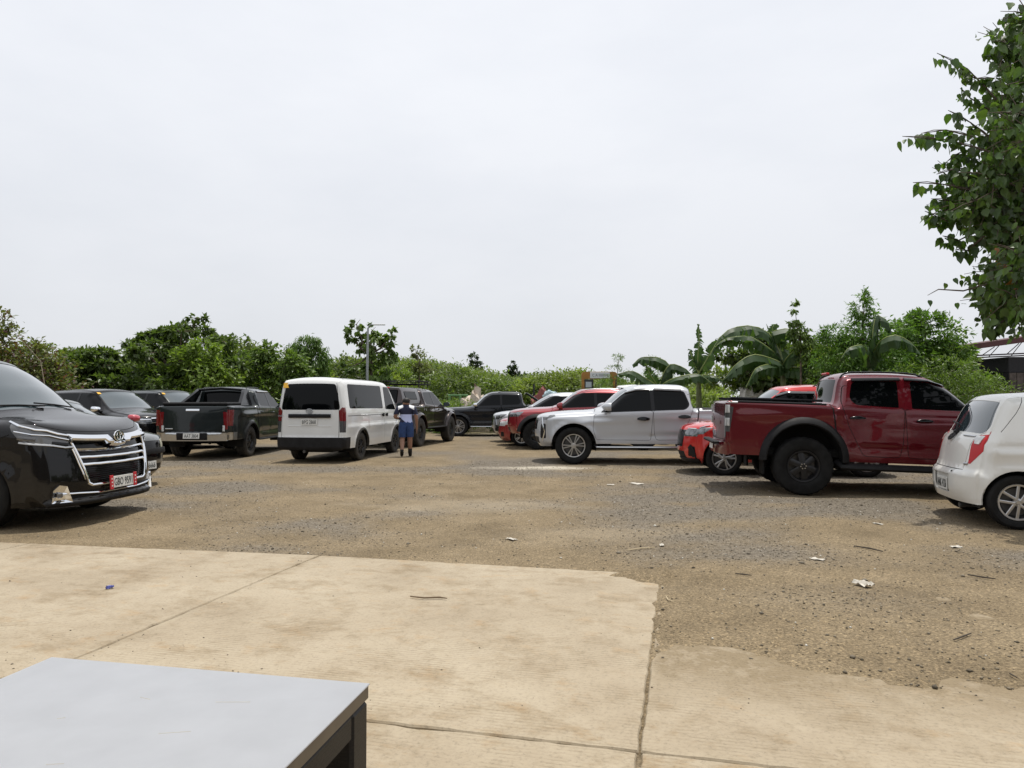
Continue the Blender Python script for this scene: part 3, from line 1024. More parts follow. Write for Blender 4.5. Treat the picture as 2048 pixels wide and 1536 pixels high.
def slab_mat():
    m, nt, b = _new('ribbed_concrete')
    N, L = nt.nodes, nt.links
    tc = N.new('ShaderNodeTexCoord')
    mp = N.new('ShaderNodeMapping'); mp.inputs['Rotation'].default_value = (0, 0, TH); L.new(tc.outputs['Object'], mp.inputs['Vector'])
    def noise(scale, det=6, rough=.6, sc=None):
        n = N.new('ShaderNodeTexNoise'); n.inputs['Scale'].default_value = scale; n.inputs['Detail'].default_value = det; n.inputs['Roughness'].default_value = rough
        v = mp.outputs['Vector']
        if sc:
            q = N.new('ShaderNodeMapping'); q.inputs['Scale'].default_value = sc; L.new(v, q.inputs['Vector']); v = q.outputs['Vector']
        L.new(v, n.inputs['Vector']); return n
    def ramp(src, stops):
        r = N.new('ShaderNodeValToRGB'); e = r.color_ramp.elements
        while len(e) < len(stops): e.new(.5)
        for i, (p, c_) in enumerate(stops): e[i].position = p; e[i].color = (*c_, 1)
        L.new(src, r.inputs['Fac']); return r
    def mix(f, a, bb, blend='MIX'):
        x = N.new('ShaderNodeMix'); x.data_type = 'RGBA'; x.blend_type = blend
        if isinstance(f, float): x.inputs['Factor'].default_value = f
        else: L.new(f, x.inputs['Factor'])
        L.new(a, x.inputs['A']); L.new(bb, x.inputs['B']); return x.outputs['Result']
    n1 = noise(.9, 10, .66); n2 = noise(4, 9, .72, (1, 1.5, 1)); n3 = noise(60, 4, .7); n4 = noise(2.1, 10, .74, (1, 1.5, 1))
    base = ramp(n1.outputs['Fac'], [(.30, (.290, .239, .171)), (.5, (.350, .296, .218)), (.70, (.395, .341, .258))])
    st = ramp(n4.outputs['Fac'], [(.50, (1, 1, 1)), (.62, (.78, .74, .68)), (.74, (.56, .51, .44))])
    col_ = mix(.85, base.outputs['Color'], st.outputs['Color'], 'MULTIPLY')
    ru = ramp(n2.outputs['Fac'], [(.55, (1, 1, 1)), (.72, (.98, .84, .68))])
    col_ = mix(.8, col_, ru.outputs['Color'], 'MULTIPLY')
    f = ramp(n3.outputs['Fac'], [(.28, (.62, .61, .60)), (.47, (1, 1, 1)), (.8, (1.12, 1.12, 1.10))])
    col_ = mix(.7, col_, f.outputs['Color'], 'MULTIPLY')
    n6 = noise(1.7, 4, .5); n7 = noise(9, 6, .7)
    sp_ = ramp(n6.outputs['Fac'], [(.68, (1, 1, 1)), (.74, (.74, .71, .67))]); col_ = mix(.9, col_, sp_.outputs['Color'], 'MULTIPLY')
    s7 = ramp(n7.outputs['Fac'], [(.30, (.80, .78, .74)), (.46, (1, 1, 1))]); col_ = mix(.7, col_, s7.outputs['Color'], 'MULTIPLY')
    # tined grooves across the lane, worn off in places
    wv = N.new('ShaderNodeTexWave'); wv.wave_type = 'BANDS'; wv.bands_direction = 'Y'; wv.inputs['Scale'].default_value = 11.0
    wv.inputs['Distortion'].default_value = 1.6; wv.inputs['Detail'].default_value = 2; wv.inputs['Detail Scale'].default_value = .6
    L.new(mp.outputs['Vector'], wv.inputs['Vector'])
    worn = ramp(n4.outputs['Color'], [(.46, (0, 0, 0)), (.62, (1, 1, 1))])
    gv = ramp(wv.outputs['Fac'], [(.05, (.70, .68, .64)), (.30, (1, 1, 1))])
    wf = N.new('ShaderNodeMath'); wf.operation = 'MULTIPLY'; wf.inputs[1].default_value = .8; L.new(worn.outputs['Color'], wf.inputs[0])
    col_ = mix(wf.outputs[0], col_, gv.outputs['Color'], 'MULTIPLY')
    # soil trodden over the right-hand slabs
    sx = N.new('ShaderNodeSeparateXYZ'); L.new(mp.outputs['Vector'], sx.inputs['Vector'])
    def mr(src, a, bb):
        q = N.new('ShaderNodeMapRange'); q.inputs['From Min'].default_value = a; q.inputs['From Max'].default_value = bb; L.new(src, q.inputs['Value']); return q.outputs['Result']
    def mul(a, bb):
        q = N.new('ShaderNodeMath'); q.operation = 'MULTIPLY'; L.new(a, q.inputs[0]); L.new(bb, q.inputs[1]); return q.outputs[0]
    n5 = noise(2.6, 10, .72, (1, 1.3, 1))
    near = N.new('ShaderNodeMath'); near.operation = 'ADD'; L.new(mr(sx.outputs['Y'], .15, 1.05), near.inputs[0]); L.new(mr(n5.outputs['Fac'], .48, 1.0), near.inputs[1])
    soil = mul(mr(near.outputs[0], .30, 1.0), mul(mr(sx.outputs['X'], -.02, .06), mr(n7.outputs['Fac'], .30, .50)))
    rgb = N.new('ShaderNodeRGB'); rgb.outputs[0].default_value = (.220, .174, .112, 1)
    rgbv = mix(.9, rgb.outputs[0], f.outputs['Color'], 'MULTIPLY')
    col_ = mix(soil, col_, rgbv)
    L.new(col_, b.inputs['Base Color'])
    b.inputs['Roughness'].default_value = .9; b.inputs['Specular IOR Level'].default_value = .2
    hm = N.new('ShaderNodeMath'); hm.operation = 'MULTIPLY'; L.new(wv.outputs['Fac'], hm.inputs[0]); L.new(wf.outputs[0], hm.inputs[1])
    hs = N.new('ShaderNodeMath'); hs.operation = 'MULTIPLY_ADD'; hs.inputs[1].default_value = .6; L.new(n3.outputs['Fac'], hs.inputs[0]); L.new(hm.outputs[0], hs.inputs[2])
    bp = N.new('ShaderNodeBump'); bp.inputs['Strength'].default_value = .35; bp.inputs['Distance'].default_value = .006
    L.new(hs.outputs[0], bp.inputs['Height']); L.new(bp.outputs['Normal'], b.inputs['Normal'])
    return m
M_slab = slab_mat()
pave = empty('pavement', (OX, OY, 0)); tag(pave, kind='structure')
def slab(u0, u1, v0, v1, seed, drop=(0, 0)):
    gap = .006
    u0 += gap; u1 -= gap; v0 += gap; v1 -= gap
    rng = np.random.default_rng(seed)
    loop = densify([(u0, v0), (u1, v0), (u1, v1 - drop[1]), (u0, v1 - drop[0])], .06)
    L_ = np.array(loop) + (rng.random((len(loop), 2)) - .5)*.009
    # a few chipped edge spots
    ctr = L_.mean(0)
    for q in rng.integers(0, len(L_), 5):
        for j in (-1, 0, 1):
            i = (q + j) % len(L_); L_[i] += (ctr - L_[i])/np.linalg.norm(ctr - L_[i]) * rng.random()*.018
    V, n = [], len(L_)
    for z, sh in ((-.14, 0), (SLAB_Z - .008, 0), (SLAB_Z, .007)):
        for p in L_:
            d = (ctr - p)/np.linalg.norm(ctr - p)
            x, y = from_uv(*(p + d*sh)); V.append((x - OX, y - OY, z))
    F = []
    for k in range(2):
        for i in range(n):
            j = (i+1) % n; F.append((k*n+i, k*n+j, (k+1)*n+j, (k+1)*n+i))
    F.append(tuple(range(2*n, 3*n)))
    return mesh('slab', V, F, M_slab, pave, smooth=False)
sd_ = 0
for (u0, u1) in ((-12, -9), (-9, -6), (-6, -3), (-3, 0), (0, 3), (3, 6)):
    for (v0, v1) in ((-6, -3), (-3, 0), (0, 2.95)):
        sd_ += 1; slab(u0, u1, v0, v1, sd_, (max(0, -3 - u0)*.06, max(0, -3 - u1)*.06) if v1 > 2 else (0, 0))

# loose stones lying on the dirt: far too many to count
rng = np.random.default_rng(3)
n = 95000
yy = 3.2 + (rng.random(n)**1.5)*13.5
xx = (rng.random(n)*2 - 1)*np.minimum(.80*yy + 1.0, 10)
u_, v_ = to_uv(xx, yy)
keep = (rng.random(n) < (.10 + .9*gravel_mask(xx, yy)))
onslab = ((u_ < 0) & (u_ > -12) & (v_ < 2.95)) | ((u_ > 0) & (v_ < 1.0 - .12*u_))
keep &= ~onslab | (rng.random(n) < .05)
xx, yy, u_, v_, onslab = xx[keep], yy[keep], u_[keep], v_[keep], onslab[keep]
n = len(xx)
zz = np.where(onslab, SLAB_Z, ground_h(xx, yy))
sz = .0035 + .0085*rng.random(n)**2.6 + (rng.random(n) < .012)*rng.random(n)*.016
sz *= np.where(onslab, .55, 1)
octv = np.array([(1, 0, 0), (0, 1, 0), (-1, 0, 0), (0, -1, 0), (0, 0, .75), (0, 0, -.75)], float)
octf = np.array([(0, 1, 4), (1, 2, 4), (2, 3, 4), (3, 0, 4), (1, 0, 5), (2, 1, 5), (3, 2, 5), (0, 3, 5)])
a = rng.random(n)*6.28; ca, sa = np.cos(a), np.sin(a)
T = octv[None]*(1 + (rng.random((n, 6, 3)) - .5)*.7)*sz[:, None, None]
Vs = np.stack([T[..., 0]*ca[:, None] - T[..., 1]*sa[:, None] + xx[:, None], T[..., 0]*sa[:, None] + T[..., 1]*ca[:, None] + yy[:, None], T[..., 2] + zz[:, None] + sz[:, None]*.25], -1).reshape(-1, 3)
Fs = (octf[None] + (np.arange(n)*6)[:, None, None]).reshape(-1, 3)
sh = .55 + .75*rng.random(n); warm = rng.random(n)
cs = np.stack([.185*sh, .163*sh*(1 - .06*warm), .130*sh*(1 - .18*warm)], 1)
bright = rng.random(n) < .035; cs[bright] = np.array([.55, .53, .48])
dark = rng.random(n) < .05; cs[dark] *= .5
def tint_mat(name, rough=.9):
    m, nt, b = _new(name)
    at = nt.nodes.new('ShaderNodeAttribute'); at.attribute_name = 'tint'
    nt.links.new(at.outputs['Color'], b.inputs['Base Color']); b.inputs['Roughness'].default_value = rough; b.inputs['Specular IOR Level'].default_value = .25
    return m
M_stone = tint_mat('stone')
gv = mesh_np('gravel', Vs, Fs, M_stone, col=np.repeat(cs, 6, 0))
tag(gv, 'loose grey and tan gravel scattered over the dirt lot', 'gravel', kind='stuff')
# ------------------------------------------------------------------ vehicles
def by_wheel(car, i, sd, X, Y, hd):
    """centre of the car so that wheel i (0 front, 1 rear) on side sd stands at X, Y"""
    a = R(hd); lx, ly = car.L/2 - car.axles[i], sd * car.W * .45
    return (X - (lx*math.cos(a) - ly*math.sin(a)), Y - (lx*math.sin(a) + ly*math.cos(a)))
def by_nose(car, X, Y, hd):
    a = R(hd)
    return (X - car.L/2*math.cos(a), Y - car.L/2*math.sin(a))

def pickup(name, mat, L=5.30, W=1.84, roof=1.78, hood=1.14, belt=1.20, rail=1.22, tyre=.40, arch=.47, axles=(.92, 3.92), rake=.0,
           tail='red', bed='cover', nose='round', sill=.42, tailm=None, steep=0.0, front_low=.36, rear_low=.50, vis=False, glass_trim=None, pillar=False):
    """double-cab pickup: bonnet, four-door cab, load bed"""
    h = hood
    rows = [
        (.13, front_low, .66, .26, .02, 2.6), (.03, front_low+.14, .72, .28, 0, 2.6), (.0, .74, .75, .30, 0, 2.6), (.02, h-.20, .76, .28, -.01, 2.6),
        (.09, h-.09, .76, .24, -.03, 2.4), (.30, h-.025, .75, .10, -.05, 2.4), (.75, h+.02, .75, .02, -.06, 2.4), (1.32, h+.055, .74, .02, -.06, 2.4),
        (1.42, h+.075, .72, .10, -.03, 2.2), (2.02+steep, roof-.12, .60, .10, -.05, 2.2), (2.30+steep, roof-.025, .58, .03, -.055, 2.2, .09), (2.85, roof, .58, 0, -.055, 2.2, .09),
        (3.30, roof-.015, .58, 0, -.05, 2.2, .09), (3.50, roof-.09, .58, -.03, -.03, 2.2, .08), (3.63, belt+.08, .67, -.03, -.02, 2.2, .07), (3.68, rail+.005, .80, 0, -.004, 2.0, .05),
        (L-.16, rail+rake, .80, 0, -.004, 2.0, .05), (L-.075, rail+rake-.03, .80, -.03, -.012, 2.4, .05), (L-.055, .76, .81, -.05, 0, 2.6, .06), (L-.05, .66, .81, -.06, 0, 2.6, .06),
        (L-.0, .62, .80, -.14, 0, 3.0, .07), (L-.02, rear_low, .79, -.14, 0, 3.0, .07)]
    plan = [(0, W/2-.12), (.35, W/2-.03), (.8, W/2), (2.5, W/2), (3.7, W/2), (4.7, W/2-.01), (L, W/2-.06)]
    c = Car(name, L, W, rows, (front_low+.02, sill, rear_low+.02), axles, tyre, arch, [(0, belt-.10), (1.4, belt-.04), (3.6, belt+.02), (L, rail+.1)], plan, tum=.42,
            low=(.62, .30), creases=((.9, belt-.20, L-.2, belt-.10, .016, .035), (1.3, .62, 3.5, .66, -.018, .05)))
    fr = rounded
    # glass
    c.R_('windshield', M_shield, [(-.93, 8.12), (.93, 8.12), (.94, 9.1), (-.94, 9.1)], r=.06)
    c.R_('rear_window', M_glass, [(-.84, 13.12), (.84, 13.12), (.80, 13.86), (-.80, 13.86)], r=.05)
    if bed == 'cover':
        c.R_('bed_cover', M_plastic, [(-.95, 15.06), (.95, 15.06), (.95, 15.985), (-.95, 15.985)], off=.012, r=.03)
    else:
        c.R_('bed_liner', M_under, [(-.93, 15.06), (.93, 15.06), (.93, 15.95), (-.93, 15.95)], off=-.10, r=.03)
    # side glass: front and rear door windows with the pillar between
    gt = glass_trim or M_gloss
    wf = [(1.56, belt), (2.62, belt+.035), (2.60, roof-.155), (2.28+steep, roof-.165), (2.02+steep*.8, roof-.24)]
    wr = [(2.70, belt+.037), (3.36, belt+.065), (3.44, belt+.16), (3.34, roof-.185), (2.68, roof-.155)]
    hull = [(1.50, belt-.018), (3.37, belt+.045), (3.47, belt+.15), (3.36, roof-.165), (2.27+steep, roof-.145), (1.99+steep*.8, roof-.225)]
    if pillar:
        wf = [(1.56, belt), (2.56, belt+.03), (2.54, roof-.155), (2.28+steep, roof-.165), (2.02+steep*.8, roof-.24)]
        wr = [(2.74, belt+.037), (3.34, belt+.065), (3.42, belt+.16), (3.36, roof-.175), (2.72, roof-.155)]
    else:
        c.S_('window_trim', gt, hull, off=.0015, r=(.03, .08, .06, .07, .12, .1))
    c.S_('door_window', M_glass, wf, off=-.003, r=(.03, .02, .03, .08, .06))
    c.S_('door_window~rear', M_glass, wr, off=-.003, r=(.02, .08, .06, .07, .03))
    # door seams
    c.seam([(1.36, belt-.06), (1.33, .80), (1.40, sill+.09), (2.60, sill+.08), (2.66, belt+.02)], rnd=.05)
    c.seam([(2.66, belt+.02), (2.68, .70), (2.72, sill+.085), (3.22, sill+.09), (3.43, .95), (3.53, belt+.06), (3.48, roof-.22)], rnd=.06)
    c.seam([(3.665, rail+.01), (3.60, .80), (3.56, sill+.02)], w=.022)
    c.seam_r([(-.99, 7.2), (-.6, 7.55), (.6, 7.55), (.99, 7.2)])
    c.seam_r([(-.93, 17.0), (-.93, 18.6), (.93, 18.6), (.93, 17.0)])
    # front: grille, lamps, lower intake
    if nose == 'shield':
        c.R_('grille', M_gloss, [(-.55, 2.1), (.55, 2.1), (.62, 3.5), (-.62, 3.5)], r=.03)
        c.R_('headlight', M_smoke, [(.60, 3.05), (1.0, 3.25), (1.0, 3.95), (.62, 3.7)], off=.002, r=.02, mirror=True)
        c.S_('headlight', M_smoke, [(.1, h-.17), (.33, h-.155), (.50, h-.10), (.47, h-.07), (.1, h-.11)], off=.002)
        c.R_('fog_light', M_plastic, [(.74, 1.25), (.97, 1.25), (.97, 2.7), (.80, 2.7)], off=.0, r=.04, mirror=True)
    else:
        c.R_('grille', M_gloss, [(-.58, 2.2), (.58, 2.2), (.66, 3.75), (-.66, 3.75)], r=.03)
        c.R_('headlight', M_headglass, [(.66, 2.75), (1.0, 2.85), (1.0, 3.85), (.68, 3.65)], off=.002, r=.02, mirror=True)
        c.S_('headlight', M_headglass, [(.1, h-.27), (.40, h-.24), (.56, h-.10), (.1, h-.10)], off=.002)
    c.R_('front_intake', M_plastic, [(-.62, .5), (.62, .5), (.66, 1.4), (-.66, 1.4)], r=.03)
    # tail lamps
    lt = rail + rake
    ml = {'red': M_redlens, 'smoke': M_smoke, 'dark': M_darkred}[tail]
    c.R_('tail_light', ml, [(.88, 17.3), (1.0, 17.3), (1.0, 18.25), (.90, 18.25)], off=.004, mirror=True)
    c.S_('tail_light', ml, [(L-.20, lt-.10), (L+.1, lt-.10), (L+.1, .82), (L-.15, .82)], off=.004)
    c.R_('rear_bumper', tailm or M_plastic, [(-1, 19.15), (1, 19.15), (1, 21), (-1, 21)], off=.006)
    c.S_('rear_bumper', tailm or M_plastic, [(L-.36, .665), (L+.2, .665), (L+.2, rear_low-.05), (L-.36, rear_low-.05)], off=.006)
    c.build(mat)
    return c

def side_steps(c, z, a0, a1, mat, y=None, r=.035):
    y = y or c.W/2 + .02
    for sd in (1, -1):
        g = G()
        x0, x1 = c.L/2 - a0, c.L/2 - a1
        g.tube([(x0+.06, sd*(y-.14), z+.05), (x0, sd*(y-.02), z), (x0-.12, sd*y, z), (x1+.12, sd*y, z), (x1, sd*(y-.02), z), (x1-.06, sd*(y-.14), z+.05)], r, 8, flat=.7)
        c.place(g.obj('side_step', mat, c.root))

# ---- black luxury van, front right corner to the camera
P_black = paint('black_paint', (0.004, 0.004, 0.0045), rough=.2, dust=.03, spec=.10, coat=.55)
L = 5.30
rows = [(.20, .235, .86, .20, .01, 3.6), (.02, .245, .90, .24, .01, 3.8), (.015, .29, .90, .24, 0, 3.8), (.05, .32, .89, .22, 0, 3.6), (.035, .50, .89, .22, 0, 3.4), (.055, .72, .89, .23, .01, 3.0), (.105, .93, .88, .24, .05, 2.7),
        (.16, 1.035, .86, .26, .07, 2.5), (.26, 1.10, .84, .22, .065, 2.3), (.60, 1.20, .81, .12, .005, 2.3), (.92, 1.285, .79, .10, -.05, 2.3),
        (1.0, 1.31, .79, .14, -.05, 2.3), (1.36, 1.60, .76, .17, -.05, 2.3), (1.72, 1.85, .71, .17, -.06, 2.3), (1.98, 1.945, .69, .08, -.065, 2.3), (2.7, 1.985, .69, 0, -.07, 2.3), (4.6, 1.975, .69, 0, -.07, 2.3),
        (5.02, 1.92, .69, -.05, -.05, 2.3), (5.16, 1.78, .71, -.09, -.03, 2.3), (5.25, 1.1, .82, -.13, 0, 2.5), (5.30, .70, .84, -.16, 0, 2.8), (5.27, .30, .82, -.18, 0, 2.8)]
c = Car('luxury_van', L, 1.97, rows, (.25, .27, .32), (1.02, 4.23), .36, .42, [(0, 1.02), (1.2, 1.10), (L, 1.10)],
        [(0, .86), (.4, .955), (.9, .985), (4.4, .985), (L, .92)], tum=.22, low=(.6, .28), creases=((.5, .86, 5.0, .95, .018, .05), (1.2, .42, 4.2, .42, .012, .04)))
k = c.kz
c.R_('windshield', M_shield, [(-.95, 11.08), (.95, 11.08), (.95, 13.3), (-.95, 13.3)], r=.07)
c.R_('rear_window', M_glass, [(-.86, 18.1), (.86, 18.1), (.86, 18.9), (-.86, 18.9)], r=.06)
gk0, gk1 = k(.47, 3, 7), k(.955, 3, 7)
c.R_('grille', M_gloss, [(-.56, gk0), (.56, gk0), (.72, gk1), (-.72, gk1)], off=-.03, r=.03)
c.R_('headlight', M_smoke, [(.735, k(.865, 3, 7)), (1.0, k(.885, 3, 7)), (1.0, 7.35), (.735, k(1.0, 3, 7.5))], off=.003, mirror=True)
c.S_('headlight', M_smoke, [(.1, .92), (.50, .95), (.62, 1.08), (.68, 1.165), (.1, 1.10)], off=.003)
c.R_('lower_grille', M_plastic, [(-.84, 3.05), (.84, 3.05), (.84, k(.40, 3, 6)), (-.84, k(.40, 3, 6))], off=-.01, r=.02)
c.R_('front_lip', M_plastic, [(-1, 0), (1, 0), (1, 2.3), (-1, 2.3)], off=.004)
c.S_('window_trim', M_gloss, [(1.36, 1.20), (4.98, 1.26), (5.0, 1.60), (4.7, 1.80), (2.1, 1.80), (1.78, 1.66)], off=.001, r=.07)
c.S_('door_window', M_glass, [(1.42, 1.215), (2.34, 1.23), (2.34, 1.78), (2.12, 1.78), (1.83, 1.66)], r=.04)
c.S_('door_window~slide', M_glass, [(2.42, 1.235), (3.6, 1.25), (3.6, 1.78), (2.42, 1.78)], r=.04)
c.S_('quarter_window', M_glass, [(3.68, 1.255), (4.94, 1.275), (4.95, 1.60), (4.68, 1.78), (3.68, 1.78)], r=.05)
c.seam([(1.38, 1.2), (1.34, .8), (1.44, .37), (2.34, .36), (2.38, 1.2)], rnd=.06)
c.seam([(2.38, 1.2), (2.40, .36), (3.6, .36), (3.66, 1.2)], rnd=.04)
c.seam([(.64, 1.04), (.80, .98), (1.20, 1.06)])
c.seam_r([(-.99, 7.5), (-.74, 7.12), (.74, 7.12), (.99, 7.5)])
c.build(P_black)
GX, GY, GH = -4.68, 8.56, -6.0
c.finish((*by_nose(c, GX, GY, GH),), GH)
tag(c.root, 'shiny black luxury van with chrome grille at the left edge, cropped by the frame', 'van')
wheels(c, tw=.235, rr=.235, style='plain', spokes=12, face=M_alloy, inset=.03)
mirror(c, 1.42, 1.22, .93, P_black, (.2, .24, .2))
handle(c, 2.22, .98, M_chrome); handle(c, 2.62, .98, M_chrome)
# chrome work
def fbar(car, pts, w, h, name, mat=M_chrome, off=.004, lo=3, hi=7, n=9, tilt=.75):
    P, Nn = [], []
    for i in range(len(pts) - 1):
        for q in np.linspace(0, 1, n)[(0 if i == 0 else 1):]:
            y = pts[i][0] + (pts[i+1][0] - pts[i][0])*q; z = pts[i][1] + (pts[i+1][1] - pts[i][1])*q
            p, nn = car.fp(y, z, off, lo, hi); P.append(p); Nn.append(nn + vec((0, 0, tilt)))
    g = G(); g.bar(P, Nn, w, h)
    return car.place(g.obj(name, mat, car.root))
# wide upper bar with a notch for the emblem
for sd in (-1, 1):
    g = G()
    top, bot = [], []
    N_ = 12
    V = []; F = []
    for i in range(N_ + 1):
        y = sd*(.10 + (.63 - .10)*i/N_)
        zt = 1.005; zb = .925 - (.03 if i < 3 else 0)
        for (z, o) in ((zt, .0), (zt - .004, .012), (zb + .02, .066), (zb + .004, .054), (zb, .0)):
            p, n_ = c.fp(y, z, o, 3, 8); V.append(p)
    for i in range(N_):
        for j in range(4):
            f = (i*5+j, i*5+j+1, (i+1)*5+j+1, (i+1)*5+j)
            F.append(f if sd > 0 else f[::-1])
    for e in (0, N_*5): F.append(tuple(range(e, e+5)))
    g.add(V, F)
    c.place(g.obj('grille_bar', M_chrome, c.root, sharp=25))
fbar(c, [(-.13, .90), (0, .885), (.13, .90)], .035, .025, 'emblem_surround', off=.015)
for z in (.845, .765, .685):
    wz = .52 + (z - .47)/.485*.10
    fbar(c, [(-wz, z), (-.12, z-.006), (.12, z-.006), (wz, z)], .034, .016, 'grille_bar', off=-.010)
for z in np.linspace(.50, .655, 8):
    fbar(c, [(-.50, z), (.50, z)], .006, .006, 'grille_slat', M_plastic, off=-.024, n=5)
fbar(c, [(-.625, .915), (-.50, .475), (-.45, .448), (.45, .448), (.50, .475), (.625, .915)], .024, .018, 'grille_surround', off=.004, n=7)
fbar(c, [(-.80, .385), (-.3, .352), (.3, .352), (.80, .385)], .020, .014, 'bumper_strip', off=.006)
# headlight jewellery: bright upper strip, lower strip running into the grille edge, lamp pods
for sd in (-1, 1):
    lamp = c.shell.get('headlight' + ('' if sd > 0 else '#R'))
    def lbar(pts, w, h, nm, mat, off=.012):
        P, Nn = [], []
        for (kind, u, z) in pts:
            p, nn = c.fp(sd*u, z, off, 3, 8) if kind == 'f' else c.sp(u, z, sd, off)
            P.append(p); Nn.append(nn)
        g = G(); g.bar(P, Nn, w, h); c.place(g.obj(nm, mat, lamp))
    lbar([('f', .63, .985), ('f', .72, .995), ('f', .80, 1.015), ('s', .42, 1.085), ('s', .55, 1.125), ('s', .70, 1.17)], .024, .010, 'lamp_strip', M_chrome)
    lbar([('f', .64, .945), ('f', .72, .955), ('f', .80, .97), ('s', .42, 1.035), ('s', .58, 1.075)], .014, .008, 'lamp_strip', M_chrome)
    lbar([('f', .62, .875), ('f', .70, .868), ('f', .80, .88), ('s', .42, .94), ('s', .52, .955)], .022, .012, 'lamp_strip', M_satin)
    lbar([('f', .66, .895), ('f', .74, .90), ('f', .80, .905)], .040, .012, 'lamp_pod', M_gloss, .006)
    p, nn = c.sp(.40, .92, sd, .0)
    lbar([('s', .38, .985), ('s', .46, .995), ('s', .54, 1.01)], .045, .012, 'lamp_pod', M_smoke, .006)
    fbar(c, [(sd*.635, .85), (sd*.60, .70), (sd*.545, .52)], .012, .010, 'chrome_blade', M_chrome, off=.012)
    # fog lamp bezel
    V = []; F = []
    g = G()
    out_ = [(.70, .285), (.735, .47), (.80, .485), (.845, .43), (.865, .285)]
    inn_ = [(.735, .315), (.755, .40), (.79, .41), (.815, .385), (.825, .315)]
    for (y, z) in out_: V.append(c.fp(sd*y, z, .02, 2, 6)[0])
    for (y, z) in inn_: V.append(c.fp(sd*y, z, .006, 2, 6)[0])
    m = len(out_)
    for i in range(m):
        j = (i+1) % m; f = (i, j, m+j, m+i); F.append(f if sd > 0 else f[::-1])
    F.append(tuple(range(m, 2*m)) if sd > 0 else tuple(range(2*m-1, m-1, -1)))
    for (y, z) in out_: V.append(c.fp(sd*y, z, -.02, 2, 6)[0])
    for i in range(m):
        j = (i+1) % m; f = (i, 2*m+i, 2*m+j, j); F.append(f if sd > 0 else f[::-1])
    g.add(V, F)
    fo = c.place(g.obj('fog_light_bezel', M_chrome, c.root, sharp=20))
    g = G(); p, nn = c.fp(sd*.79, .375, .02, 2, 6); g.box(p, (.03, .07, .055), .01); c.place(g.obj('fog_light', M_smoke, fo))
p, n = c.fp(0, .455, .04, 3, 7)
plate(c, p, (1, 0, .06), .39, .135, 'GBO 9591', red=True)
p, n = c.fp(0, .965, .055, 3, 8)
emblem(c, p, (1, 0, .12), .165, .115)
# wipers
for (y0, y1) in ((-.1, .55), (-.62, 0.0)):
    g = G()
    a_, na = c.rp(y0, 11.25, .02); b_, nb = c.rp(y1, 11.10, .02)
    g.tube([a_, (a_+b_)/2 + vec((0, 0, .008)), b_], .010, 6)
    c.place(g.obj('wiper', M_plastic, c.root))
GRANVIA = c

# ---- white passenger van, rear to the camera
P_white = paint('white_paint', (0.70, 0.71, 0.70), rough=.3, dust=.30)
L = 4.70
rows = [(.10, .32, .68, .22, 0, 2.6), (.02, .45, .74, .26, 0, 2.6), (.0, .72, .76, .26, 0, 2.5), (.06, .95, .76, .22, 0, 2.4), (.20, 1.08, .74, .16, -.02, 2.3), (.42, 1.16, .73, .14, -.03, 2.3),
        (.95, 1.62, .70, .16, -.04, 2.3), (1.28, 1.88, .66, .12, -.05, 2.3), (1.55, 1.945, .65, .04, -.055, 2.3), (2.4, 1.975, .66, 0, -.06, 2.3), (4.2, 1.965, .66, 0, -.06, 2.3), (4.48, 1.93, .66, -.03, -.05, 2.3),
        (4.56, 1.86, .66, -.05, -.03, 2.3), (4.60, 1.70, .69, -.06, 0, 2.5), (4.63, 1.20, .76, -.07, 0, 2.6), (4.645, .62, .775, -.07, 0, 2.6), (4.65, .585, .775, -.07, 0, 2.6), (4.70, .575, .775, -.10, 0, 3), (4.70, .36, .765, -.10, 0, 3), (4.66, .30, .75, -.10, 0, 3)]
c = Car('passenger_van', L, 1.70, rows, (.33, .33, .33), (1.0, 3.57), .335, .40, [(0, 1.1), (L, 1.15)], [(0, .76), (.4, .83), (1.0, .85), (3.8, .85), (L, .82)], tum=.16, low=(.55, .3),
        creases=((.7, .82, 4.5, .82, .015, .05),))
c.R_('windshield', M_shield, [(-.93, 5.2), (.93, 5.2), (.93, 7.0), (-.93, 7.0)], r=.06)
c.R_('rear_window', M_glass, [(-.88, 12.35), (.88, 12.35), (.93, 13.98), (-.93, 13.98)], r=.07)
c.R_('tail_light', M_darkred, [(.90, 14.02), (1.0, 13.85), (1.0, 14.42), (.905, 14.42)], off=.004, mirror=True)
c.R_('tail_lower_light', M_smoke, [(.905, 14.42), (1.0, 14.42), (1.0, 14.86), (.91, 14.86)], off=.004, mirror=True)
c.S_('tail_light', M_darkred, [(4.50, 1.26), (4.8, 1.28), (4.8, .955), (4.50, .955)], off=.004)
c.S_('tail_lower_light', M_smoke, [(4.50, .955), (4.8, .955), (4.8, .70), (4.51, .70)], off=.004)
c.R_('rear_bumper', M_plastic, [(-1, 15.95), (1, 15.95), (1, 19), (-1, 19)], off=.004)
c.S_('rear_bumper', M_plastic, [(4.28, .585), (4.9, .585), (4.9, .2), (4.28, .2)], off=.004)
c.seam_r([(-.915, 12.1), (-.895, 14.0), (-.885, 15.9)], .012)
c.seam_r([(.915, 12.1), (.895, 14.0), (.885, 15.9)], .012)
c.S_('side_window', M_glass, [(2.05, 1.22), (4.30, 1.24), (4.26, 1.80), (2.05, 1.80)], r=.06)
c.S_('door_window', M_glass, [(1.05, 1.18), (1.88, 1.20), (1.86, 1.78), (1.45, 1.78)], r=.05)
c.S_('vent_window', M_glass, [(.72, 1.20), (.98, 1.17), (1.32, 1.68)], r=.03)
c.seam([(1.98, 1.9), (1.98, .40)]); c.seam([(3.12, 1.2), (3.12, .40)]); c.seam([(1.02, 1.15), (.95, .9), (1.35, .70), (1.40, .40)], rnd=.06)
c.seam([(2.0, 1.07), (4.4, 1.07)], w=.014)
c.build(P_white)
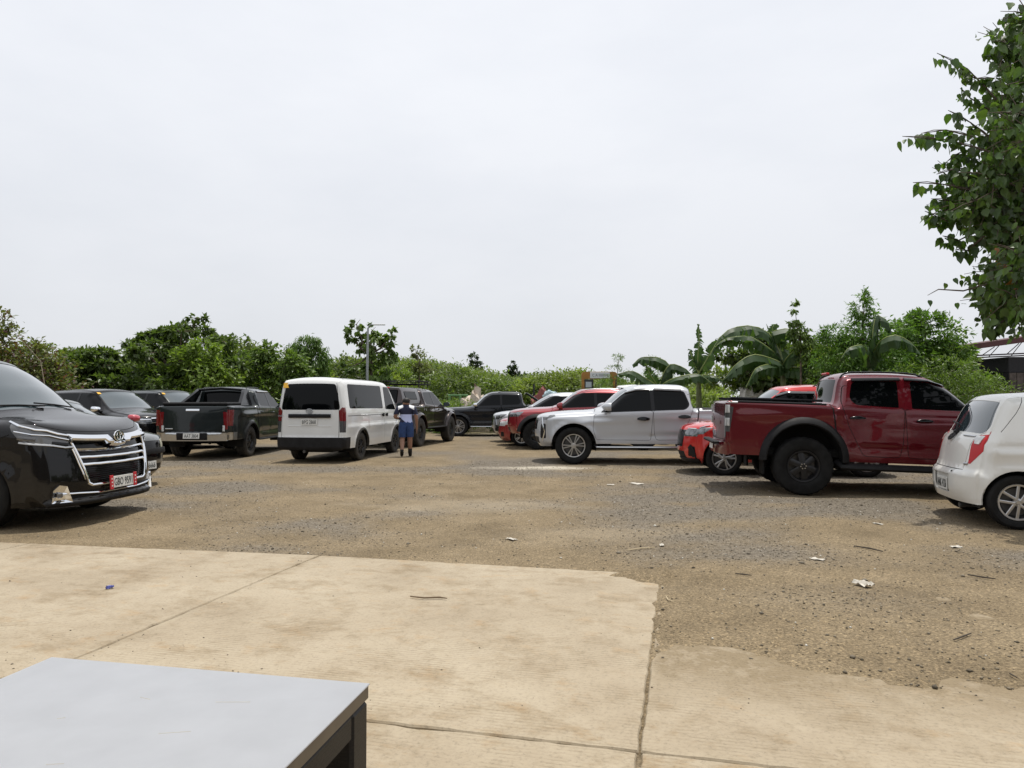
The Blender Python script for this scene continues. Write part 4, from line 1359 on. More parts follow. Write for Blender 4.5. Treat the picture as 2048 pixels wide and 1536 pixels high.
HH = 81
c.finish(by_wheel(c, 1, -1, -3.66, 17.0, HH), HH)
tag(c.root, 'white passenger van seen from behind, dark rear window with orange sticker', 'van')
wheels(c, tw=.215, rr=.20, style='plain', spokes=8, face=M_darkalloy, dusty=True, inset=.015)
flares(c, w=.05, t=.02, mat=M_tyre_dusty)
handle(c, 2.12, 1.06, M_plastic, .16, .09); handle(c, 1.84, 1.06, M_plastic, .16, .09)
mirror(c, .95, 1.25, .86, M_plastic, (.14, .2, .24))
p, n = c.rp(0.0, 14.30, .012)
g = G()
P_, N_ = zip(*[c.rp(y, 14.22, .014) for y in np.linspace(-.50, .50, 9)])
g.bar(P_, N_, .085, .022); c.place(g.obj('tailgate_handle', M_plastic, c.root))
p, n = c.rp(0, 14.46, .010); plate(c, p, n, .39, .135, 'BPG 2868')
p, n = c.rp(0, 14.03, .004); emblem(c, p, n, .15, .10, M_satin)
p, n = c.rp(.68, 14.22, .004)
t_ = text_mesh('HIACE', .045, .19)
u_ = vec((0, -1, 0)); v_ = np.cross(n, u_)
for q in t_.vertices: q.co = Vector(p + u_*q.co.x + v_*q.co.y + n*(q.co.z + .002))
c.place(link('lettering', t_, M_satin, c.root))
p, n = c.rp(.60, 12.55, .001); g = G(); u_ = vec((0, 1, 0)); v_ = np.cross(n, u_)
g.box(p, (.004, .14, .12), 0, Matrix((n, u_, v_)).transposed()); c.place(g.obj('sticker', M_sticker, c.root))
g = G(); P_, N_ = zip(*[c.rp(y, 14.62, .002) for y in np.linspace(-.52, .52, 7)]); g.bar(P_, N_, .02, .006); c.place(g.obj('tailgate_crease', P_white, c.root))
g = G(); g.tube([(c.L/2-4.3, .1, .3), (c.L/2-4.68, .1, .27)], .035, 8); c.place(g.obj('exhaust_pipe', M_disc, c.root))
c.place(G().box((c.L/2-4.35, -.2, .33), (.5, .7, .16), .05).obj('spare_wheel_carrier', M_under, c.root))

# ---- dark grey-green pickup, rear to the camera
P_grey = paint('graphite_paint', (0.012, 0.017, 0.018), metal=.3, rough=.3, dust=.08, spec=.2, coat=.7)
c = pickup('pickup_truck', P_grey, L=5.32, W=1.93, roof=1.80, hood=1.18, belt=1.24, rail=1.30, tyre=.39, arch=.46, axles=(.93, 4.06), tail='dark', tailm=M_satin, rear_low=.46)
EH = 90
c.finish(by_wheel(c, 1, -1, -6.72, 18.1, EH), EH)
tag(c.root, 'dark graphite pickup seen from behind, red tail lamps and silver bumper corners', 'pickup truck')
wheels(c, tw=.26, rr=.23, style='fat', spokes=6, face=M_darkalloy, dusty=True, inset=.015)
flares(c, w=.05, t=.028)
handle(c, 2.48, 1.10, P_grey); handle(c, 3.32, 1.13, P_grey)
mirror(c, 1.62, 1.27, .90, P_grey)
side_steps(c, .42, 1.45, 3.5, M_plastic)
visor(c, [(2.05, 1.60), (2.32, 1.665), (3.30, 1.66)])
rails(c, 10.2, 12.6, .56, M_gloss, h=.03, r=.014)
g = G(); P_, N_ = zip(*[c.rp(y, 17.22, .014) for y in np.linspace(-.16, .16, 5)]); g.bar(P_, N_, .05, .016); c.place(g.obj('tailgate_handle', M_chrome, c.root))
for sd in (1, -1):
    g = G(); P_, N_ = zip(*[c.rp(sd*y, 18.02, .010) for y in (.70, .75)]); g.bar(P_, N_, .14, .010); c.place(g.obj('reversing_light', M_clear, c.root))
g = G(); P_, N_ = zip(*[c.rp(y, 18.1, .004) for y in np.linspace(.48, .66, 4)]); g.bar(P_, N_, .022, .006); c.place(g.obj('badge', M_satin, c.root))
g = G(); P_, N_ = zip(*[c.rp(y, 20.35, .008) for y in np.linspace(-.36, .36, 7)]); g.bar(P_, N_, .17, .012); c.place(g.obj('bumper_centre', M_plastic, c.root))
p, n = c.rp(0, 20.25, .024); plate(c, p, (-1, 0, .05), .39, .13, 'AAT 3804')
# black sail panels behind the cab and a raised lid
x0 = c.L/2 - 3.60
for sd in (1, -1):
    g = G()
    out_ = [(x0 - .78, 1.31), (x0 + .02, 1.30), (x0 + .10, 1.735), (x0 - .06, 1.72), (x0 - .25, 1.60)]
    V = [(x, sd*(.80 - .42*max(z - 1.31, 0)), z) for x, z in out_] + [(x, sd*(.72 - .42*max(z - 1.31, 0)), z) for x, z in out_]
    m = len(out_)
    F = [tuple(range(m)), tuple(range(2*m - 1, m - 1, -1))] + [(i, (i+1) % m, m + (i+1) % m, m + i) for i in range(m)]
    g.add(V, F); c.place(g.obj('sail_panel', M_gloss, c.root, sharp=30))
g = G(); g.tube([(x0 - .02, -.60, 1.70), (x0 - .03, 0, 1.745), (x0 - .02, .60, 1.70)], .05, 8, flat=.7)
c.place(g.obj('sports_bar', M_gloss, c.root))
c.place(G().box((c.L/2 - 4.45, 0, 1.345), (1.45, 1.56, .075), .025).obj('bed_lid', M_plastic, c.root))
for sd in (1, -1):
    c.place(G().box((c.L/2 - 5.0, sd*.30, .42), (.1, .04, .10), .01).obj('tow_hook', M_under, c.root))

# ---- brown lifted pickup with roof basket, rear to the camera
P_brown = paint('brown_paint', (0.022, 0.012, 0.011), metal=.35, rough=.28, dust=.10, spec=.2)
c = pickup('pickup_truck', P_brown, L=5.20, W=1.86, roof=1.80, hood=1.16, belt=1.20, rail=1.22, tyre=.42, arch=.50, axles=(.93, 4.0), tail='dark', sill=.50, rear_low=.58)
# canopy over the bed
BH = 77
c.finish(by_wheel(c, 1, -1, -2.94, 22.1, BH), BH, zbody=.06)
tag(c.root, 'brown lifted pickup with black roof basket behind the white van', 'pickup truck')
wheels(c, tw=.30, rr=.22, style='fat', spokes=8, face=M_darkalloy, knobs=.010, dusty=True, inset=-.04, tr=.45)
flares(c, w=.08, t=.07, mat=P_brown)
mirror(c, 1.60, 1.24, .90, P_brown)
handle(c, 2.45, 1.08, M_chrome)
side_steps(c, .50, 1.5, 3.4, M_plastic)
# canopy shell
g = G()
x0, x1 = c.L/2 - 3.60, c.L/2 - 5.12
prof = [(.80, 1.23), (.78, 1.40), (.68, 1.68), (.60, 1.76), (0, 1.80)]
ring = prof + [(-y, z) for y, z in prof[:-1][::-1]]
V = []; F = []
for x, kx in ((x0, 0), (x1 + .20, 0), (x1, 1)):
    for (y, z) in ring: V.append((x + (.17*(z - 1.23)/.57 if kx else 0), y*(1 if not kx else .99), z - (.015 if kx else 0)))
m = len(ring)
for i in range(2):
    for j in range(m - 1): F.append((i*m+j, i*m+j+1, (i+1)*m+j+1, (i+1)*m+j))
F.append(tuple(range(2*m, 3*m)))
g.add(V, F); cn = c.place(g.obj('canopy', P_brown, c.root, sharp=30))
M3 = Matrix.Rotation(R(-16.6), 3, 'Y')
c.place(G().box((x1 + .068, 0, 1.50), (.02, 1.18, .40), .02, Matrix.Rotation(R(16.6), 3, 'Y')).obj('canopy_window', M_glass, cn))
c.place(G().box((x1 + .155, 0, 1.755), (.03, .62, .035), .01).obj('brake_light', M_redlens, cn))
for sd in (1, -1): c.place(G().box((c.L/2 - 4.35, sd*.735, 1.52), (.95, .02, .26), .02, Matrix.Rotation(R(sd*20), 3, 'X')).obj('canopy_side_window', M_glass, cn))
# roof basket
g = G()
for z in (1.90, 2.0):
    xs0, xs1 = c.L/2 - 2.15, c.L/2 - 3.55
    q = .60
    g.tube([(xs0, -q, z), (xs0, q, z)], .016, 6); g.tube([(xs1, -q, z), (xs1, q, z)], .016, 6)
    g.tube([(xs0, q, z), (xs1, q, z)], .016, 6); g.tube([(xs0, -q, z), (xs1, -q, z)], .016, 6)
for i in range(6):
    x = xs0 + (xs1 - xs0)*i/5
    g.tube([(x, -q, 1.90), (x, q, 1.90)], .012, 6)
    for sd in (1, -1): g.tube([(x, sd*q, 1.80 if i in (1, 4) else 1.90), (x, sd*q, 2.0)], .012, 6)
c.place(g.obj('roof_basket', M_plastic, c.root))
p, n = c.rp(0, 20.3, .02); plate(c, p, (-1, 0, .05), .39, .13, None)

# ---- black pickup facing left, far end
P_navy = paint('navy_black_paint', (0.006, 0.008, 0.012), rough=.2, dust=.03, spec=.10, coat=.55)
c = pickup('pickup_truck', P_navy, L=5.30, W=1.86, roof=1.82, hood=1.16, belt=1.22, rail=1.26, tyre=.40, arch=.46, axles=(.92, 4.05), tail='dark', sill=.38)
c.finish(by_wheel(c, 0, 1, -2.17, 28.6, 181), 181)
tag(c.root, 'black pickup with silver multi-spoke wheels facing left at the far end', 'pickup truck')
wheels(c, tw=.25, rr=.27, style='twin', spokes=7, face=M_alloy, inset=.01)
mirror(c, 1.60, 1.27, .90, M_chrome); handle(c, 2.48, 1.10, P_navy)
side_steps(c, .40, 1.45, 3.5, M_satin); rails(c, 10.4, 12.6, .56, M_gloss, h=.03, r=.014)
g = G()
x0 = c.L/2 - 3.72
for sd in (1, -1): g.tube([(x0 - .65, sd*.76, 1.30), (x0 - .10, sd*.66, 1.66), (x0 + .05, sd*.62, 1.74)], .05, 8, flat=.6)
c.place(g.obj('sports_bar', M_gloss, c.root))

# ---- silver-white pickup facing left
P_silver = paint('pearl_white_paint', (0.45, 0.47, 0.50), metal=.25, rough=.3, dust=.35)
c = pickup('pickup_truck', P_silver, L=5.30, W=1.84, roof=1.80, hood=1.17, belt=1.17, rail=1.24, tyre=.415, arch=.50, axles=(.90, 3.92), nose='shield', sill=.46, tail='red', front_low=.37)
LH = 176
c.finish(by_wheel(c, 0, 1, 1.38, 15.94, LH), LH)
tag(c.root, 'pearl white pickup facing left with dark windows and black door handles', 'pickup truck')
wheels(c, tw=.27, rr=.262, style='twin', spokes=6, face=M_alloy, dark=M_darkalloy, knobs=.006, inset=.0)
mirror(c, 1.62, 1.28, .87, P_silver, (.20, .29, .19), lower=M_chrome)
handle(c, 2.44, 1.01, M_gloss, .27, .085); handle(c, 3.34, 1.05, M_gloss, .27, .085)
side_steps(c, .39, 1.42, 3.5, M_satin, r=.035)
visor(c, [(2.06, 1.59), (2.30, 1.655), (2.62, 1.67)], M_smoke, .06); visor(c, [(2.68, 1.67), (3.30, 1.645)], M_smoke, .06)
for sd in (1, -1):
    # dark shield trim and chrome at the nose corner
    g = G(); P_, N_ = zip(*[c.rp(sd*u, kk, .006) for u, kk in ((.60, 3.55), (.66, 2.6), (.70, 1.9), (.60, 1.0))]); g.bar(P_, N_, .04, .012); c.place(g.obj('grille_surround', M_chrome, c.root))
    g = G(); P_, N_ = zip(*[c.sp(a, z, sd, .006) for a, z in ((4.35, .93), (4.6, .94))]); g.bar(P_, N_, .17, .01); c.place(g.obj('fuel_cover', M_gloss, c.root))
    g = G(); P_, N_ = zip(*[c.sp(a, z, sd, .008) for a, z in ((3.74, 1.225), (4.4, 1.228), (5.1, 1.23))]); g.bar(P_, N_, .05, .012); c.place(g.obj('bed_rail_cap', M_plastic, c.root))

# ---- red pickup with black flares facing left, behind the white one
P_red = paint('red_paint', (0.24, 0.012, 0.020), metal=.25, rough=.26, dust=.25)
c = pickup('pickup_truck', P_red, L=5.30, W=1.86, roof=1.80, hood=1.20, belt=1.22, rail=1.28, tyre=.43, arch=.50, axles=(.95, 4.0), tail='red', sill=.52, front_low=.44)
c.finish(by_wheel(c, 0, 1, .74, 20.8, 175), 175)
tag(c.root, 'red pickup with wide black wheel-arch flares, half behind the white pickup', 'pickup truck')
wheels(c, tw=.30, rr=.22, style='fat', spokes=6, face=M_darkalloy, knobs=.010, inset=-.05)
flares(c, w=.11, t=.085)
mirror(c, 1.60, 1.28, .90, P_red, (.17, .24, .19)); handle(c, 2.48, 1.10, M_chrome)
rails(c, 10.0, 12.7, .56, M_satin, h=.03, r=.013)

# ---- dark red pickup facing right, near
P_maroon = paint('maroon_paint', (0.11, 0.0035, 0.010), metal=.25, rough=.24, dust=.12, spec=.2, coat=.8)
c = pickup('pickup_truck', P_maroon, L=5.28, W=1.87, roof=1.80, hood=1.15, belt=1.21, rail=1.28, rake=.02, tyre=.435, arch=.54, axles=(.93, 4.06), tail='smoke', sill=.43, rear_low=.46, tailm=P_maroon, pillar=True)
NH = -9
c.finish(by_wheel(c, 1, -1, 4.36, 10.72, NH), NH, pitch=1.5, zbody=.055)
tag(c.root, 'dark red pickup with big black off-road wheels facing right', 'pickup truck')
wheels(c, tw=.31, rr=.235, style='fat', spokes=6, face=M_darkalloy, knobs=.009, inset=-.06, nuts=True)
flares(c, w=.10, t=.075, mat=M_plastic)
mirror(c, 1.60, 1.28, .90, P_maroon)
handle(c, 2.40, 1.055, M_gloss, .22, .045); handle(c, 3.32, 1.075, M_gloss, .22, .045)
visor(c, [(2.05, 1.59), (2.30, 1.655), (2.62, 1.67)], M_gloss, .07); visor(c, [(2.68, 1.67), (3.36, 1.645)], M_gloss, .07)
rails(c, 9.9, 13.0, .57, M_gloss, h=.035, r=.016)
side_steps(c, .36, 1.45, 3.5, M_plastic, r=.075)
for sd in (1, -1):
    lamp = c.shell.get('tail_light' + ('' if sd > 0 else '#R'))
    for z in (1.17, .97):
        g = G(); P_, N_ = zip(*[c.sp(a, z, sd, .010) for a in (5.13, 5.17, 5.20)]); g.bar(P_, N_, .12, .012); c.place(g.obj('lamp_unit', M_clear, lamp))
    g = G(); P_, N_ = zip(*[c.sp(a, 1.265, sd, .010) for a in (5.02, 5.10, 5.19)]); g.bar(P_, N_, .024, .012); c.place(g.obj('lamp_cap', M_chrome, lamp))
    g = G(); P_, N_ = zip(*[c.sp(a, z, sd, .005) for a, z in ((3.74, 1.262), (4.1, 1.266), (4.5, 1.270), (4.8, 1.273), (5.10, 1.276))]); g.bar(P_, N_, .022, .016); c.place(g.obj('bed_rail_cap', M_plastic, c.root))
    g = G(); g.box((c.L/2 - 4.62, sd*.72, .42), (.03, .30, .46), .01); c.place(g.obj('mud_flap', M_tyre, c.root))
    # bed rim the eye looks down on
    g = G(); g.tube([(c.L/2 - 3.75, sd*.70, 1.325), (c.L/2 - 5.1, sd*.70, 1.335)], .022, 6); c.place(g.obj('bed_rail_tube', M_gloss, c.root))
c.place(G().box((c.L/2 - 5.30, 0, .64), (.10, 1.3, .05), .015).obj('bumper_step', M_plastic, c.root))
c.place(G().box((c.L/2 - 3.53, 0, 1.765), (.05, .30, .035), .01).obj('brake_light', M_redlens, c.root))
p, n = c.rp(0, 20.3, .012); plate(c, p, (-1, 0, .05), .39, .13, None)
# ------------------------------------------------------------------ cars and sport utility vehicles
def suv(name, mat, L=4.8, W=1.86, roof=1.78, hood=1.08, belt=1.12, tyre=.37, arch=.43, axles=(.92, 3.70), lamp=None, front_low=.26, sill=.30, rear_low=.34,
        cowl=1.25, ws=.85, tailgate=.25, back=None, chrome=False, kf=1.0):
    """two-box body: bonnet and a cabin that runs to the tail"""
    h = hood; b = back or roof - .10
    rows = [(.14, front_low, .66, .28, .0, 2.6), (.03, front_low+.14, .72, .30, 0, 2.6), (.0, h-.44, .74, .32, 0, 2.5), (.03, h-.22, .74, .30, -.01, 2.5),
            (.10, h-.09, .74, .26, -.03, 2.4), (.30, h-.02, .73, .12, -.05, 2.4), (.75, h+.04, .73, .03, -.06, 2.4), (cowl-.12, h+.085, .72, .03, -.06, 2.4),
            (cowl, h+.11, .71, .10, -.03, 2.3), (cowl+ws*.72, roof-.15, .61, .12, -.05, 2.3), (cowl+ws, roof-.035, .58, .05, -.055, 2.3, .09), (cowl+ws+.55, roof, .58, 0, -.055, 2.3, .09),
            (L-1.2, roof-.02, .57, 0, -.05, 2.3, .09), (L-tailgate-.28, b, .57, -.02, -.04, 2.3, .09), (L-tailgate-.10, b-.09, .58, -.06, -.02, 2.3, .09), (L-.10, belt+.02, .70, -.10, 0, 2.4, .09),
            (L-.03, belt-.20, .74, -.15, 0, 2.5), (L-.0, .62, .74, -.18, 0, 2.6), (L-.01, .46, .73, -.18, 0, 2.6), (L-.05, rear_low, .70, -.20, 0, 2.6)]
    plan = [(0, W/2-.14), (.35, W/2-.03), (.8, W/2), (L*.5, W/2), (L-1, W/2-.005), (L, W/2-.10)]
    c = Car(name, L, W, rows, (front_low+.02, sill, rear_low), axles, tyre, arch, [(0, belt-.08), (1.4, belt-.04), (L-.6, belt+.06), (L, belt+.06)], plan, tum=.40, low=(.55, .30),
            creases=((.9, belt-.20, L-.3, belt-.12, .018, .035), (1.3, .48, L-1.3, .52, -.02, .05)))
    c.R_('windshield', M_shield, [(-.93, 8.12), (.93, 8.12), (.94, 9.45), (-.94, 9.45)], r=.06)
    c.R_('rear_window', M_glass, [(-.82, 14.12), (.82, 14.12), (.84, 14.92), (-.84, 14.92)], r=.05)
    f0 = cowl + .16; bp = cowl + ws + .38; cp = L - tailgate - 1.02
    hull = [(f0, belt-.005), (L-.62, belt+.07), (L-.66, belt+.15), (L-tailgate-.62, b-.105), (cowl+ws+.04, roof-.125), (cowl+ws*.72+.02, roof-.205)]
    c.S_('window_trim', M_gloss, hull, off=.0015, r=(.03, .06, .05, .08, .12, .08))
    c.S_('door_window', M_glass, [(f0+.06, belt+.008), (bp-.04, belt+.03), (bp-.05, roof-.135), (cowl+ws+.06, roof-.137), (cowl+ws*.72+.06, roof-.21)], off=-.003, r=.03)
    c.S_('door_window~rear', M_glass, [(bp+.04, belt+.032), (cp, belt+.055), (cp-.04, roof-.15), (bp+.03, roof-.135)], off=-.003, r=.03)
    c.S_('quarter_window', M_glass, [(cp+.06, belt+.057), (L-.66, belt+.082), (L-tailgate-.64, b-.12), (cp+.02, roof-.15)], off=-.003, r=.03)
    c.seam([(cowl-.02, belt-.05), (cowl-.04, .75), (cowl+.06, sill+.08), (bp-.03, sill+.08), (bp, belt+.03)], rnd=.05)
    c.seam([(bp, belt+.03), (bp+.03, sill+.08), (cp-.42, sill+.08), (cp-.1, .85), (cp+.03, belt+.05)], rnd=.06)
    c.seam_r([(-.99, 7.2), (-.6, 7.55), (.6, 7.55), (.99, 7.2)])
    c.seam_r([(-.86, 14.0), (-.84, 15.2), (-.72, 16.9), (.72, 16.9), (.84, 15.2), (.86, 14.0)])
    c.R_('grille', M_gloss, [(-.55, 1.8), (.55, 1.8), (.62, 3.5), (-.62, 3.5)], r=.03)
    lm = lamp or M_headglass
    c.R_('headlight', lm, [(.60, 2.75), (1.0, 2.8), (1.0, 3.95), (.62, 3.6)], off=.002, r=.02, mirror=True)
    c.S_('headlight', lm, [(.1, h-.25), (.42, h-.22), (.60, h-.09), (.1, h-.10)], off=.002)
    c.R_('front_intake', M_plastic, [(-.66, .4), (.66, .4), (.60, 1.4), (-.60, 1.4)], r=.03)
    c.R_('fog_light', M_plastic, [(.74, .9), (.95, .9), (.95, 1.9), (.78, 1.9)], r=.03, mirror=True)
    c.R_('tail_light', M_redlens, [(.72, 15.1), (1.0, 15.1), (1.0, 16.0), (.76, 16.0)], off=.004, mirror=True)
    c.S_('tail_light', M_redlens, [(L-.38, belt-.0), (L+.1, belt+.0), (L+.1, belt-.22), (L-.33, belt-.22)], off=.004)
    c.build(mat)
    return c

# black SUV with a yellow sticker on its windshield
c = suv('sport_utility_vehicle', P_black, L=4.85, roof=1.76, hood=1.10, belt=1.14, chrome=True)
c.finish(by_nose(c, -9.0, 18.7, -24), -24)
tag(c.root, 'black SUV with yellow windshield sticker, between black van and graphite pickup', 'suv')
wheels(c, style='twin', spokes=6); mirror(c, 1.45, 1.20, .90, M_chrome)
p, n = c.rp(-.52, 9.35, .002); c.place(G().box(p, (.08, .15, .004), 0, Matrix((unit(np.cross((0, 1, 0), n)), (0, 1, 0), n)).transposed()).obj('sticker', M_sticker, c.root))
P_, N_ = zip(*[c.rp(y, 3.55, .012) for y in np.linspace(-.45, .45, 7)]); g = G(); g.bar(P_, N_, .045, .014); c.place(g.obj('grille_bar', M_chrome, c.root))
P_, N_ = zip(*[c.rp(y, 2.9, .012) for y in np.linspace(-.45, .45, 7)]); g = G(); g.bar(P_, N_, .03, .014); c.place(g.obj('grille_bar', M_chrome, c.root))
for sd in (1, -1):
    P_, N_ = zip(*[c.rp(sd*y, 3.4, .012) for y in (.46, .58, .68)]); g = G(); g.bar(P_, N_, .025, .012); c.place(g.obj('lamp_strip', M_chrome, c.root))
# the next dark SUV
c = suv('sport_utility_vehicle', P_grey, L=4.85, roof=1.78, hood=1.10, belt=1.14)
c.finish(by_nose(c, -8.55, 21.4, -22), -22)
tag(c.root, 'dark grey SUV mostly hidden behind the graphite pickup, only cabin showing', 'suv')
wheels(c, style='twin', spokes=6); mirror(c, 1.45, 1.20, .90, M_chrome)
p, n = c.rp(-.52, 9.35, .002); c.place(G().box(p, (.08, .15, .004), 0, Matrix((unit(np.cross((0, 1, 0), n)), (0, 1, 0), n)).transposed()).obj('sticker', M_sticker, c.root))

# small dark car with red mirrors, nose past the black van
P_slate = paint('slate_paint', (0.10, 0.11, 0.11), metal=.5, rough=.3, dust=.6)
M_cream = simple('aged_lens', (0.62, 0.60, 0.48), rough=.2, coat=.6, noise=.2)
c = suv('hatchback_car', P_slate, L=3.9, W=1.68, roof=1.48, hood=.90, belt=.93, tyre=.30, arch=.35, axles=(.80, 3.2), lamp=M_cream, front_low=.18, sill=.22, rear_low=.26, cowl=1.05, ws=.85)
c.finish(by_nose(c, -5.95, 11.6, -13), -13)
tag(c.root, 'dark grey small car with red mirror, only its nose showing past the black van', 'car')
wheels(c, tw=.19, rr=.19, spokes=5); mirror(c, 1.02, 1.10, .80, simple('mirror_red', (.42, .03, .05), .3, coat=1.0), (.14, .22, .14))
p, n = c.rp(0, 1.35, .03); plate(c, p, (1, 0, .05), .39, .13, 'NBC 6666')
P_, N_ = zip(*[c.rp(y, 2.55, .02) for y in np.linspace(-.55, .55, 7)]); g = G(); g.bar(P_, N_, .10, .02); c.place(g.obj('grille_bar', M_plastic, c.root))

# silver SUV facing left behind the red cars
P_sil2 = paint('silver_paint', (0.50, 0.52, 0.54), metal=.5, rough=.3, dust=.3)
c = suv('sport_utility_vehicle', P_sil2, L=4.7, roof=1.72, hood=1.06, belt=1.12, lamp=M_smoke, cowl=1.15, ws=1.0)
c.finish(by_nose(c, -.72, 25.0, 177), 177)
tag(c.root, 'silver white SUV facing left between black pickup and red cars', 'suv')
wheels(c, style='twin', spokes=6); mirror(c, 1.40, 1.20, .88, P_sil2)
for sd in (1, -1):
    P_, N_ = zip(*[c.rp(sd*u, kk, .008) for u, kk in ((.52, 3.4), (.60, 2.4), (.62, 1.5))]); g = G(); g.bar(P_, N_, .05, .012); c.place(g.obj('grille_surround', M_chrome, c.root))

# white boxy vehicle far behind, roof only
c = suv('sport_utility_vehicle', P_white, L=3.7, W=1.8, roof=2.06, hood=1.2, belt=1.3, cowl=1.0, ws=.45, axles=(.75, 2.9))
c.finish(by_nose(c, 2.75, 28.0, 178), 178)
tag(c.root, 'white boxy vehicle far behind, only its roof showing above the white pickup', 'suv')
wheels(c)

# small red sedan facing left
P_red2 = paint('cherry_red_paint', (0.28, 0.012, 0.018), metal=.2, rough=.24, dust=.25)
c = suv('sedan_car', P_red2, L=4.3, W=1.70, roof=1.47, hood=.90, belt=.93, tyre=.31, arch=.36, axles=(.85, 3.4), lamp=M_clear, front_low=.17, sill=.22, rear_low=.28, cowl=1.20, ws=1.0, tailgate=.55, back=1.30)
c.finish(by_wheel(c, 0, 1, .30, 22.2, 173), 173)
tag(c.root, 'small red sedan facing left, low nose ahead of the red pickup', 'car')
wheels(c, tw=.20, rr=.21, style='swirl', spokes=5, inset=.0); mirror(c, 1.40, 1.02, .80, P_red2)

# bright red crossover facing left, behind the dark red pickup's tail
P_bright = paint('bright_red_paint', (0.50, 0.014, 0.014), metal=.1, rough=.22, dust=.18)
c = suv('crossover_car', P_bright, L=4.03, W=1.71, roof=1.73, hood=1.00, belt=1.06, tyre=.33, arch=.385, axles=(.80, 3.32), lamp=M_headglass, front_low=.22, sill=.26, rear_low=.30, cowl=1.12, ws=.80, tailgate=.2)
MH = 171
c.finish(by_wheel(c, 0, 1, 4.0, 13.45, MH), MH)
tag(c.root, 'bright red crossover facing left, nose showing under the dark red pickup tail', 'car')
wheels(c, tw=.205, rr=.225, style='swirl', spokes=5, inset=-.01); mirror(c, 1.38, 1.12, .80, P_bright)
visor(c, [(1.78, 1.50), (1.98, 1.565), (3.0, 1.55)])
rails(c, 11.0, 13.2, .54, M_gloss, h=.03, r=.014)
for sd in (1, -1):
    P_, N_ = zip(*[c.rp(sd*u, kk, .010) for u, kk in ((.50, 3.75), (.62, 3.82), (.70, 3.9))]); g = G(); g.bar(P_, N_, .018, .010); c.place(g.obj('lamp_strip', M_chrome, c.root))
    P_, N_ = zip(*[c.sp(a, z, sd, .010) for a, z in ((.36, .905), (.46, .92), (.56, .935))]); g = G(); g.bar(P_, N_, .018, .010); c.place(g.obj('lamp_strip', M_chrome, c.root))
    P_, N_ = zip(*[c.rp(sd*u, kk, .012) for u, kk in ((.60, 1.9), (.66, 1.5), (.66, .9))]); g = G(); g.bar(P_, N_, .10, .014); c.place(g.obj('intake_trim', M_plastic, c.root))
P_, N_ = zip(*[c.rp(y, .35, .010) for y in np.linspace(-.70, .70, 11)]); g = G(); g.bar(P_, N_, .10, .014); c.place(g.obj('front_lip', M_plastic, c.root))

# ---- white hatchback, rear corner at the right edge
P_white2 = paint('plain_white_paint', (0.72, 0.72, 0.69), rough=.3, dust=.30, dust_z=.6)
L, W = 3.66, 1.60
rows = [(.12, .18, .60, .26, 0, 2.6), (.03, .32, .66, .28, 0, 2.6), (0, .52, .68, .30, 0, 2.5), (.04, .74, .68, .28, 0, 2.5), (.12, .86, .67, .24, -.02, 2.4), (.40, .94, .66, .10, -.04, 2.4), (.78, 1.0, .66, .04, -.05, 2.4),
        (.86, 1.02, .65, .10, -.03, 2.3), (1.36, 1.38, .56, .12, -.05, 2.3), (1.62, 1.49, .54, .04, -.05, 2.3), (2.2, 1.525, .54, 0, -.05, 2.3), (2.9, 1.50, .535, 0, -.05, 2.3), (3.15, 1.475, .56, -.03, -.045, 2.3, .09),
        (3.23, 1.42, .575, -.06, -.03, 2.3, .09), (3.46, 1.03, .655, -.10, -.02, 2.4, .10), (3.53, .95, .67, -.13, 0, 2.5, .11), (3.585, .70, .69, -.14, 0, 3.0, .10), (3.60, .63, .69, -.14, 0, 3.0, .10), (3.66, .57, .70, -.17, 0, 3.2, .09), (3.665, .42, .70, -.17, 0, 3.2, .09), (3.63, .30, .70, -.13, 0, 3.2, .08), (3.60, .245, .69, -.10, 0, 3.2, .08)]
c = Car('hatchback_car', L, W, rows, (.2, .22, .25), (.76, 3.13), .295, .345, [(0, .85), (1, .92), (3.0, .97), (L, .97)], [(0, .68), (.4, .77), (.9, .80), (2.9, .80), (3.3, .79), (L, .74)], tum=.36, low=(.5, .25),
        creases=((2.2, .80, 3.6, .86, .020, .045), (1.2, .42, 2.9, .46, -.015, .05)))
c.R_('windshield', M_shield, [(-.93, 7.1), (.93, 7.1), (.93, 8.7), (-.93, 8.7)], r=.05)
c.R_('rear_window', M_shield, [(-.90, 13.02), (.90, 13.02), (.95, 13.75), (.84, 13.96), (-.84, 13.96), (-.95, 13.75)], r=.05)
c.R_('tail_light', M_redlens, [(.80, 14.12), (1.0, 13.95), (1.0, 15.45), (.80, 16.15), (.76, 16.1), (.75, 15.2)], off=.004, mirror=True)
c.S_('tail_light', M_redlens, [(3.33, 1.06), (3.7, 1.06), (3.7, .80), (3.46, .82)], off=.004)
c.S_('door_window', M_glass, [(1.02, .985), (1.95, 1.0), (1.94, 1.40), (1.62, 1.40), (1.42, 1.31)], r=.03)
c.S_('door_window~rear', M_glass, [(2.02, 1.002), (2.52, 1.02), (2.60, 1.12), (2.52, 1.37), (2.01, 1.40)], r=(.03, .05, .06, .06, .03))
c.seam([(1.0, .95), (.98, .7), (1.08, .32), (1.95, .30), (1.98, 1.0)], rnd=.05)
c.seam([(1.98, 1.0), (2.0, .30), (2.5, .30), (2.80, .70), (2.77, 1.05), (2.66, 1.30), (2.55, 1.43)], rnd=.06)
c.seam([(2.98, 1.46), (3.10, 1.27), (3.27, 1.06)], w=.006)
c.seam_r([(-.85, 12.8), (-.90, 13.9), (-.78, 14.2), (-.72, 15.2), (-.68, 17.2), (.68, 17.2), (.72, 15.2), (.78, 14.2), (.90, 13.9), (.85, 12.8)], .010)
c.R_('plate_recess', P_white2, [(-.40, 18.15), (.40, 18.15), (.36, 19.75), (-.36, 19.75)], off=-.03, r=.03)
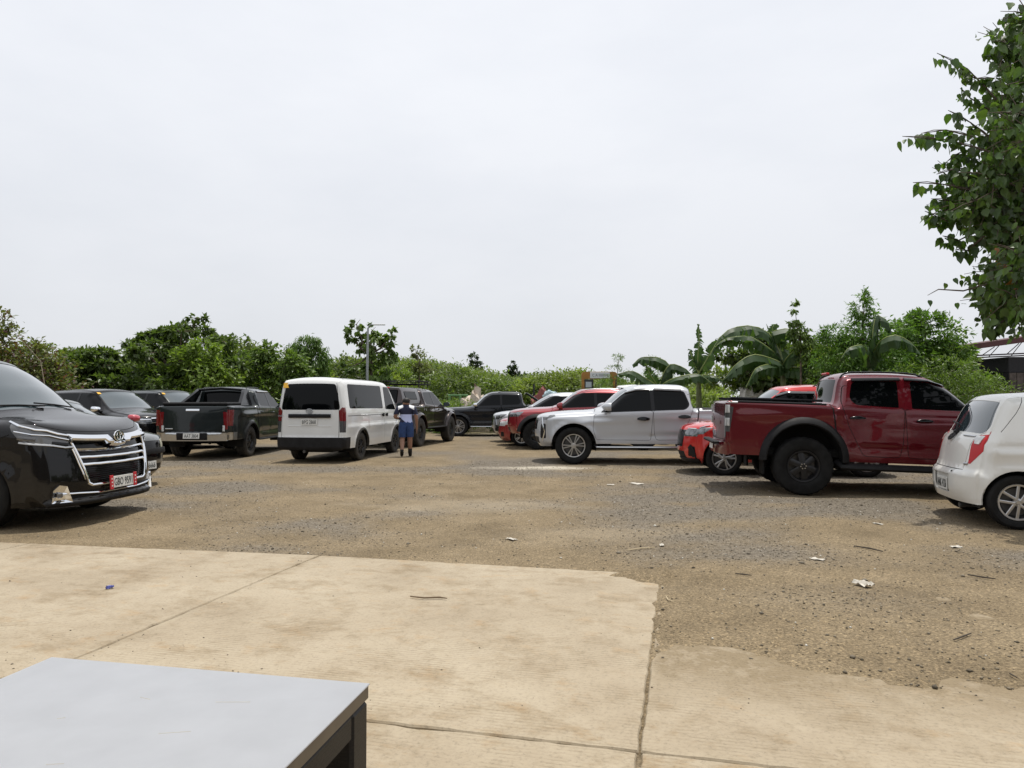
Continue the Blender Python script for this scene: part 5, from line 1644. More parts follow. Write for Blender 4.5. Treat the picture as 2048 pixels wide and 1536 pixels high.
c.build(P_white2, grid=.06)
OH = -15
c.finish(by_wheel(c, 1, -1, 5.55, 7.85, OH), OH)
tag(c.root, 'small white hatchback seen from its rear corner at the right edge', 'car')
wheels(c, tw=.175, rr=.20, style='vee', spokes=4, face=M_alloy, dark=M_under, inset=.0)
mirror(c, 1.15, 1.02, .76, P_white2)
p, n = c.rp(0, 19.0, .002 - .03); plate(c, p, (-1, 0, .0), .36, .15, 'NAK 4126')
p, n = c.rp(0, 14.75, .006); emblem(c, p, n, .13, .10, M_darkalloy)
for y in (-.33, .33):
    p, n = c.rp(y, 17.75, .002); g = G(); g.lathe([(0, .006), (.012, .006), (.013, 0)], 10); M_ = Vector(n).to_track_quat('Y', 'Z').to_matrix()
    o = mesh('parking_sensor', [M_ @ Vector(v) + Vector(p) for v in g.v], g.f, M_plastic, c.root); c.place(o)
g = G(); P_, N_ = zip(*[c.rp(y, 14.35, .006) for y in (-.50, -.38, -.26)]); g.bar(P_, N_, .02, .01); c.place(g.obj('badge_strip', M_satin, c.root))
g = G(); P_, N_ = zip(*[c.rp(y, 16.2, .005) for y in (-.52, -.46)]); g.bar(P_, N_, .03, .005); c.place(g.obj('badge', M_satin, c.root))
g = G(); a_, n_ = c.rp(0, 14.05, .02); b_, n_ = c.rp(.10, 13.78, .025); d_, n_ = c.rp(.42, 13.70, .025); g.tube([a_, b_], .016, 6); g.tube([b_, d_], .010, 6); c.place(g.obj('rear_wiper', M_plastic, c.root))
p, n = c.rp(0, 14.1, .01); c.place(G().box(p, (.07, .07, .07), .02).obj('wiper_mount', M_plastic, c.root))
for sd in (1, -1):
    lamp = c.shell.get('tail_light' + ('' if sd > 0 else '#R'))
    P_, N_ = zip(*[c.rp(sd*u, kk, .007) for u, kk in ((.565, 14.2), (.575, 14.7), (.58, 15.15))]); g = G(); g.bar(P_, N_, [.13, .12, .07], .008); c.place(g.obj('reversing_light', M_clear, lamp))
c.place(G().tube([(c.L/2 - 3.2, -.35, .22), (c.L/2 - 3.58, -.38, .20)], .03, 8).obj('exhaust_pipe', M_disc, c.root))
c.place(G().tube([(c.L/2 - 2.0, -.0, 1.52), (c.L/2 - 2.02, 0, 1.53)], .02, 6).obj('antenna_base', M_plastic, c.root))
# ------------------------------------------------------------------ vegetation
def foliage(name, trans=.38, gloss=.30, hue=(1, 1, 1)):
    m, nt, b = _new(name)
    N, L = nt.nodes, nt.links
    at = N.new('ShaderNodeAttribute'); at.attribute_name = 'tint'
    b.inputs['Roughness'].default_value = .38; b.inputs['Specular IOR Level'].default_value = gloss
    L.new(at.outputs['Color'], b.inputs['Base Color'])
    tr = N.new('ShaderNodeBsdfTranslucent')
    mxc = N.new('ShaderNodeMix'); mxc.data_type = 'RGBA'; mxc.blend_type = 'MULTIPLY'; mxc.inputs['Factor'].default_value = 1.0
    mxc.inputs['B'].default_value = (1.5, 1.7, .6, 1); L.new(at.outputs['Color'], mxc.inputs['A']); L.new(mxc.outputs['Result'], tr.inputs['Color'])
    ms = N.new('ShaderNodeMixShader'); ms.inputs['Fac'].default_value = trans
    out = N['Material Output']
    L.new(b.outputs['BSDF'], ms.inputs[1]); L.new(tr.outputs['BSDF'], ms.inputs[2]); L.new(ms.outputs['Shader'], out.inputs['Surface'])
    return m
M_leaf = foliage('leaf')
M_leaf2 = foliage('broad_leaf', trans=.42, gloss=.6)
M_bark = simple('bark', (.13, .10, .075), .9, noise=.45, nscale=14, bump=.6, bscale=30)
M_barkred = simple('reddish_bark', (.16, .085, .06), .9, noise=.4, nscale=14, bump=.5, bscale=30)
M_twig = simple('twig_bark', (.10, .075, .055), .85, noise=.3)

LT_DIAMOND = (np.array([(0, 0, 0), (.45, -.26, .05), (1, 0, -.12), (.45, .26, .05)]), np.array([(0, 1, 2), (0, 2, 3)]))
LT_SLIM = (np.array([(0, 0, 0), (.45, -.12, .02), (1, 0, -.10), (.45, .12, .02)]), np.array([(0, 1, 2), (0, 2, 3)]))
LT_HEART = (np.array([(0, 0, 0), (-.02, -.18, .03), (.18, -.33, .05), (.46, -.31, .04), (.76, -.14, -.02), (1.0, 0, -.12), (.76, .14, -.02), (.46, .31, .04), (.18, .33, .05), (-.02, .18, .03), (.42, 0, -.03)]),
            np.array([(10, i, (i+1) % 10) for i in range(10)]))
def nrm(a): return a / np.maximum(np.linalg.norm(a, axis=-1, keepdims=True), 1e-9)
def leaves(P, A, Nn, size, tpl):
    """place leaf template at P along A with face normal Nn"""
    tv, tf = tpl
    A = nrm(A); B = nrm(np.cross(Nn, A)); C = np.cross(A, B)
    s = np.asarray(size)[:, None, None]
    V = P[:, None] + s*(tv[None, :, 0:1]*A[:, None] + tv[None, :, 1:2]*B[:, None] + tv[None, :, 2:3]*C[:, None])
    F = tf[None] + (np.arange(len(P))*len(tv))[:, None, None]
    return V.reshape(-1, 3), F.reshape(-1, tf.shape[1])

def cloud(rng, blobs, density, clump=.30, droop=.2, up=.7):
    """leaf bases, axes and normals for ellipsoidal blobs (cx,cy,cz,rx,ry,rz[,weight]); leaves gather in clumps with gaps between"""
    P, A, Nn, dep = [], [], [], []
    for bl in blobs:
        c = np.array(bl[:3]); r = np.array(bl[3:6]); w = bl[6] if len(bl) > 6 else 1.0
        vol = (r[0]*r[1]*r[2])**(2/3)
        n = int(density*vol*w*1.7)
        nc = max(5, int(n/26))
        d = nrm(rng.normal(size=(nc, 3)))
        rad = .45 + .6*rng.random(nc)**.7
        cc = c + d*rad[:, None]*r
        i = rng.integers(0, nc, n)
        cs_ = clump*r.mean()*(.5 + rng.random(nc))
        off = rng.normal(size=(n, 3))*cs_[i][:, None]*np.array([.55, .55, .38])
        p = cc[i] + off
        out = nrm((p - c)/r)
        a = nrm(out*.7 + rng.normal(size=(n, 3))*.6 + np.array([0, 0, -droop]))
        nn = nrm(out*.35 + rng.normal(size=(n, 3))*.45 + np.array([0, 0, up]))
        P.append(p); A.append(a); Nn.append(nn)
    return np.concatenate(P), np.concatenate(A), np.concatenate(Nn)

def leafcol(rng, n, col, var=.28, yellow=.10):
    k = 1 + (rng.random(n) - .5)*2*var
    c = np.array(col)[None]*k[:, None]
    y = rng.random(n)*yellow
    c[:, 0] += y*c[:, 1]*.8
    return np.clip(c, 0, 1)

def trunk(g, rng, pts, r0, r1, n=7):
    g.tube(pts, list(np.linspace(r0, r1, len(pts))), n)

def tree(name, label, cat, base, blobs, density, lsize, col, seed, tpl=LT_DIAMOND, tr=.10, clump=.30, droop=.2, up=.7, bark=None, var=.28, yellow=.10, group=None, trunk_pts=None, col2=None):
    """thing > trunk, crown; blobs are relative to the base"""
    rng = np.random.default_rng(seed)
    root = empty(name, base); tag(root, label, cat, group)
    g = G()
    b0 = np.mean([b[:3] for b in blobs], 0)
    tp = trunk_pts or [(0, 0, -.1), (b0[0]*.15, b0[1]*.1, b0[2]*.35), (b0[0]*.5, b0[1]*.5, b0[2]*.75), tuple(b0)]
    g.tube(tp, list(np.linspace(tr, tr*.4, len(tp))), 8)
    for bl in blobs:
        s = vec(tp[-2])*.5 + vec(tp[-1])*.5; e = vec(bl[:3]); m = (s + e)/2 + vec((0, 0, -.12*np.linalg.norm(e - s)))
        g.tube([s, m, e], [tr*.5, tr*.35, tr*.15], 6)
        for q in range(3):
            d = nrm(rng.normal(size=3))*vec(bl[3:6])*.8
            g.tube([e - d*.05, e + d*.5, e + d], [tr*.15, tr*.1, tr*.04], 5)
    g.obj('trunk', bark or M_bark, root)
    P, A, Nn = cloud(rng, blobs, density, clump, droop, up)
    keep = P[:, 2] + base[2] > .05
    P, A, Nn = P[keep], A[keep], Nn[keep]
    n = len(P)
    V, F = leaves(P, A, Nn, lsize*(.65 + .7*rng.random(n)), tpl)
    cc = leafcol(rng, n, col, var, yellow)
    if col2 is not None:
        k = rng.random(n) < col2[1]; cc[k] = leafcol(rng, k.sum(), col2[0], var, 0)
    o = mesh_np('crown', V, F, M_leaf, root, col=np.repeat(cc, len(tpl[0]), 0))
    return root

def layered(rng, x, z0, z1, n, rx, thin=.16):
    """flat tiers of foliage"""
    out = []
    for i in range(n):
        z = z0 + (z1 - z0)*i/(n - 1)
        w = rx*(1 - .45*i/(n-1))
        for j in range(3):
            out.append((x + rng.normal()*w*.55, rng.normal()*w*.4, z + rng.normal()*.08, w*(.45 + .3*rng.random()), w*.5, thin*(.7 + .6*rng.random())))
    return out

GR_DARK = (.075, .116, .038); GR_MID = (.104, .165, .044); GR_LIGHT = (.150, .225, .052); GR_OLIVE = (.118, .138, .050)
r_ = np.random.default_rng(5)
tree('flowering_tree', 'bushy tree with brownish purple tips at the left edge behind the black van', 'tree', (-17.8, 24.5, 0),
     [(0, 0, 1.7, 1.8, 1.4, 1.4), (-1.0, 0, 3.1, 1.5, 1.2, 1.2), (.9, .2, 2.6, 1.1, 1.0, .9), (-.6, 0, 4.0, 1.0, .8, .75), (1.7, .3, 1.7, 1.0, .9, .9)], 1300, .15, GR_OLIVE, 21, tr=.14, col2=((.10, .045, .045), .22))
tree('layered_tree', 'dark tree with flat foliage tiers left of the tall one, behind the black SUV', 'tree', (-15.9, 27.5, 0),
     layered(r_, 0, .9, 3.2, 7, 1.7), 1500, .22, GR_DARK, 22, up=1.6, droop=.05, tr=.12)
tree('layered_tree', 'taller dark tree with flat foliage tiers above the SUVs on the left', 'tree', (-13.6, 28.5, 0),
     layered(r_, 0, .9, 4.1, 9, 2.3) + [(.6, 0, 4.45, .7, .4, .10), (1.2, 0, 4.3, .7, .3, .10), (.9, 0, 4.75, .35, .3, .08), (-.9, 0, 4.0, .9, .4, .10), (-1.5, 0, 3.7, .7, .4, .10)], 1500, .20, GR_DARK, 23, up=1.6, droop=.05, tr=.13)
tree('broadleaf_bush', 'light green broad bush between the tiered tree and the dark leafy bush', 'bush', (-11.9, 27.0, 0),
     [(0, 0, 1.3, 1.1, .9, 1.0), (.5, 0, 2.3, .9, .8, .8), (-.5, .2, 2.9, .7, .6, .6), (.1, 0, 3.3, .6, .5, .45)], 1500, .17, GR_LIGHT, 24, tr=.07)
tree('broadleaf_bush', 'leafy green bush above the graphite pickup roof', 'bush', (-10.1, 29.5, 0),
     [(0, 0, 1.4, 1.2, 1.0, 1.1), (-.8, 0, 2.6, .9, .8, .8), (.7, 0, 2.9, .8, .7, .6), (1.2, 0, 2.2, .7, .6, .6), (-.1, 0, 3.4, .55, .5, .4)], 1500, .19, GR_MID, 25, tr=.08)
tree('drooping_tree', 'drooping feathery tree with reddish trunk behind the white van', 'tree', (-9.55, 33.0, 0),
     [(-.55, 0, 3.2, .55, .5, .9), (.35, 0, 3.1, .50, .5, 1.1), (0, 0, 4.0, .65, .5, .45), (.75, 0, 3.3, .35, .4, .8)], 2100, .20, (.085, .155, .034), 26, tpl=LT_SLIM, droop=1.6, tr=.13, bark=M_barkred)
tree('heart_leaf_tree', 'tall upright tree with big leaves beside the lamp post', 'tree', (-7.55, 38.5, 0),
     [(-.9, 0, 5.6, .32, .3, .65), (-1.25, 0, 5.1, .30, .3, .55), (-.65, 0, 4.6, .45, .4, .6), (.15, 0, 4.4, .8, .6, .8), (.75, 0, 4.3, .55, .5, .85), (-.1, 0, 5.2, .45, .4, .45), (-1.2, 0, 3.3, .45, .4, .4), (.1, 0, 3.1, 1.1, .8, .9), (1.0, 0, 5.0, .25, .3, .4)], 480, .22, GR_MID, 27, tpl=LT_HEART, droop=.9, tr=.14, clump=.24)
tree('slender_tree', 'thin sparse treetop right of the lamp post', 'tree', (-5.5, 42.0, 0),
     [(0, 0, 3.9, .45, .4, .5), (.35, 0, 3.3, .7, .5, .4), (-.2, 0, 4.5, .2, .2, .3)], 900, .17, GR_OLIVE, 28, tr=.07)
tree('lone_tree', 'small lone tree standing above the hillside thicket', 'tree', (-3.05, 60.0, 2.2),
     [(0, 0, 2.3, .50, .45, .40), (-.25, 0, 2.9, .35, .3, .40), (.3, 0, 2.0, .35, .3, .3), (-.4, 0, 1.7, .35, .3, .25)], 1100, .20, (.035, .058, .026), 29, tr=.05)
tree('pointed_tree', 'dark pointed tree on the far skyline in the centre', 'tree', (.25, 70.0, 0),
     [(0, 0, 3.4, 1.2, 1, .9), (-.1, 0, 4.3, .6, .5, .6), (-.15, 0, 5.0, .25, .25, .4), (1.2, 0, 3.2, .9, .8, .8)], 700, .25, (.030, .052, .022), 30, tr=.12)
tree('narrow_shrub', 'narrow feathery shrub beside the orange arch', 'shrub', (4.6, 31.0, 0),
     [(0, 0, 1.7, .75, .6, .7), (0, 0, 2.5, .5, .4, .5), (.05, 0, 3.2, .25, .25, .45), (-.4, 0, 2.1, .4, .3, .3)], 1500, .11, GR_MID, 31, tpl=LT_SLIM, tr=.05)
tree('fine_leaf_bush', 'fine-leaved light bush behind the broad banana leaf', 'bush', (6.3, 32.0, 0),
     [(0, 0, 1.8, .9, .7, .8), (.1, 0, 2.9, .7, .5, .5), (.6, 0, 2.2, .6, .5, .5)], 1500, .11, GR_LIGHT, 32, tpl=LT_SLIM, tr=.05)
tree('layered_tree', 'dark tree with flat foliage tiers behind the big banana plant', 'tree', (9.6, 25.5, 0),
     layered(r_, 0, .9, 3.6, 8, 1.9), 1500, .20, GR_DARK, 33, up=1.5, droop=.05, tr=.12)
tree('feathery_tree', 'bright green feathery tree with pointed top above the dark red pickup', 'tree', (10.6, 21.5, 0),
     [(0, 0, 1.8, 1.25, .9, .9), (-.5, 0, 2.6, .9, .7, .8), (.5, 0, 2.7, .9, .7, .7), (0, 0, 3.4, .7, .5, .6), (.05, 0, 4.1, .35, .3, .55), (.1, 0, 4.55, .14, .14, .28), (1.1, 0, 3.6, .5, .3, .25), (-.9, 0, 3.3, .35, .3, .4)], 3600, .14, (.095, .185, .040), 34, tpl=LT_SLIM, droop=.5, tr=.07)
tree('slender_tree', 'thin upright leafy stem beside the banana plant on the right', 'tree', (9.2, 22.6, 0),
     [(-.15, 0, 4.2, .17, .16, .40), (-.12, 0, 3.8, .26, .22, .40), (0, 0, 3.4, .35, .30, .45), (.3, 0, 3.1, .5, .4, .5)], 2200, .12, GR_MID, 35, droop=.9, tr=.05)
tree('round_tree', 'round-crowned green tree left of the dark house', 'tree', (13.0, 22.5, 0),
     [(0, 0, 3.4, 1.0, .9, .7), (-.5, 0, 2.7, .9, .8, .7), (.7, 0, 2.8, .8, .7, .7), (1.15, 0, 2.2, .6, .6, .7), (.1, 0, 3.95, .5, .5, .35), (0, 0, 1.7, 1.2, 1.0, .8)], 1900, .15, (.088, .165, .038), 36, tr=.11)
tree('feathery_bush', 'loose green bush low above the dark red pickup roof', 'bush', (11.7, 19.6, 0),
     [(0, 0, 1.5, 1.3, .7, .55), (1.1, 0, 1.7, .9, .6, .5), (-.9, 0, 1.9, .7, .5, .5), (.4, 0, 2.2, .7, .5, .4)], 2000, .12, GR_MID, 37, tpl=LT_SLIM, up=1.2, tr=.05)
tree('feathery_bush', 'sparse green bush in front of the dark house', 'bush', (14.2, 20.5, 0),
     [(0, 0, 1.2, .7, .6, .5), (-.5, 0, 1.9, .45, .4, .4), (1.0, 0, 1.1, .9, .6, .40), (-.9, 0, 2.3, .35, .3, .3)], 1500, .13, GR_MID, 38, tpl=LT_SLIM, up=1.2, tr=.05)

# thicket masses nobody could count
def thicket(name, label, pts, density, lsize, cols, seed, tpl=LT_DIAMOND):
    rng = np.random.default_rng(seed)
    VV, FF, CC = [], [], []; o = 0
    for (x, y, z0, rx, rz) in pts:
        P, A, Nn = cloud(rng, [(x, y, z0, rx, rx*.8, rz)], density, .30, .15, 1.0)
        k = P[:, 2] > .02; P, A, Nn = P[k], A[k], Nn[k]
        n = len(P)
        V, F = leaves(P, A, Nn, lsize*(.6 + .8*rng.random(n)), tpl)
        c0 = np.array(cols[rng.integers(0, len(cols))])*(.8 + .45*rng.random())
        VV.append(V); FF.append(F + o); CC.append(np.repeat(leafcol(rng, n, c0), len(tpl[0]), 0)); o += len(V)
    ob = mesh_np(name, np.concatenate(VV), np.concatenate(FF), M_leaf, col=np.concatenate(CC))
    tag(ob, label, 'vegetation', kind='stuff'); return ob
rng = np.random.default_rng(8)
def px2x(px, y): return (px - 1024)/1420*y
pts = []
prof_x = [-200, 100, 420, 560, 640, 700, 760, 850, 900, 960, 1040, 1100, 1160, 1250, 1400]
prof_y = [735, 735, 735, 748, 744, 722, 722, 724, 736, 748, 762, 748, 745, 762, 765]
for i in range(340):
    px = rng.uniform(-150, 1420); y = rng.uniform(40, 62)
    top = 1.40 + (803 - np.interp(px, prof_x, prof_y))/1420*y
    r = rng.uniform(.9, 1.6); f = 1.0 if i % 2 else rng.random()
    z = max(.4, (top - r*.75)*(.35 + .65*f))
    pts.append((px2x(px, y), y, z, r*1.3, r*.75))
for i in range(70):
    px = rng.uniform(40, 640); y = rng.uniform(32, 37)
    top = 1.40 + (803 - np.interp(px, [0, 110, 250, 420, 520, 560, 600, 640], [695, 702, 706, 705, 702, 748, 752, 750]))/1420*y + rng.normal()*.28; r = rng.uniform(.55, 1.1)
    pts.append((px2x(px, y), y, (top - r*.7)*(1.0 if i % 2 else rng.uniform(.2, 1)), r*1.2, r*.75))
for i in range(60):
    px = rng.uniform(1430, 1900); y = rng.uniform(25.5, 29)
    top = 1.40 + (803 - np.interp(px, [1400, 1500, 1700, 1900, 2000], [750, 705, 690, 700, 760]))/1420*y; r = rng.uniform(.6, 1.0)
    pts.append((px2x(px, y), y, (top - r*.7)*(1.0 if i % 2 else rng.uniform(.2, 1)), r*1.2, r*.75))
HILL = pts
thicket('hillside_thicket', 'dense green thicket over the low hillside behind the lot', pts, 820, .20, [(.120, .172, .056), (.104, .145, .052), (.145, .192, .060), (.165, .215, .062)], 41)
pts = []
for i in range(90):
    px = rng.uniform(60, 1020); y = rng.uniform(31, 37)
    pts.append((px2x(px, y), y, rng.uniform(.3, 1.0), rng.uniform(.6, 1.1), rng.uniform(.5, .8)))
for i in range(60):
    px = rng.uniform(1020, 2060); y = rng.uniform(26, 36)
    pts.append((px2x(px, y), y, rng.uniform(.3, .9), rng.uniform(.6, 1.0), rng.uniform(.4, .8)))
thicket('undergrowth', 'low weeds and vines along the back of the lot', pts, 1100, .125, [(.10, .155, .042), (.13, .19, .050), (.085, .13, .040)], 42)
# unseen belts on both sides, added for the vehicles to reflect
pts = [(-24 + rng.normal()*1.0, y, rng.uniform(1, 3.2), 1.8, 1.5) for y in np.arange(-6, 24, 1.3)] + [(19 + rng.normal()*1.0, y, rng.uniform(1, 3.4), 1.8, 1.5) for y in np.arange(-6, 19, 1.3)]
thicket('unseen_tree_belt', 'unseen belt of trees along both sides of the lot, added for reflections', pts, 300, .34, [GR_DARK, GR_MID], 43)

# ---- banana plants: every leaf an object
M_banana = simple('banana_leaf', (.030, .064, .018), .5, noise=.35, nscale=3)
for n_ in [1]:
    nt = M_banana.node_tree; b = nt.nodes['Principled BSDF']; tr_ = nt.nodes.new('ShaderNodeBsdfTranslucent'); tr_.inputs['Color'].default_value = (.13, .25, .035, 1)
    ms = nt.nodes.new('ShaderNodeMixShader'); ms.inputs['Fac'].default_value = .35
    nt.links.new(b.outputs['BSDF'], ms.inputs[1]); nt.links.new(tr_.outputs['BSDF'], ms.inputs[2]); nt.links.new(ms.outputs['Shader'], nt.nodes['Material Output'].inputs['Surface'])
M_rib = simple('leaf_rib', (.22, .27, .08), .5)
M_stem = simple('banana_stem', (.11, .13, .05), .6, noise=.4, nscale=6)
M_dry = simple('dry_leaf', (.16, .10, .05), .8, noise=.4)
def banana_leaf(root, pts, w, seed, tear=.25, droop=True):
    """arched midrib through pts (plant coordinates); hanging halves when droop, else a blade facing out"""
    rng = np.random.default_rng(seed)
    P = np.array(pts, float); n = 34
    tk = np.concatenate([[0], np.cumsum(np.linalg.norm(np.diff(P, axis=0), axis=1))]); t = np.linspace(0, 1, n)
    C = np.stack([pchip(tk/tk[-1], P[:, i], t) for i in range(3)], 1)
    D = nrm(np.gradient(C, axis=0))
    if droop: S = nrm(np.cross(D, vec((0, 0, 1))) + 1e-4); fold0 = rng.uniform(1.0, 1.35)
    else: S = nrm(np.cross(D, vec((0, 1, 0))) + 1e-4); fold0 = rng.uniform(.05, .25)
    ro = rng.normal()*.25
    U = np.cross(S, D); S = S*math.cos(ro) + U*math.sin(ro)
    V = []; F = []
    for sd in (1, -1):
        i = 4
        while i < n - 1:
            k = min(n - 1, i + (int(rng.integers(1, 3)) if rng.random() < tear else int(rng.integers(5, 11))))
            dr = fold0 + rng.normal()*(.06 + .25*tear); slip = rng.normal()*.06*tear
            for j in range(i, k + 1):
                q = (t[j] - t[4])/(1 - t[4])
                ww = w*max(.03, min(1, q/.16)**.6 * min(1, (1 - q)/.45)**.62)
                e = C[j] + S[j]*sd*ww*math.cos(dr) - vec((0, 0, 1))*ww*math.sin(dr) + D[j]*(slip + .12*ww)
                m = C[j] + S[j]*sd*ww*.5*math.cos(dr*.6) - vec((0, 0, 1))*ww*.5*math.sin(dr*.6) + D[j]*.04*ww
                V += [C[j], m + rng.normal(size=3)*.010, e + rng.normal(size=3)*.04]
            o = len(V) - 3*(k - i + 1)
            if k - i >= 1 and rng.random() < tear + .15:
                V[-1] = V[-1]*.55 + V[-4]*.45; V[-2] = V[-2]*.8 + V[-5]*.2
            for j in range(k - i):
                a = o + 3*j
                F += [(a, a+1, a+4, a+3), (a+1, a+2, a+5, a+4)]
            i = k
    o = mesh('leaf', V, F, M_banana, root, sharp=25)
    g = G(); js = range(0, n, 3); g.tube([C[j] for j in js], list(np.linspace(.030, .007, len(js))), 6)
    g.obj('midrib', M_rib, o)
    return o
def banana(label, px0, y0, stem_h, lvs, seed):
    """lvs: (list of (px, py, depth offset), half width, tear, droop)"""
    X0 = (px0 - 1024)/1420*y0
    root = empty('banana_plant', (X0, y0, 0)); tag(root, label, 'banana plant')
    g = G(); g.tube([(0, 0, -.05), (.02, 0, stem_h*.5), (0, 0, stem_h)], [.13, .11, .07], 9); g.obj('stem', M_stem, root)
    for i, (pp, w, tear, droop) in enumerate(lvs):
        P = [(0, 0, stem_h - .25), (0, 0, stem_h)]
        for (px, py, dy) in pp: P.append(((px - 1024)/1420*(y0 + dy) - X0, dy, 1.40 + (803 - py)/1420*(y0 + dy)))
        banana_leaf(root, P, w, seed*50 + i, min(.8, tear + .25), droop)
    return root
banana('young banana plant with upright torn leaves between the white and dark red pickups', 1397, 24.4, 2.25,
       [([(1396, 715, 0), (1399, 680, .05), (1397, 647, .1)], .17, .75, False), ([(1388, 725, 0), (1379, 698, .1)], .19, .3, False), ([(1412, 722, -.1), (1432, 690, -.1), (1452, 668, 0)], .24, .35, False),
        ([(1420, 750, -.4), (1450, 762, -.6)], .22, .2, True)], 1)
banana('banana plant with broad arching leaves above the white pickup roof', 1318, 23.6, 1.75,
       [([(1340, 733, .1), (1310, 714, .1), (1285, 714, 0), (1267, 728, -.1)], .42, .05, True), ([(1345, 728, -.1), (1372, 738, -.2), (1388, 756, -.2)], .36, .10, True), ([(1290, 756, -.3), (1262, 742, -.3), (1236, 748, -.3)], .36, .06, True),
        ([(1300, 748, -.2), (1292, 728, -.3)], .18, .1, False), ([(1350, 756, -.5), (1395, 748, -.6), (1425, 768, -.6)], .36, .12, True)], 2)
banana('large banana plant with long drooping leaves behind the bright red car', 1566, 23.4, 2.55,
       [([(1540, 668, .2), (1500, 651, .2), (1468, 655, .1), (1440, 675, 0), (1420, 712, -.1)], .40, .40, True), ([(1530, 690, -.1), (1490, 672, -.2), (1455, 676, -.2), (1430, 694, -.3)], .42, .25, True),
        ([(1545, 665, .1), (1572, 657, 0), (1600, 662, -.1), (1622, 692, -.2)], .46, .06, True), ([(1545, 718, -.5), (1510, 709, -.7), (1478, 724, -.8), (1446, 760, -.9)], .50, .06, True),
        ([(1545, 728, -.6), (1515, 735, -.9), (1492, 775, -1.0)], .40, .10, True), ([(1585, 705, -.3), (1605, 692, -.5), (1618, 715, -.6), (1625, 745, -.6)], .42, .08, True), ([(1560, 690, .3), (1545, 655, .4), (1556, 648, .4)], .26, .5, False),
        ([(1600, 735, -.4), (1625, 720, -.6), (1655, 740, -.7)], .34, .2, True)], 3)
banana('banana plant with drooping dark leaves beside the feathery tree', 1742, 20.6, 2.35,
       [([(1748, 660, -.1), (1757, 630, -.1), (1775, 640, -.2), (1785, 668, -.2)], .46, .06, True), ([(1762, 682, -.3), (1790, 670, -.5), (1822, 684, -.6), (1842, 708, -.6)], .40, .12, True), ([(1725, 690, -.3), (1700, 695, -.5), (1680, 722, -.5)], .34, .3, True)], 4)

# ---- foreground tree on the right, its twigs with hanging heart-shaped leaves
rng = np.random.default_rng(77)
TB = (8.3, 9.4, 0)
troot = empty('heart_leaf_tree', TB)
tag(troot, 'near tree with hanging heart-shaped leaves filling the upper right corner', 'tree')
g = G(); gt = G()
def W_(px, py, y): return vec(((px - 1024)/1420*y, y, 1.40 + (803 - py)/1420*y))
nodes = []
for (px, py, y) in ((2075, 130, 9.0), (2040, 200, 8.8), (2080, 260, 8.6), (2010, 270, 9.0), (2060, 330, 8.7), (1990, 360, 9.0), (1960, 400, 8.8), (2030, 410, 9.2), (2085, 430, 8.6), (2000, 440, 8.8), (2050, 490, 9.0),
                    (2090, 540, 8.8), (2040, 560, 8.6), (2020, 600, 9.0), (2075, 610, 8.8), (2110, 300, 9.2), (2120, 420, 9.0), (2120, 180, 9.1), (2110, 60, 9.0), (2130, 520, 9.1), (1935, 370, 8.9), (2060, 100, 8.8)):
    nodes.append(W_(px, py, y))
    for _k in range(3): nodes.append(W_(px + 8 + rng.normal()*24, py + rng.normal()*26, y + .5*rng.normal()))
top = vec((8.1, 9.3, 5.4))
gt.tube([vec(TB) + vec((0, 0, -.1)), vec((8.25, 9.35, 1.6)), vec((8.2, 9.3, 3.2)), top], [.16, .14, .11, .06], 9)
twigs = []
for nd in nodes:
    s = vec((8.22, 9.32, min(4.9, max(1.5, nd[2] - .7)))); m = s*.45 + nd*.55 + vec((0, 0, .08))
    gt.tube([s, m, nd], [.035, .022, .010], 6)
    for q in range(11):
        d = nrm(np.array([-.30, 0, .15]) + rng.normal(size=3)*.75)
        twigs.append((nd, nd + d*rng.uniform(.22, .50)))
# the long sprays that stand out against the sky
for (a, b, c_, y) in (((2010, 200), (1945, 130), (1884, 98), 8.9), ((1990, 300), (1900, 275), (1812, 268), 8.8), ((2000, 280), (1950, 240), (1905, 215), 8.9), ((1960, 380), (1890, 365), (1832, 362), 8.7),
                       ((1960, 420), (1900, 440), (1855, 420), 8.8), ((1985, 450), (1920, 480), (1890, 470), 8.9), ((2060, 110), (2030, 75), (2005, 60), 8.8), ((2070, 70), (2050, 40), (2040, 15), 8.8),
                       ((2020, 560), (1985, 590), (1958, 600), 8.7), ((2030, 600), (2000, 630), (1985, 640), 8.7), ((1975, 330), (1930, 300), (1900, 320), 8.9), ((2000, 150), (1960, 150), (1925, 125), 8.9), ((1960, 270), (1900, 255), (1850, 262), 8.9), ((1960, 345), (1915, 335), (1880, 345), 8.8), ((1975, 470), (1940, 500), (1915, 498), 8.8), ((2040, 520), (2000, 540), (1975, 520), 8.8), ((2030, 130), (2000, 100), (1990, 85), 8.9), ((1970, 440), (1905, 415), (1862, 430), 8.9), ((2010, 640), (1990, 660), (1975, 655), 8.7), ((1990, 215), (1950, 190), (1930, 170), 8.9), ((1960, 400), (1910, 400), (1868, 395), 8.8)):
    pa, pb, pc = W_(*a, y), W_(*b, y + .1), W_(*c_, y)
    gt.tube([pa, pb, pc], [.012, .008, .004], 5)
    twigs += [(pa, pb, 1), (pb, pc, 1)]
pa = [W_(*q, 8.7) for q in ((2030, 545), (1985, 565), (1930, 581), (1880, 578), (1858, 590))]
gt.tube(pa, [.016, .013, .010, .007, .003], 6)
Pl, Al, Nl, Sl = [], [], [], []
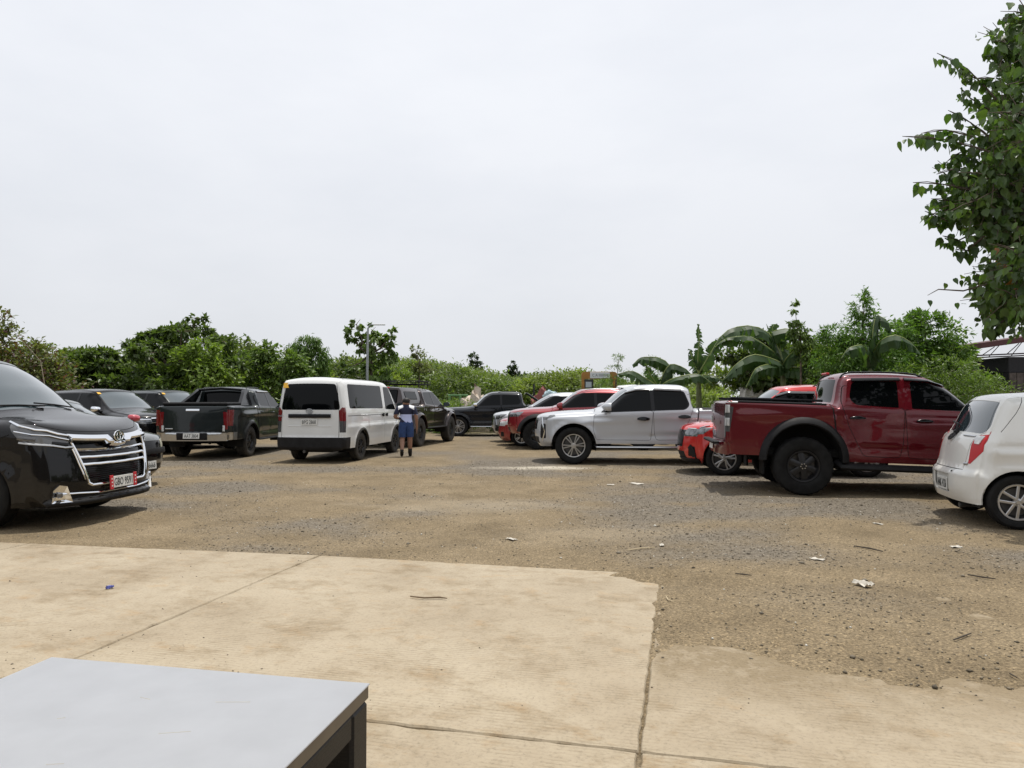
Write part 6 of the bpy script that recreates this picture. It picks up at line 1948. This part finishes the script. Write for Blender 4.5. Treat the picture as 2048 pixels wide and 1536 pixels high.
for tw in twigs:
    a, b = tw[0], tw[1]
    gt.tube([a, (a + b)/2 + vec((0, 0, .02)), b], [.007, .005, .003], 4, cap=False)
    n = 15 if len(tw) > 2 else 8
    for k in range(n):
        f = (k + .7)/n
        p = a + (b - a)*f
        o = rng.normal(size=3)*.6; o[2] = -abs(o[2])*.3
        pet = nrm(o + vec((0, 0, -.35)))*.06
        Pl.append(p + pet*rng.uniform(.5, 1.6))
        Al.append(nrm(vec((0, 0, -1.0)) + rng.normal(size=3)*.55))
        Nl.append(nrm(vec((-.25, -.9, .35)) + rng.normal(size=3)*.65))
        Sl.append(rng.uniform(.060, .145))
for (px, py) in ((1925, 560), (1938, 552), (1950, 565), (1895, 566), (1862, 600), (1968, 548), (1912, 556)):
    Pl.append(W_(px, py, 8.7)); Al.append(nrm(vec((0, 0, -1)) + rng.normal(size=3)*.4)); Nl.append(nrm(vec((0, -1, .2)) + rng.normal(size=3)*.5)); Sl.append(.09)
Pl, Al, Nl, Sl = map(np.array, (Pl, Al, Nl, Sl))
cc = leafcol(rng, len(Pl), (.062, .115, .030), .40, .12)
old = rng.random(len(Pl)) < .02; cc[old & (Pl[:, 2] < 3.4)] = (.30, .12, .035)
gt2 = G()
tr_o = mesh('trunk', [vec(v) - vec(TB) for v in gt.v], gt.f, M_twig, troot)
order = np.argsort(Pl[:, 0]/Pl[:, 1])
crown = empty('crown', (0, 0, 0), 0, troot)
one, rest = order[:300], order[300:]
V, F = leaves(Pl[rest] - vec(TB), Al[rest], Nl[rest], Sl[rest], LT_HEART)
lv = mesh_np('leaves', V, F, M_leaf2, crown, col=np.repeat(cc[rest], len(LT_HEART[0]), 0)); lv['kind'] = 'stuff'
protos = []
for k in range(5):
    c_ = [(.055, .105, .028), (.070, .13, .034), (.048, .090, .026), (.090, .15, .034), (.26, .11, .04)][k]
    o = mesh_np('leaf', LT_HEART[0], LT_HEART[1], M_leaf2, crown, col=np.repeat(np.array([c_]), len(LT_HEART[0]), 0)); me = o.data; bpy.data.objects.remove(o); protos.append(me)
for i in one:
    k = 4 if (Pl[i, 2] < 3.2 and rng.random() < .05) else int(rng.integers(0, 4))
    o = bpy.data.objects.new('leaf', protos[k]); COL.objects.link(o); o.parent = crown
    A = nrm(Al[i]); B = nrm(np.cross(Nl[i], A)); C = np.cross(A, B)
    Mx = Matrix((A*Sl[i], B*Sl[i], C*Sl[i])).transposed().to_4x4(); Mx.translation = Vector(Pl[i] - vec(TB)); o.matrix_local = Mx
# ------------------------------------------------------------------ table, shelter, person, street furniture, litter
def wicker():
    m, nt, b = _new('dark_wicker')
    N, L = nt.nodes, nt.links
    tc = N.new('ShaderNodeTexCoord')
    br = N.new('ShaderNodeTexBrick'); br.inputs['Scale'].default_value = 60; br.offset = .5
    br.inputs['Color1'].default_value = (.014, .011, .010, 1); br.inputs['Color2'].default_value = (.009, .0075, .007, 1); br.inputs['Mortar'].default_value = (.004, .003, .003, 1)
    br.inputs['Mortar Size'].default_value = .06; br.inputs['Brick Width'].default_value = .9; br.inputs['Row Height'].default_value = .45
    mp = N.new('ShaderNodeMapping'); mp.inputs['Rotation'].default_value = (R(90), 0, R(0))
    sx = N.new('ShaderNodeSeparateXYZ'); L.new(tc.outputs['Object'], sx.inputs['Vector'])
    ad = N.new('ShaderNodeMath'); L.new(sx.outputs['X'], ad.inputs[0]); L.new(sx.outputs['Y'], ad.inputs[1])
    cb = N.new('ShaderNodeCombineXYZ'); L.new(ad.outputs[0], cb.inputs['X']); L.new(sx.outputs['Z'], cb.inputs['Y'])
    L.new(cb.outputs['Vector'], br.inputs['Vector']); L.new(br.outputs['Color'], b.inputs['Base Color'])
    bp = N.new('ShaderNodeBump'); bp.inputs['Strength'].default_value = .8; bp.inputs['Distance'].default_value = .004; bp.invert = True
    L.new(br.outputs['Fac'], bp.inputs['Height']); L.new(bp.outputs['Normal'], b.inputs['Normal'])
    b.inputs['Roughness'].default_value = .5
    return m
M_wicker = wicker()
M_top = simple('white_laminate', (.70, .71, .735), .28, noise=.045, nscale=9, spec=.5, bump=.02, bscale=25)
M_edge = simple('brown_edge_band', (.17, .135, .095), .5, noise=.2, nscale=8)
tw, td = .86, .95
ax, ay = -.328, 1.655
TT = R(11.3); TUX, TUY, TVX, TVY = math.cos(TT), -math.sin(TT), math.sin(TT), math.cos(TT)                # far right corner of the top
root = empty('table', (ax - (tw/2)*TUX - (td/2)*TVX, ay - (tw/2)*TUY - (td/2)*TVY, 0), -TT)
tag(root, 'white-topped table with dark wicker legs in the near left corner', 'table')
tz = .75
G().box((0, 0, tz - .002), (tw, td, .004), .001).obj('table_top', M_top, root)
G().box((0, 0, tz - .019), (tw - .004, td - .004, .030), .002).obj('edge_band', M_edge, root)
for sx in (1, -1):
    G().box((sx*(tw/2 - .022), 0, tz - .0345 - .029), (.034, td - .17, .058), .006).obj('apron', M_wicker, root)
    G().box((0, sx*(td/2 - .022), tz - .0345 - .029), (tw - .17, .034, .058), .006).obj('apron', M_wicker, root)
    for sy in (1, -1):
        G().box((sx*(tw/2 - .045), sy*(td/2 - .045), (tz - .035 + SLAB_Z)/2), (.084, .084, tz - .035 - SLAB_Z), .008).obj('leg', M_wicker, root)
rr = np.random.default_rng(2)
for (x, y, l, a) in ((.18, .32, .075, .2), (.15, .17, .06, .35), (-.02, .30, .03, -.2), (-.22, .05, .02, .5), (-.30, -.02, .02, .1), (-.12, .18, .015, .6), (.02, .02, .03, .3)):
    p = [(x - l/2*math.cos(a), y - l/2*math.sin(a), tz + .0001), (x + l/2*math.cos(a), y + l/2*math.sin(a), tz + .0001)]
    G().tube(p, .0009, 4).obj('scratch', simple('scuff', (.84, .80, .74), .6), root)

# unseen shelter behind the viewer: shades the table, wall added for dark vehicle reflections
M_roof = simple('white_canvas', (.72, .72, .70), .8, noise=.05)
nt = M_roof.node_tree; tl = nt.nodes.new('ShaderNodeBsdfTranslucent'); tl.inputs['Color'].default_value = (.78, .78, .76, 1); ms = nt.nodes.new('ShaderNodeMixShader'); ms.inputs['Fac'].default_value = .55  # translucent canvas chosen so the unseen roof lets light onto the table
nt.links.new(nt.nodes['Principled BSDF'].outputs['BSDF'], ms.inputs[1]); nt.links.new(tl.outputs['BSDF'], ms.inputs[2]); nt.links.new(ms.outputs['Shader'], nt.nodes['Material Output'].inputs['Surface'])
M_wallp = simple('shelter_wall', (.16, .14, .12), .85, noise=.2)
root = empty('shelter', (0, -2.0, 0)); tag(root, 'unseen white canvas shelter shading the table, behind the viewer', 'shelter')
mesh('canopy', [(-4.2, -1.5, 4.3), (3.2, -1.5, 4.3), (3.2, 4.95, 4.3), (-4.2, 4.95, 4.3)], [(0, 1, 2, 3)], M_roof, root, smooth=False)
G().box((0, -5.0, 2.1), (20, .2, 4.2), .01).obj('wall', M_wallp, root)
for x in (-3.9, 3.0):
    G().box((x, 4.3, 2.1), (.16, .16, 4.2), .01).obj('post', M_wallp, root)

# ---- lamp post
M_pole = simple('galvanised_steel', (.33, .34, .35), .45, metal=.6)
root = empty('lamp_post', (-7.55, 37.0, 0)); tag(root, 'slim grey lamp post with short arm rising behind the white van', 'lamp post')
G().tube([(0, 0, -.1), (0, 0, 3), (.03, 0, 5.25)], [.085, .07, .05], 8).obj('pole', M_pole, root)
G().tube([(.03, 0, 5.2), (.08, 0, 5.36), (.2, 0, 5.40), (.35, 0, 5.41)], .03, 6).obj('arm', M_pole, root)
G().box((.62, 0, 5.41), (.62, .22, .05), .02).obj('lamp_head', simple('lamp_head_grey', (.6, .61, .62), .4), root)

# ---- orange arch with a sign
M_orange = simple('orange_brown_paint', (.33, .15, .025), .5, noise=.25, nscale=3)
root = empty('arch', (4.05, 33.0, 0)); tag(root, 'orange brown arch frame with white sign board above the red pickup', 'arch')
g = G()
hw, zt = .82, 2.78
for sd in (1, -1):
    G().box((sd*(hw - .09), 0, (zt - .30)/2), (.17, .16, zt - .30), .03).obj('post', M_orange, root)
out_ = rounded([(-hw, zt - .33), (hw, zt - .33), (hw, zt), (-hw, zt)], (0, 0, .16, .16), 5)
m = len(out_); V = [(x, -.085, z) for x, z in out_] + [(x, .085, z) for x, z in out_]
F = [tuple(range(m)), tuple(range(2*m-1, m-1, -1))] + [(i, i+m, (i+1) % m + m, (i+1) % m) for i in range(m)]
mesh('lintel', V, F, M_orange, root, smooth=False)
sg = G().box((.03, -.10, zt - .165), (.92, .025, .28), .005).obj('sign_board', simple('sign_white', (.62, .63, .64), .5), root)
t_ = text_mesh('C A IIIIIII M', .12, .72, .002)
for v in t_.vertices: v.co = Vector((.03 + v.co.x, -.115 - v.co.z, zt - .165 + v.co.y))
tag(link('lettering', t_, simple('sign_ink', (.10, .11, .13), .6), sg), kind='stuff')
G().box((-.48, -.05, zt - .56), (.42, .10, .42), .02).obj('hanging_board_frame', simple('dark_board', (.03, .03, .03), .6), root)
G().box((-.50, -.11, zt - .60), (.27, .02, .26), .004).obj('hanging_board', simple('pale_board', (.42, .46, .50), .4), root)

# ---- green timber frame, tarps, heaps at the back of the lot
M_green = simple('green_paint', (.12, .26, .10), .6, noise=.2)
root = empty('rack', (-2.55, 33.5, 0)); tag(root, 'pale green timber rack frame behind the black pickup bonnet', 'rack')
for x in (-.42, .10, .42):
    for y in (0, .5): G().box((x, y, .85), (.07, .07, 1.75), .008).obj('upright', M_green, root)
for z in (.35, 1.0, 1.70):
    G().box((0, 0, z), (.95, .05, .07), .008).obj('rail', M_green, root)
    G().box((0, .5, z - .012), (.94, .05, .05), .008).obj('rail', M_green, root)
G().box((.28, .25, 1.1), (.30, .40, .9), .03).obj('panel', simple('dark_green_panel', (.02, .05, .04), .6), root)
def heap(name, label, cat, loc, size, mat, seed, rough=.25):
    rng = np.random.default_rng(seed)
    n, m = 14, 9
    V = []; F = []
    for j in range(m):
        q = j/(m-1)*math.pi/2
        for i in range(n):
            t = 2*math.pi*i/n
            k = 1 + rough*(vnoise(np.array([i*.7]), np.array([j*.8]), seed)[0] - .5)*2
            V.append((math.cos(t)*math.cos(q)*size[0]*k, math.sin(t)*math.cos(q)*size[1]*k, math.sin(q)*size[2]*k))
    for j in range(m-1):
        for i in range(n): F.append((j*n+i, j*n+(i+1) % n, (j+1)*n+(i+1) % n, (j+1)*n+i))
    o = mesh(name, V, F, mat, sharp=25); o.location = loc; tag(o, label, cat); return o
heap('tarpaulin', 'crumpled cream tarpaulin heap left of the black pickup cab', 'tarpaulin', (-1.75, 33.0, 0), (.75, .5, 1.85), simple('cream_tarp', (.52, .44, .36), .7, noise=.25), 4, .25)
heap('tarpaulin', 'rust red tarpaulin mound behind the silver SUV', 'tarpaulin', (1.45, 34.0, 0), (.70, .5, 1.92), simple('rust_tarp', (.20, .055, .045), .7, noise=.3), 9, .18)
o = heap('tarpaulin', 'pale blue sheet draped on the rust red mound', 'tarpaulin', (1.78, 33.7, 1.62), (.34, .25, .30), simple('blue_sheet', (.42, .55, .60), .6, noise=.2), 14, .3)
heap('sheet_heap', 'dull white sheet heap among plants behind the bright red car', 'heap', (8.35, 25.0, 0), (.62, .4, 1.72), simple('dull_white', (.58, .56, .52), .6, noise=.25), 6, .35)
o = G().tube([(1.05, 34.2, 0), (1.05, 34.2, 2.25)], .05, 7).obj('post', simple('dark_post', (.03, .035, .03), .8)); tag(o, 'short dark post standing beside the rust red mound', 'post')

# ---- house at the right edge
M_steel = simple('dark_red_steel', (.075, .022, .024), .6, noise=.2)
M_dark = simple('dark_board_wall', (.018, .018, .022), .8, noise=.3)
M_plank = simple('weathered_plank', (.085, .070, .062), .9, noise=.4, nscale=5)
M_grey = simple('grey_block', (.13, .13, .125), .9, noise=.3)
HX, HY = 19.6, 30.0
root = empty('house', (HX, HY, 0)); tag(root, 'dark unfinished house with sloping red-brown roof edge at the right', 'house')
# roof: mono-pitch rising to the right
rf = G()
a0, a1 = math.atan2(.55, 3.0), 0
M_ = Matrix.Rotation(-math.atan2(.62, 4.4), 3, 'Y')
G().box((1.3, 0, 3.95), (5.4, 5.0, .22), .01, M_).obj('roof', M_steel, root)
for y in (-1.2, 1.4):
    G().tube([(-1.1, y, 3.25), (3.4, y, 3.45)], .03, 6).obj('truss_chord', M_steel, root)
    for q in range(4):
        x = -.5 + q*1.0
        G().tube([(x, y, 3.28 + .045*q), (x + .5, y, 3.62 + .14*q)], .018, 5).obj('truss_web', M_steel, root)
G().box((1.75, 0, 2.85), (3.5, 4.0, .62), .01).obj('upper_wall', M_dark, root)
for i in range(12):
    G().box((.12 + i*.29, -2.05, 2.10), (.27, .05, .86), .006).obj('plank', M_plank, root)
G().box((1.75, 0, 2.10), (3.46, 3.9, .86), .01).obj('wall', M_dark, root)
G().box((1.2, -2.3, 1.72), (5.0, .5, .16), .01).obj('balcony_beam', M_steel, root)
G().box((1.75, .1, .82), (3.4, 3.7, 1.62), .01).obj('lower_wall', M_dark, root)
G().box((2.9, -2.2, .85), (1.7, .2, 1.56), .01).obj('block_wall', M_grey, root)
for x in (-1.1, .2, 1.6): G().box((x, -2.35, .82), (.12, .12, 1.62), .01).obj('post', M_grey, root)
G().box((1.0, -2.4, 1.25), (4.4, .06, .06), .01).obj('railing', M_satin, root)
G().box((-.6, .3, 2.2), (1.1, 2.0, 1.0), .02).obj('side_lean_to', M_plank, root)

# ---- person from behind, walking beside the white van
def person(loc, rz):
    J = {}; E = []
    def v(n, p, r, par=None):
        J[n] = (p, r, len(J));
        if par: E.append((J[par][2], J[n][2]))
    # facing +Y locally; x to the right
    v('pelvis', (0, 0, .86), (.140, .105))
    v('belly', (0, .01, .98), (.142, .105), 'pelvis'); v('chest', (0, .0, 1.13), (.165, .110), 'belly'); v('shoulders', (0, -.01, 1.24), (.135, .085), 'chest')
    v('neck', (0, .005, 1.30), (.070, .070), 'shoulders'); v('jaw', (0, .03, 1.355), (.098, .105), 'neck'); v('head', (0, .02, 1.43), (.118, .135), 'jaw'); v('crown', (0, .015, 1.505), (.100, .112), 'head')
    for s, n in ((-1, 'l'), (1, 'r')):
        fwd = -.10 if s < 0 else .06
        v(n+'hip', (s*.085, 0, .80), (.098, .098), 'pelvis'); v(n+'knee', (s*.095, .05 + fwd*.3, .44), (.060, .060), n+'hip'); v(n+'calf', (s*.098, .02 + fwd, .32), (.058, .058), n+'knee')
        zf = .09 if s < 0 else 0
        v(n+'ankle', (s*.10, -.01 + fwd*2, .085 + zf), (.036, .036), n+'calf'); v(n+'ball', (s*.105, .13 + fwd*2, .035 + zf*.3), (.040, .030), n+'ankle'); v(n+'toe', (s*.108, .19 + fwd*2, .030 + zf*.2), (.030, .022), n+'ball')
    # left arm bent forward at the waist, right arm hanging
    v('lsh', (-.19, -.01, 1.235), (.062, .062), 'shoulders'); v('lel', (-.285, -.03, 1.0), (.044, .044), 'lsh'); v('lwr', (-.20, .17, .97), (.030, .030), 'lel'); v('lpalm', (-.15, .235, .975), (.032, .020), 'lwr')
    v('rsh', (.19, -.01, 1.235), (.062, .062), 'shoulders'); v('rel', (.255, -.02, .985), (.044, .044), 'rsh'); v('rwr', (.265, .06, .77), (.030, .030), 'rel'); v('rpalm', (.268, .085, .69), (.020, .032), 'rwr')
    for k in range(4):
        f = (k - 1.5)*.019; l = (.06, .075, .07, .055)[k]
        v('lf%d' % k, (-.15 + .03 + l*.5, .255 + .01, .975 + f), (.009, .009), 'lpalm'); v('lg%d' % k, (-.15 + .03 + l, .235, .975 + f), (.008, .008), 'lf%d' % k)
        v('rf%d' % k, (.268, .085 + f, .64), (.009, .009), 'rpalm'); v('rg%d' % k, (.262, .095 + f, .635 - l*.75), (.008, .008), 'rf%d' % k)
    v('lt', (-.13, .20, 1.01), (.010, .010), 'lpalm'); v('lt2', (-.10, .215, 1.03), (.009, .009), 'lt')
    v('rt', (.25, .13, .675), (.010, .010), 'rpalm'); v('rt2', (.245, .145, .645), (.009, .009), 'rt')
    v('nose', (0, .118, 1.43), (.012, .014), 'head')
    me = bpy.data.meshes.new('person'); me.from_pydata([p for p, r, i in J.values()], E, []); o = bpy.data.objects.new('person', me); COL.objects.link(o)
    md = o.modifiers.new('skin', 'SKIN'); md.branch_smoothing = .6; md.use_smooth_shade = True
    if not me.skin_vertices: 
        bpy.context.view_layer.objects.active = o
    for i, (p, r, k) in enumerate(J.values()):
        me.skin_vertices[0].data[i].radius = (r[0]*1.12, r[1]*1.12); me.skin_vertices[0].data[i].use_root = (i == 0)
    o.modifiers.new('sub', 'SUBSURF').levels = 2
    o.modifiers['sub'].render_levels = 2
    dg = bpy.context.evaluated_depsgraph_get()
    me2 = bpy.data.meshes.new_from_object(o.evaluated_get(dg)); me2.name = 'person'
    bpy.data.objects.remove(o)
    skin = simple('skin', (.27, .145, .095), .55)
    me2.materials.clear()
    body = link('person', me2, skin); body.location = loc; body.rotation_euler = (0, 0, rz)
    me2.polygons.foreach_set('use_smooth', np.ones(len(me2.polygons), dtype=bool))
    co = np.array([tuple(x.co) for x in me2.vertices]); nn = np.array([tuple(x.normal) for x in me2.vertices])
    fc = np.array([tuple(f.center) for f in me2.polygons])
    def cloth(name, mask, mat, off):
        F = [tuple(me2.polygons[i].vertices) for i in np.where(mask)[0]]
        used = sorted({k for f in F for k in f}); mp = {k: i for i, k in enumerate(used)}
        V = co[used] + nn[used]*off
        return mesh(name, V, [tuple(mp[k] for k in f) for f in F], mat, body)
    x, y, z = fc.T
    arm = np.abs(x) > .185
    shirt = ((z > .84) & (z < 1.315) & ~arm) | (arm & (z > 1.075))
    m, nt, b = _new('jersey_print')
    N, L = nt.nodes, nt.links
    tc = N.new('ShaderNodeTexCoord'); sx = N.new('ShaderNodeSeparateXYZ'); L.new(tc.outputs['Object'], sx.inputs['Vector'])
    def math_(op, a, bb):
        q = N.new('ShaderNodeMath'); q.operation = op
        for i, s in enumerate((a, bb)):
            if isinstance(s, (int, float)): q.inputs[i].default_value = s
            else: L.new(s, q.inputs[i])
        return q.outputs[0]
    def mix(f, a, bb):
        q = N.new('ShaderNodeMix'); q.data_type = 'RGBA'; L.new(f, q.inputs['Factor'])
        for k, s in (('A', a), ('B', bb)):
            if isinstance(s, tuple): q.inputs[k].default_value = s
            else: L.new(s, q.inputs[k])
        return q.outputs['Result']
    navy, lav, white = (.012, .016, .045, 1), (.50, .56, .84, 1), (.84, .85, .88, 1)
    low = math_('LESS_THAN', sx.outputs['Z'], 1.075)
    diag = math_('LESS_THAN', sx.outputs['Z'], math_('MULTIPLY_ADD', sx.outputs['X'], -.9)) if False else None
    lin = math_('ADD', sx.outputs['Z'], math_('MULTIPLY', sx.outputs['X'], .85))
    dg_ = math_('LESS_THAN', lin, .865)
    c0 = mix(low, navy, lav); c0 = mix(dg_, c0, navy)
    ax_ = math_('ABSOLUTE', sx.outputs['X'], 0)
    sh1 = math_('GREATER_THAN', math_('SUBTRACT', sx.outputs['Z'], math_('MULTIPLY', ax_, -.55)), 1.295)
    sh2 = math_('GREATER_THAN', ax_, .075)
    sh3 = math_('LESS_THAN', ax_, .20)
    c0 = mix(math_('MULTIPLY', math_('MULTIPLY', sh1, sh2), sh3), c0, white)
    L.new(c0, b.inputs['Base Color']); b.inputs['Roughness'].default_value = .75
    cloth('jersey', shirt, m, .014)
    cloth('shorts', (z > .50) & (z < .87) & (np.abs(x) < .2), simple('shorts_blue', (.022, .055, .17), .8, noise=.2), .024)
    for s in (-1, 1): cloth('shoe', (z < .135) & (x*s > 0), simple('shoe_dark', (.012, .010, .009), .7), .012)
    for s in (-1, 1): cloth('sock', (z >= .12) & (z < .20) & (x*s > 0), simple('sock_dark', (.02, .02, .022), .9), .006)
    cloth('hair', (z > 1.435) & ((y < .075) | (z > 1.49)) | ((z > 1.37) & (y < -.02)), simple('hair_black', (.008, .007, .006), .6), .012)
    for s in (-1, 1): G().box((s*.086, .018, 1.425), (.022, .035, .055), .005).obj('ear', skin, body)
    for s in (-1, 1): G().box((s*.030, .105, 1.445), (.022, .010, .010), .003).obj('eye', simple('eye', (.05, .04, .04), .3), body)
    G().box((0, .100, 1.385), (.045, .010, .010), .003).obj('mouth', simple('lip', (.20, .08, .07), .5), body)
    tag(body, 'person in navy and light blue jersey and blue shorts walking beside the white van', 'person')
    return body
person((-2.68, 18.0, 0), R(8))

# ---- small things lying on the ground
def gz(x, y):
    u, v = to_uv(x, y)
    s = ground_h(np.array([x]), np.array([y]))[0]
    return max(s, SLAB_Z) if (-12 < u < 0 and v < 2.95) or (0 < u < 6 and v < 2.95) else s
M_paper = simple('paper_white', (.50, .47, .41), .8, noise=.25)
def scrap(label, x, y, w, d, seed, mat=None, lift=.012, name='paper_scrap', cat='litter'):
    rng = np.random.default_rng(seed)
    n = 6; V = []; F = []
    for j in range(n):
        for i in range(n):
            V.append(((i/(n-1) - .5)*w*(1 + .2*rng.normal()*.4), (j/(n-1) - .5)*d, .006 + lift*rng.random()))
    top = len(V); V += [(p[0], p[1], p[2] - .003) for p in V]
    for j in range(n-1):
        for i in range(n-1):
            q = (j*n+i, j*n+i+1, (j+1)*n+i+1, (j+1)*n+i); F.append(q); F.append(tuple(k + top for k in q[::-1]))
    ring = [i for i in range(n)] + [j*n + n-1 for j in range(1, n)] + [(n-1)*n + i for i in range(n-2, -1, -1)] + [j*n for j in range(n-2, 0, -1)]
    for a, b in zip(ring, ring[1:] + ring[:1]): F.append((a, a + top, b + top, b))
    o = mesh(name, V, F, mat or M_paper, smooth=False); o.location = (x, y, gz(x, y)); o.rotation_euler = (0, 0, rng.random()*6); tag(o, label, cat)
def gp(px, py):
    y = 1.40*1420/(py - 803.0); return (px - 1024)/1420*y, y
for lab, px, py, w, d, s in (
        ('larger pale paper scrap on the gravel in front of the white pickup', 1272, 967, .42, .20, 1), ('small pale scrap left of the larger scrap in front of the white pickup', 1221, 970, .20, .12, 2),
        ('flat pale scrap on the dirt just beyond the slab edge, centre', 1023, 1078, .20, .10, 3), ('small white scrap at the end of the long straw', 1322, 1091, .14, .07, 4),
        ('pale flat scrap on the dirt right of the broken slab corner', 1632, 1120, .20, .10, 5), ('crumpled pale lump of paper on the dirt, right foreground', 1722, 1179, .20, .14, 6),
        ('pale strip of paper in front of the white hatchback, left one', 1753, 1047, .20, .07, 7), ('pale curled scrap in front of the white hatchback, right one', 1908, 1094, .16, .10, 8)):
    scrap(lab, *gp(px, py), w*.6, d*.6, s, lift=.04 if s == 6 else .012)
scrap('small blue wrapper on the concrete slab at left', *gp(225, 1181), .055, .03, 9, simple('blue_wrapper', (.05, .06, .25), .5), .02, 'wrapper')
M_straw = simple('straw', (.46, .38, .25), .8)
M_stick = simple('stick', (.05, .04, .03), .9)
def twig(label, pts, r, mat, name='twig'):
    P = []
    for px, py in pts:
        x, y = gp(px, py); P.append((x, y, gz(x, y) + r + .008))
    o0 = vec(P[0]); o = G().tube([vec(p) - o0 for p in P], [r*.7] + [r]*(len(P) - 2) + [r*.6], 6).obj(name, mat); o.location = P[0]; tag(o, label, 'twig')
twig('long pale straw lying on the dirt beyond the slab corner', [(1254, 1101), (1280, 1098), (1308, 1097)], .006, M_straw, 'straw')
twig('curved pale stalk beside the right edge of the slab', [(1330, 1203), (1334, 1212), (1346, 1216)], .004, M_straw, 'straw')
twig('short dark stick right of the broken slab corner', [(1468, 1155), (1485, 1158), (1500, 1160)], .006, M_stick)
twig('dark stick on grey gravel in the right foreground', [(1705, 1093), (1735, 1098), (1762, 1103)], .008, M_stick)
twig('dark twig at the right edge of the dirt', [(1900, 1295), (1920, 1288), (1935, 1282)], .005, M_stick)
twig('thin twig low at right near the concrete', [(2010, 1358), (2024, 1366)], .005, M_stick)
twig('dark curled leaf stalk on the slab in the middle', [(822, 1200), (850, 1203), (880, 1202), (895, 1204)], .006, simple('dry_stalk', (.14, .10, .06), .9))
twig('thin dark stick on the dirt in front of the white hatchback wheel', [(1930, 1150), (1960, 1156), (1985, 1160)], .007, M_stick)
# bare whips rising above the bushes
for lab, px0, py0, px1, py1, y in (('long thin bare stalk leaning left above the black van roof', 80, 722, 18, 655, 23.0), ('thin upright bare stalk above the bushes behind the SUVs', 405, 690, 421, 640, 29.0)):
    a = vec(((px0-1024)/1420*y, y, 1.4 + (803-py0)/1420*y)); b = vec(((px1-1024)/1420*y, y, 1.4 + (803-py1)/1420*y))
    base = vec((a[0] + (a[0]-b[0])*.5, y, 0)); o = G().tube([base - base, a - base, b - base], [.02, .014, .005], 5).obj('bare_stalk', simple('bare_stalk', (.20, .17, .12), .9)); o.location = base; tag(o, lab, 'stalk')
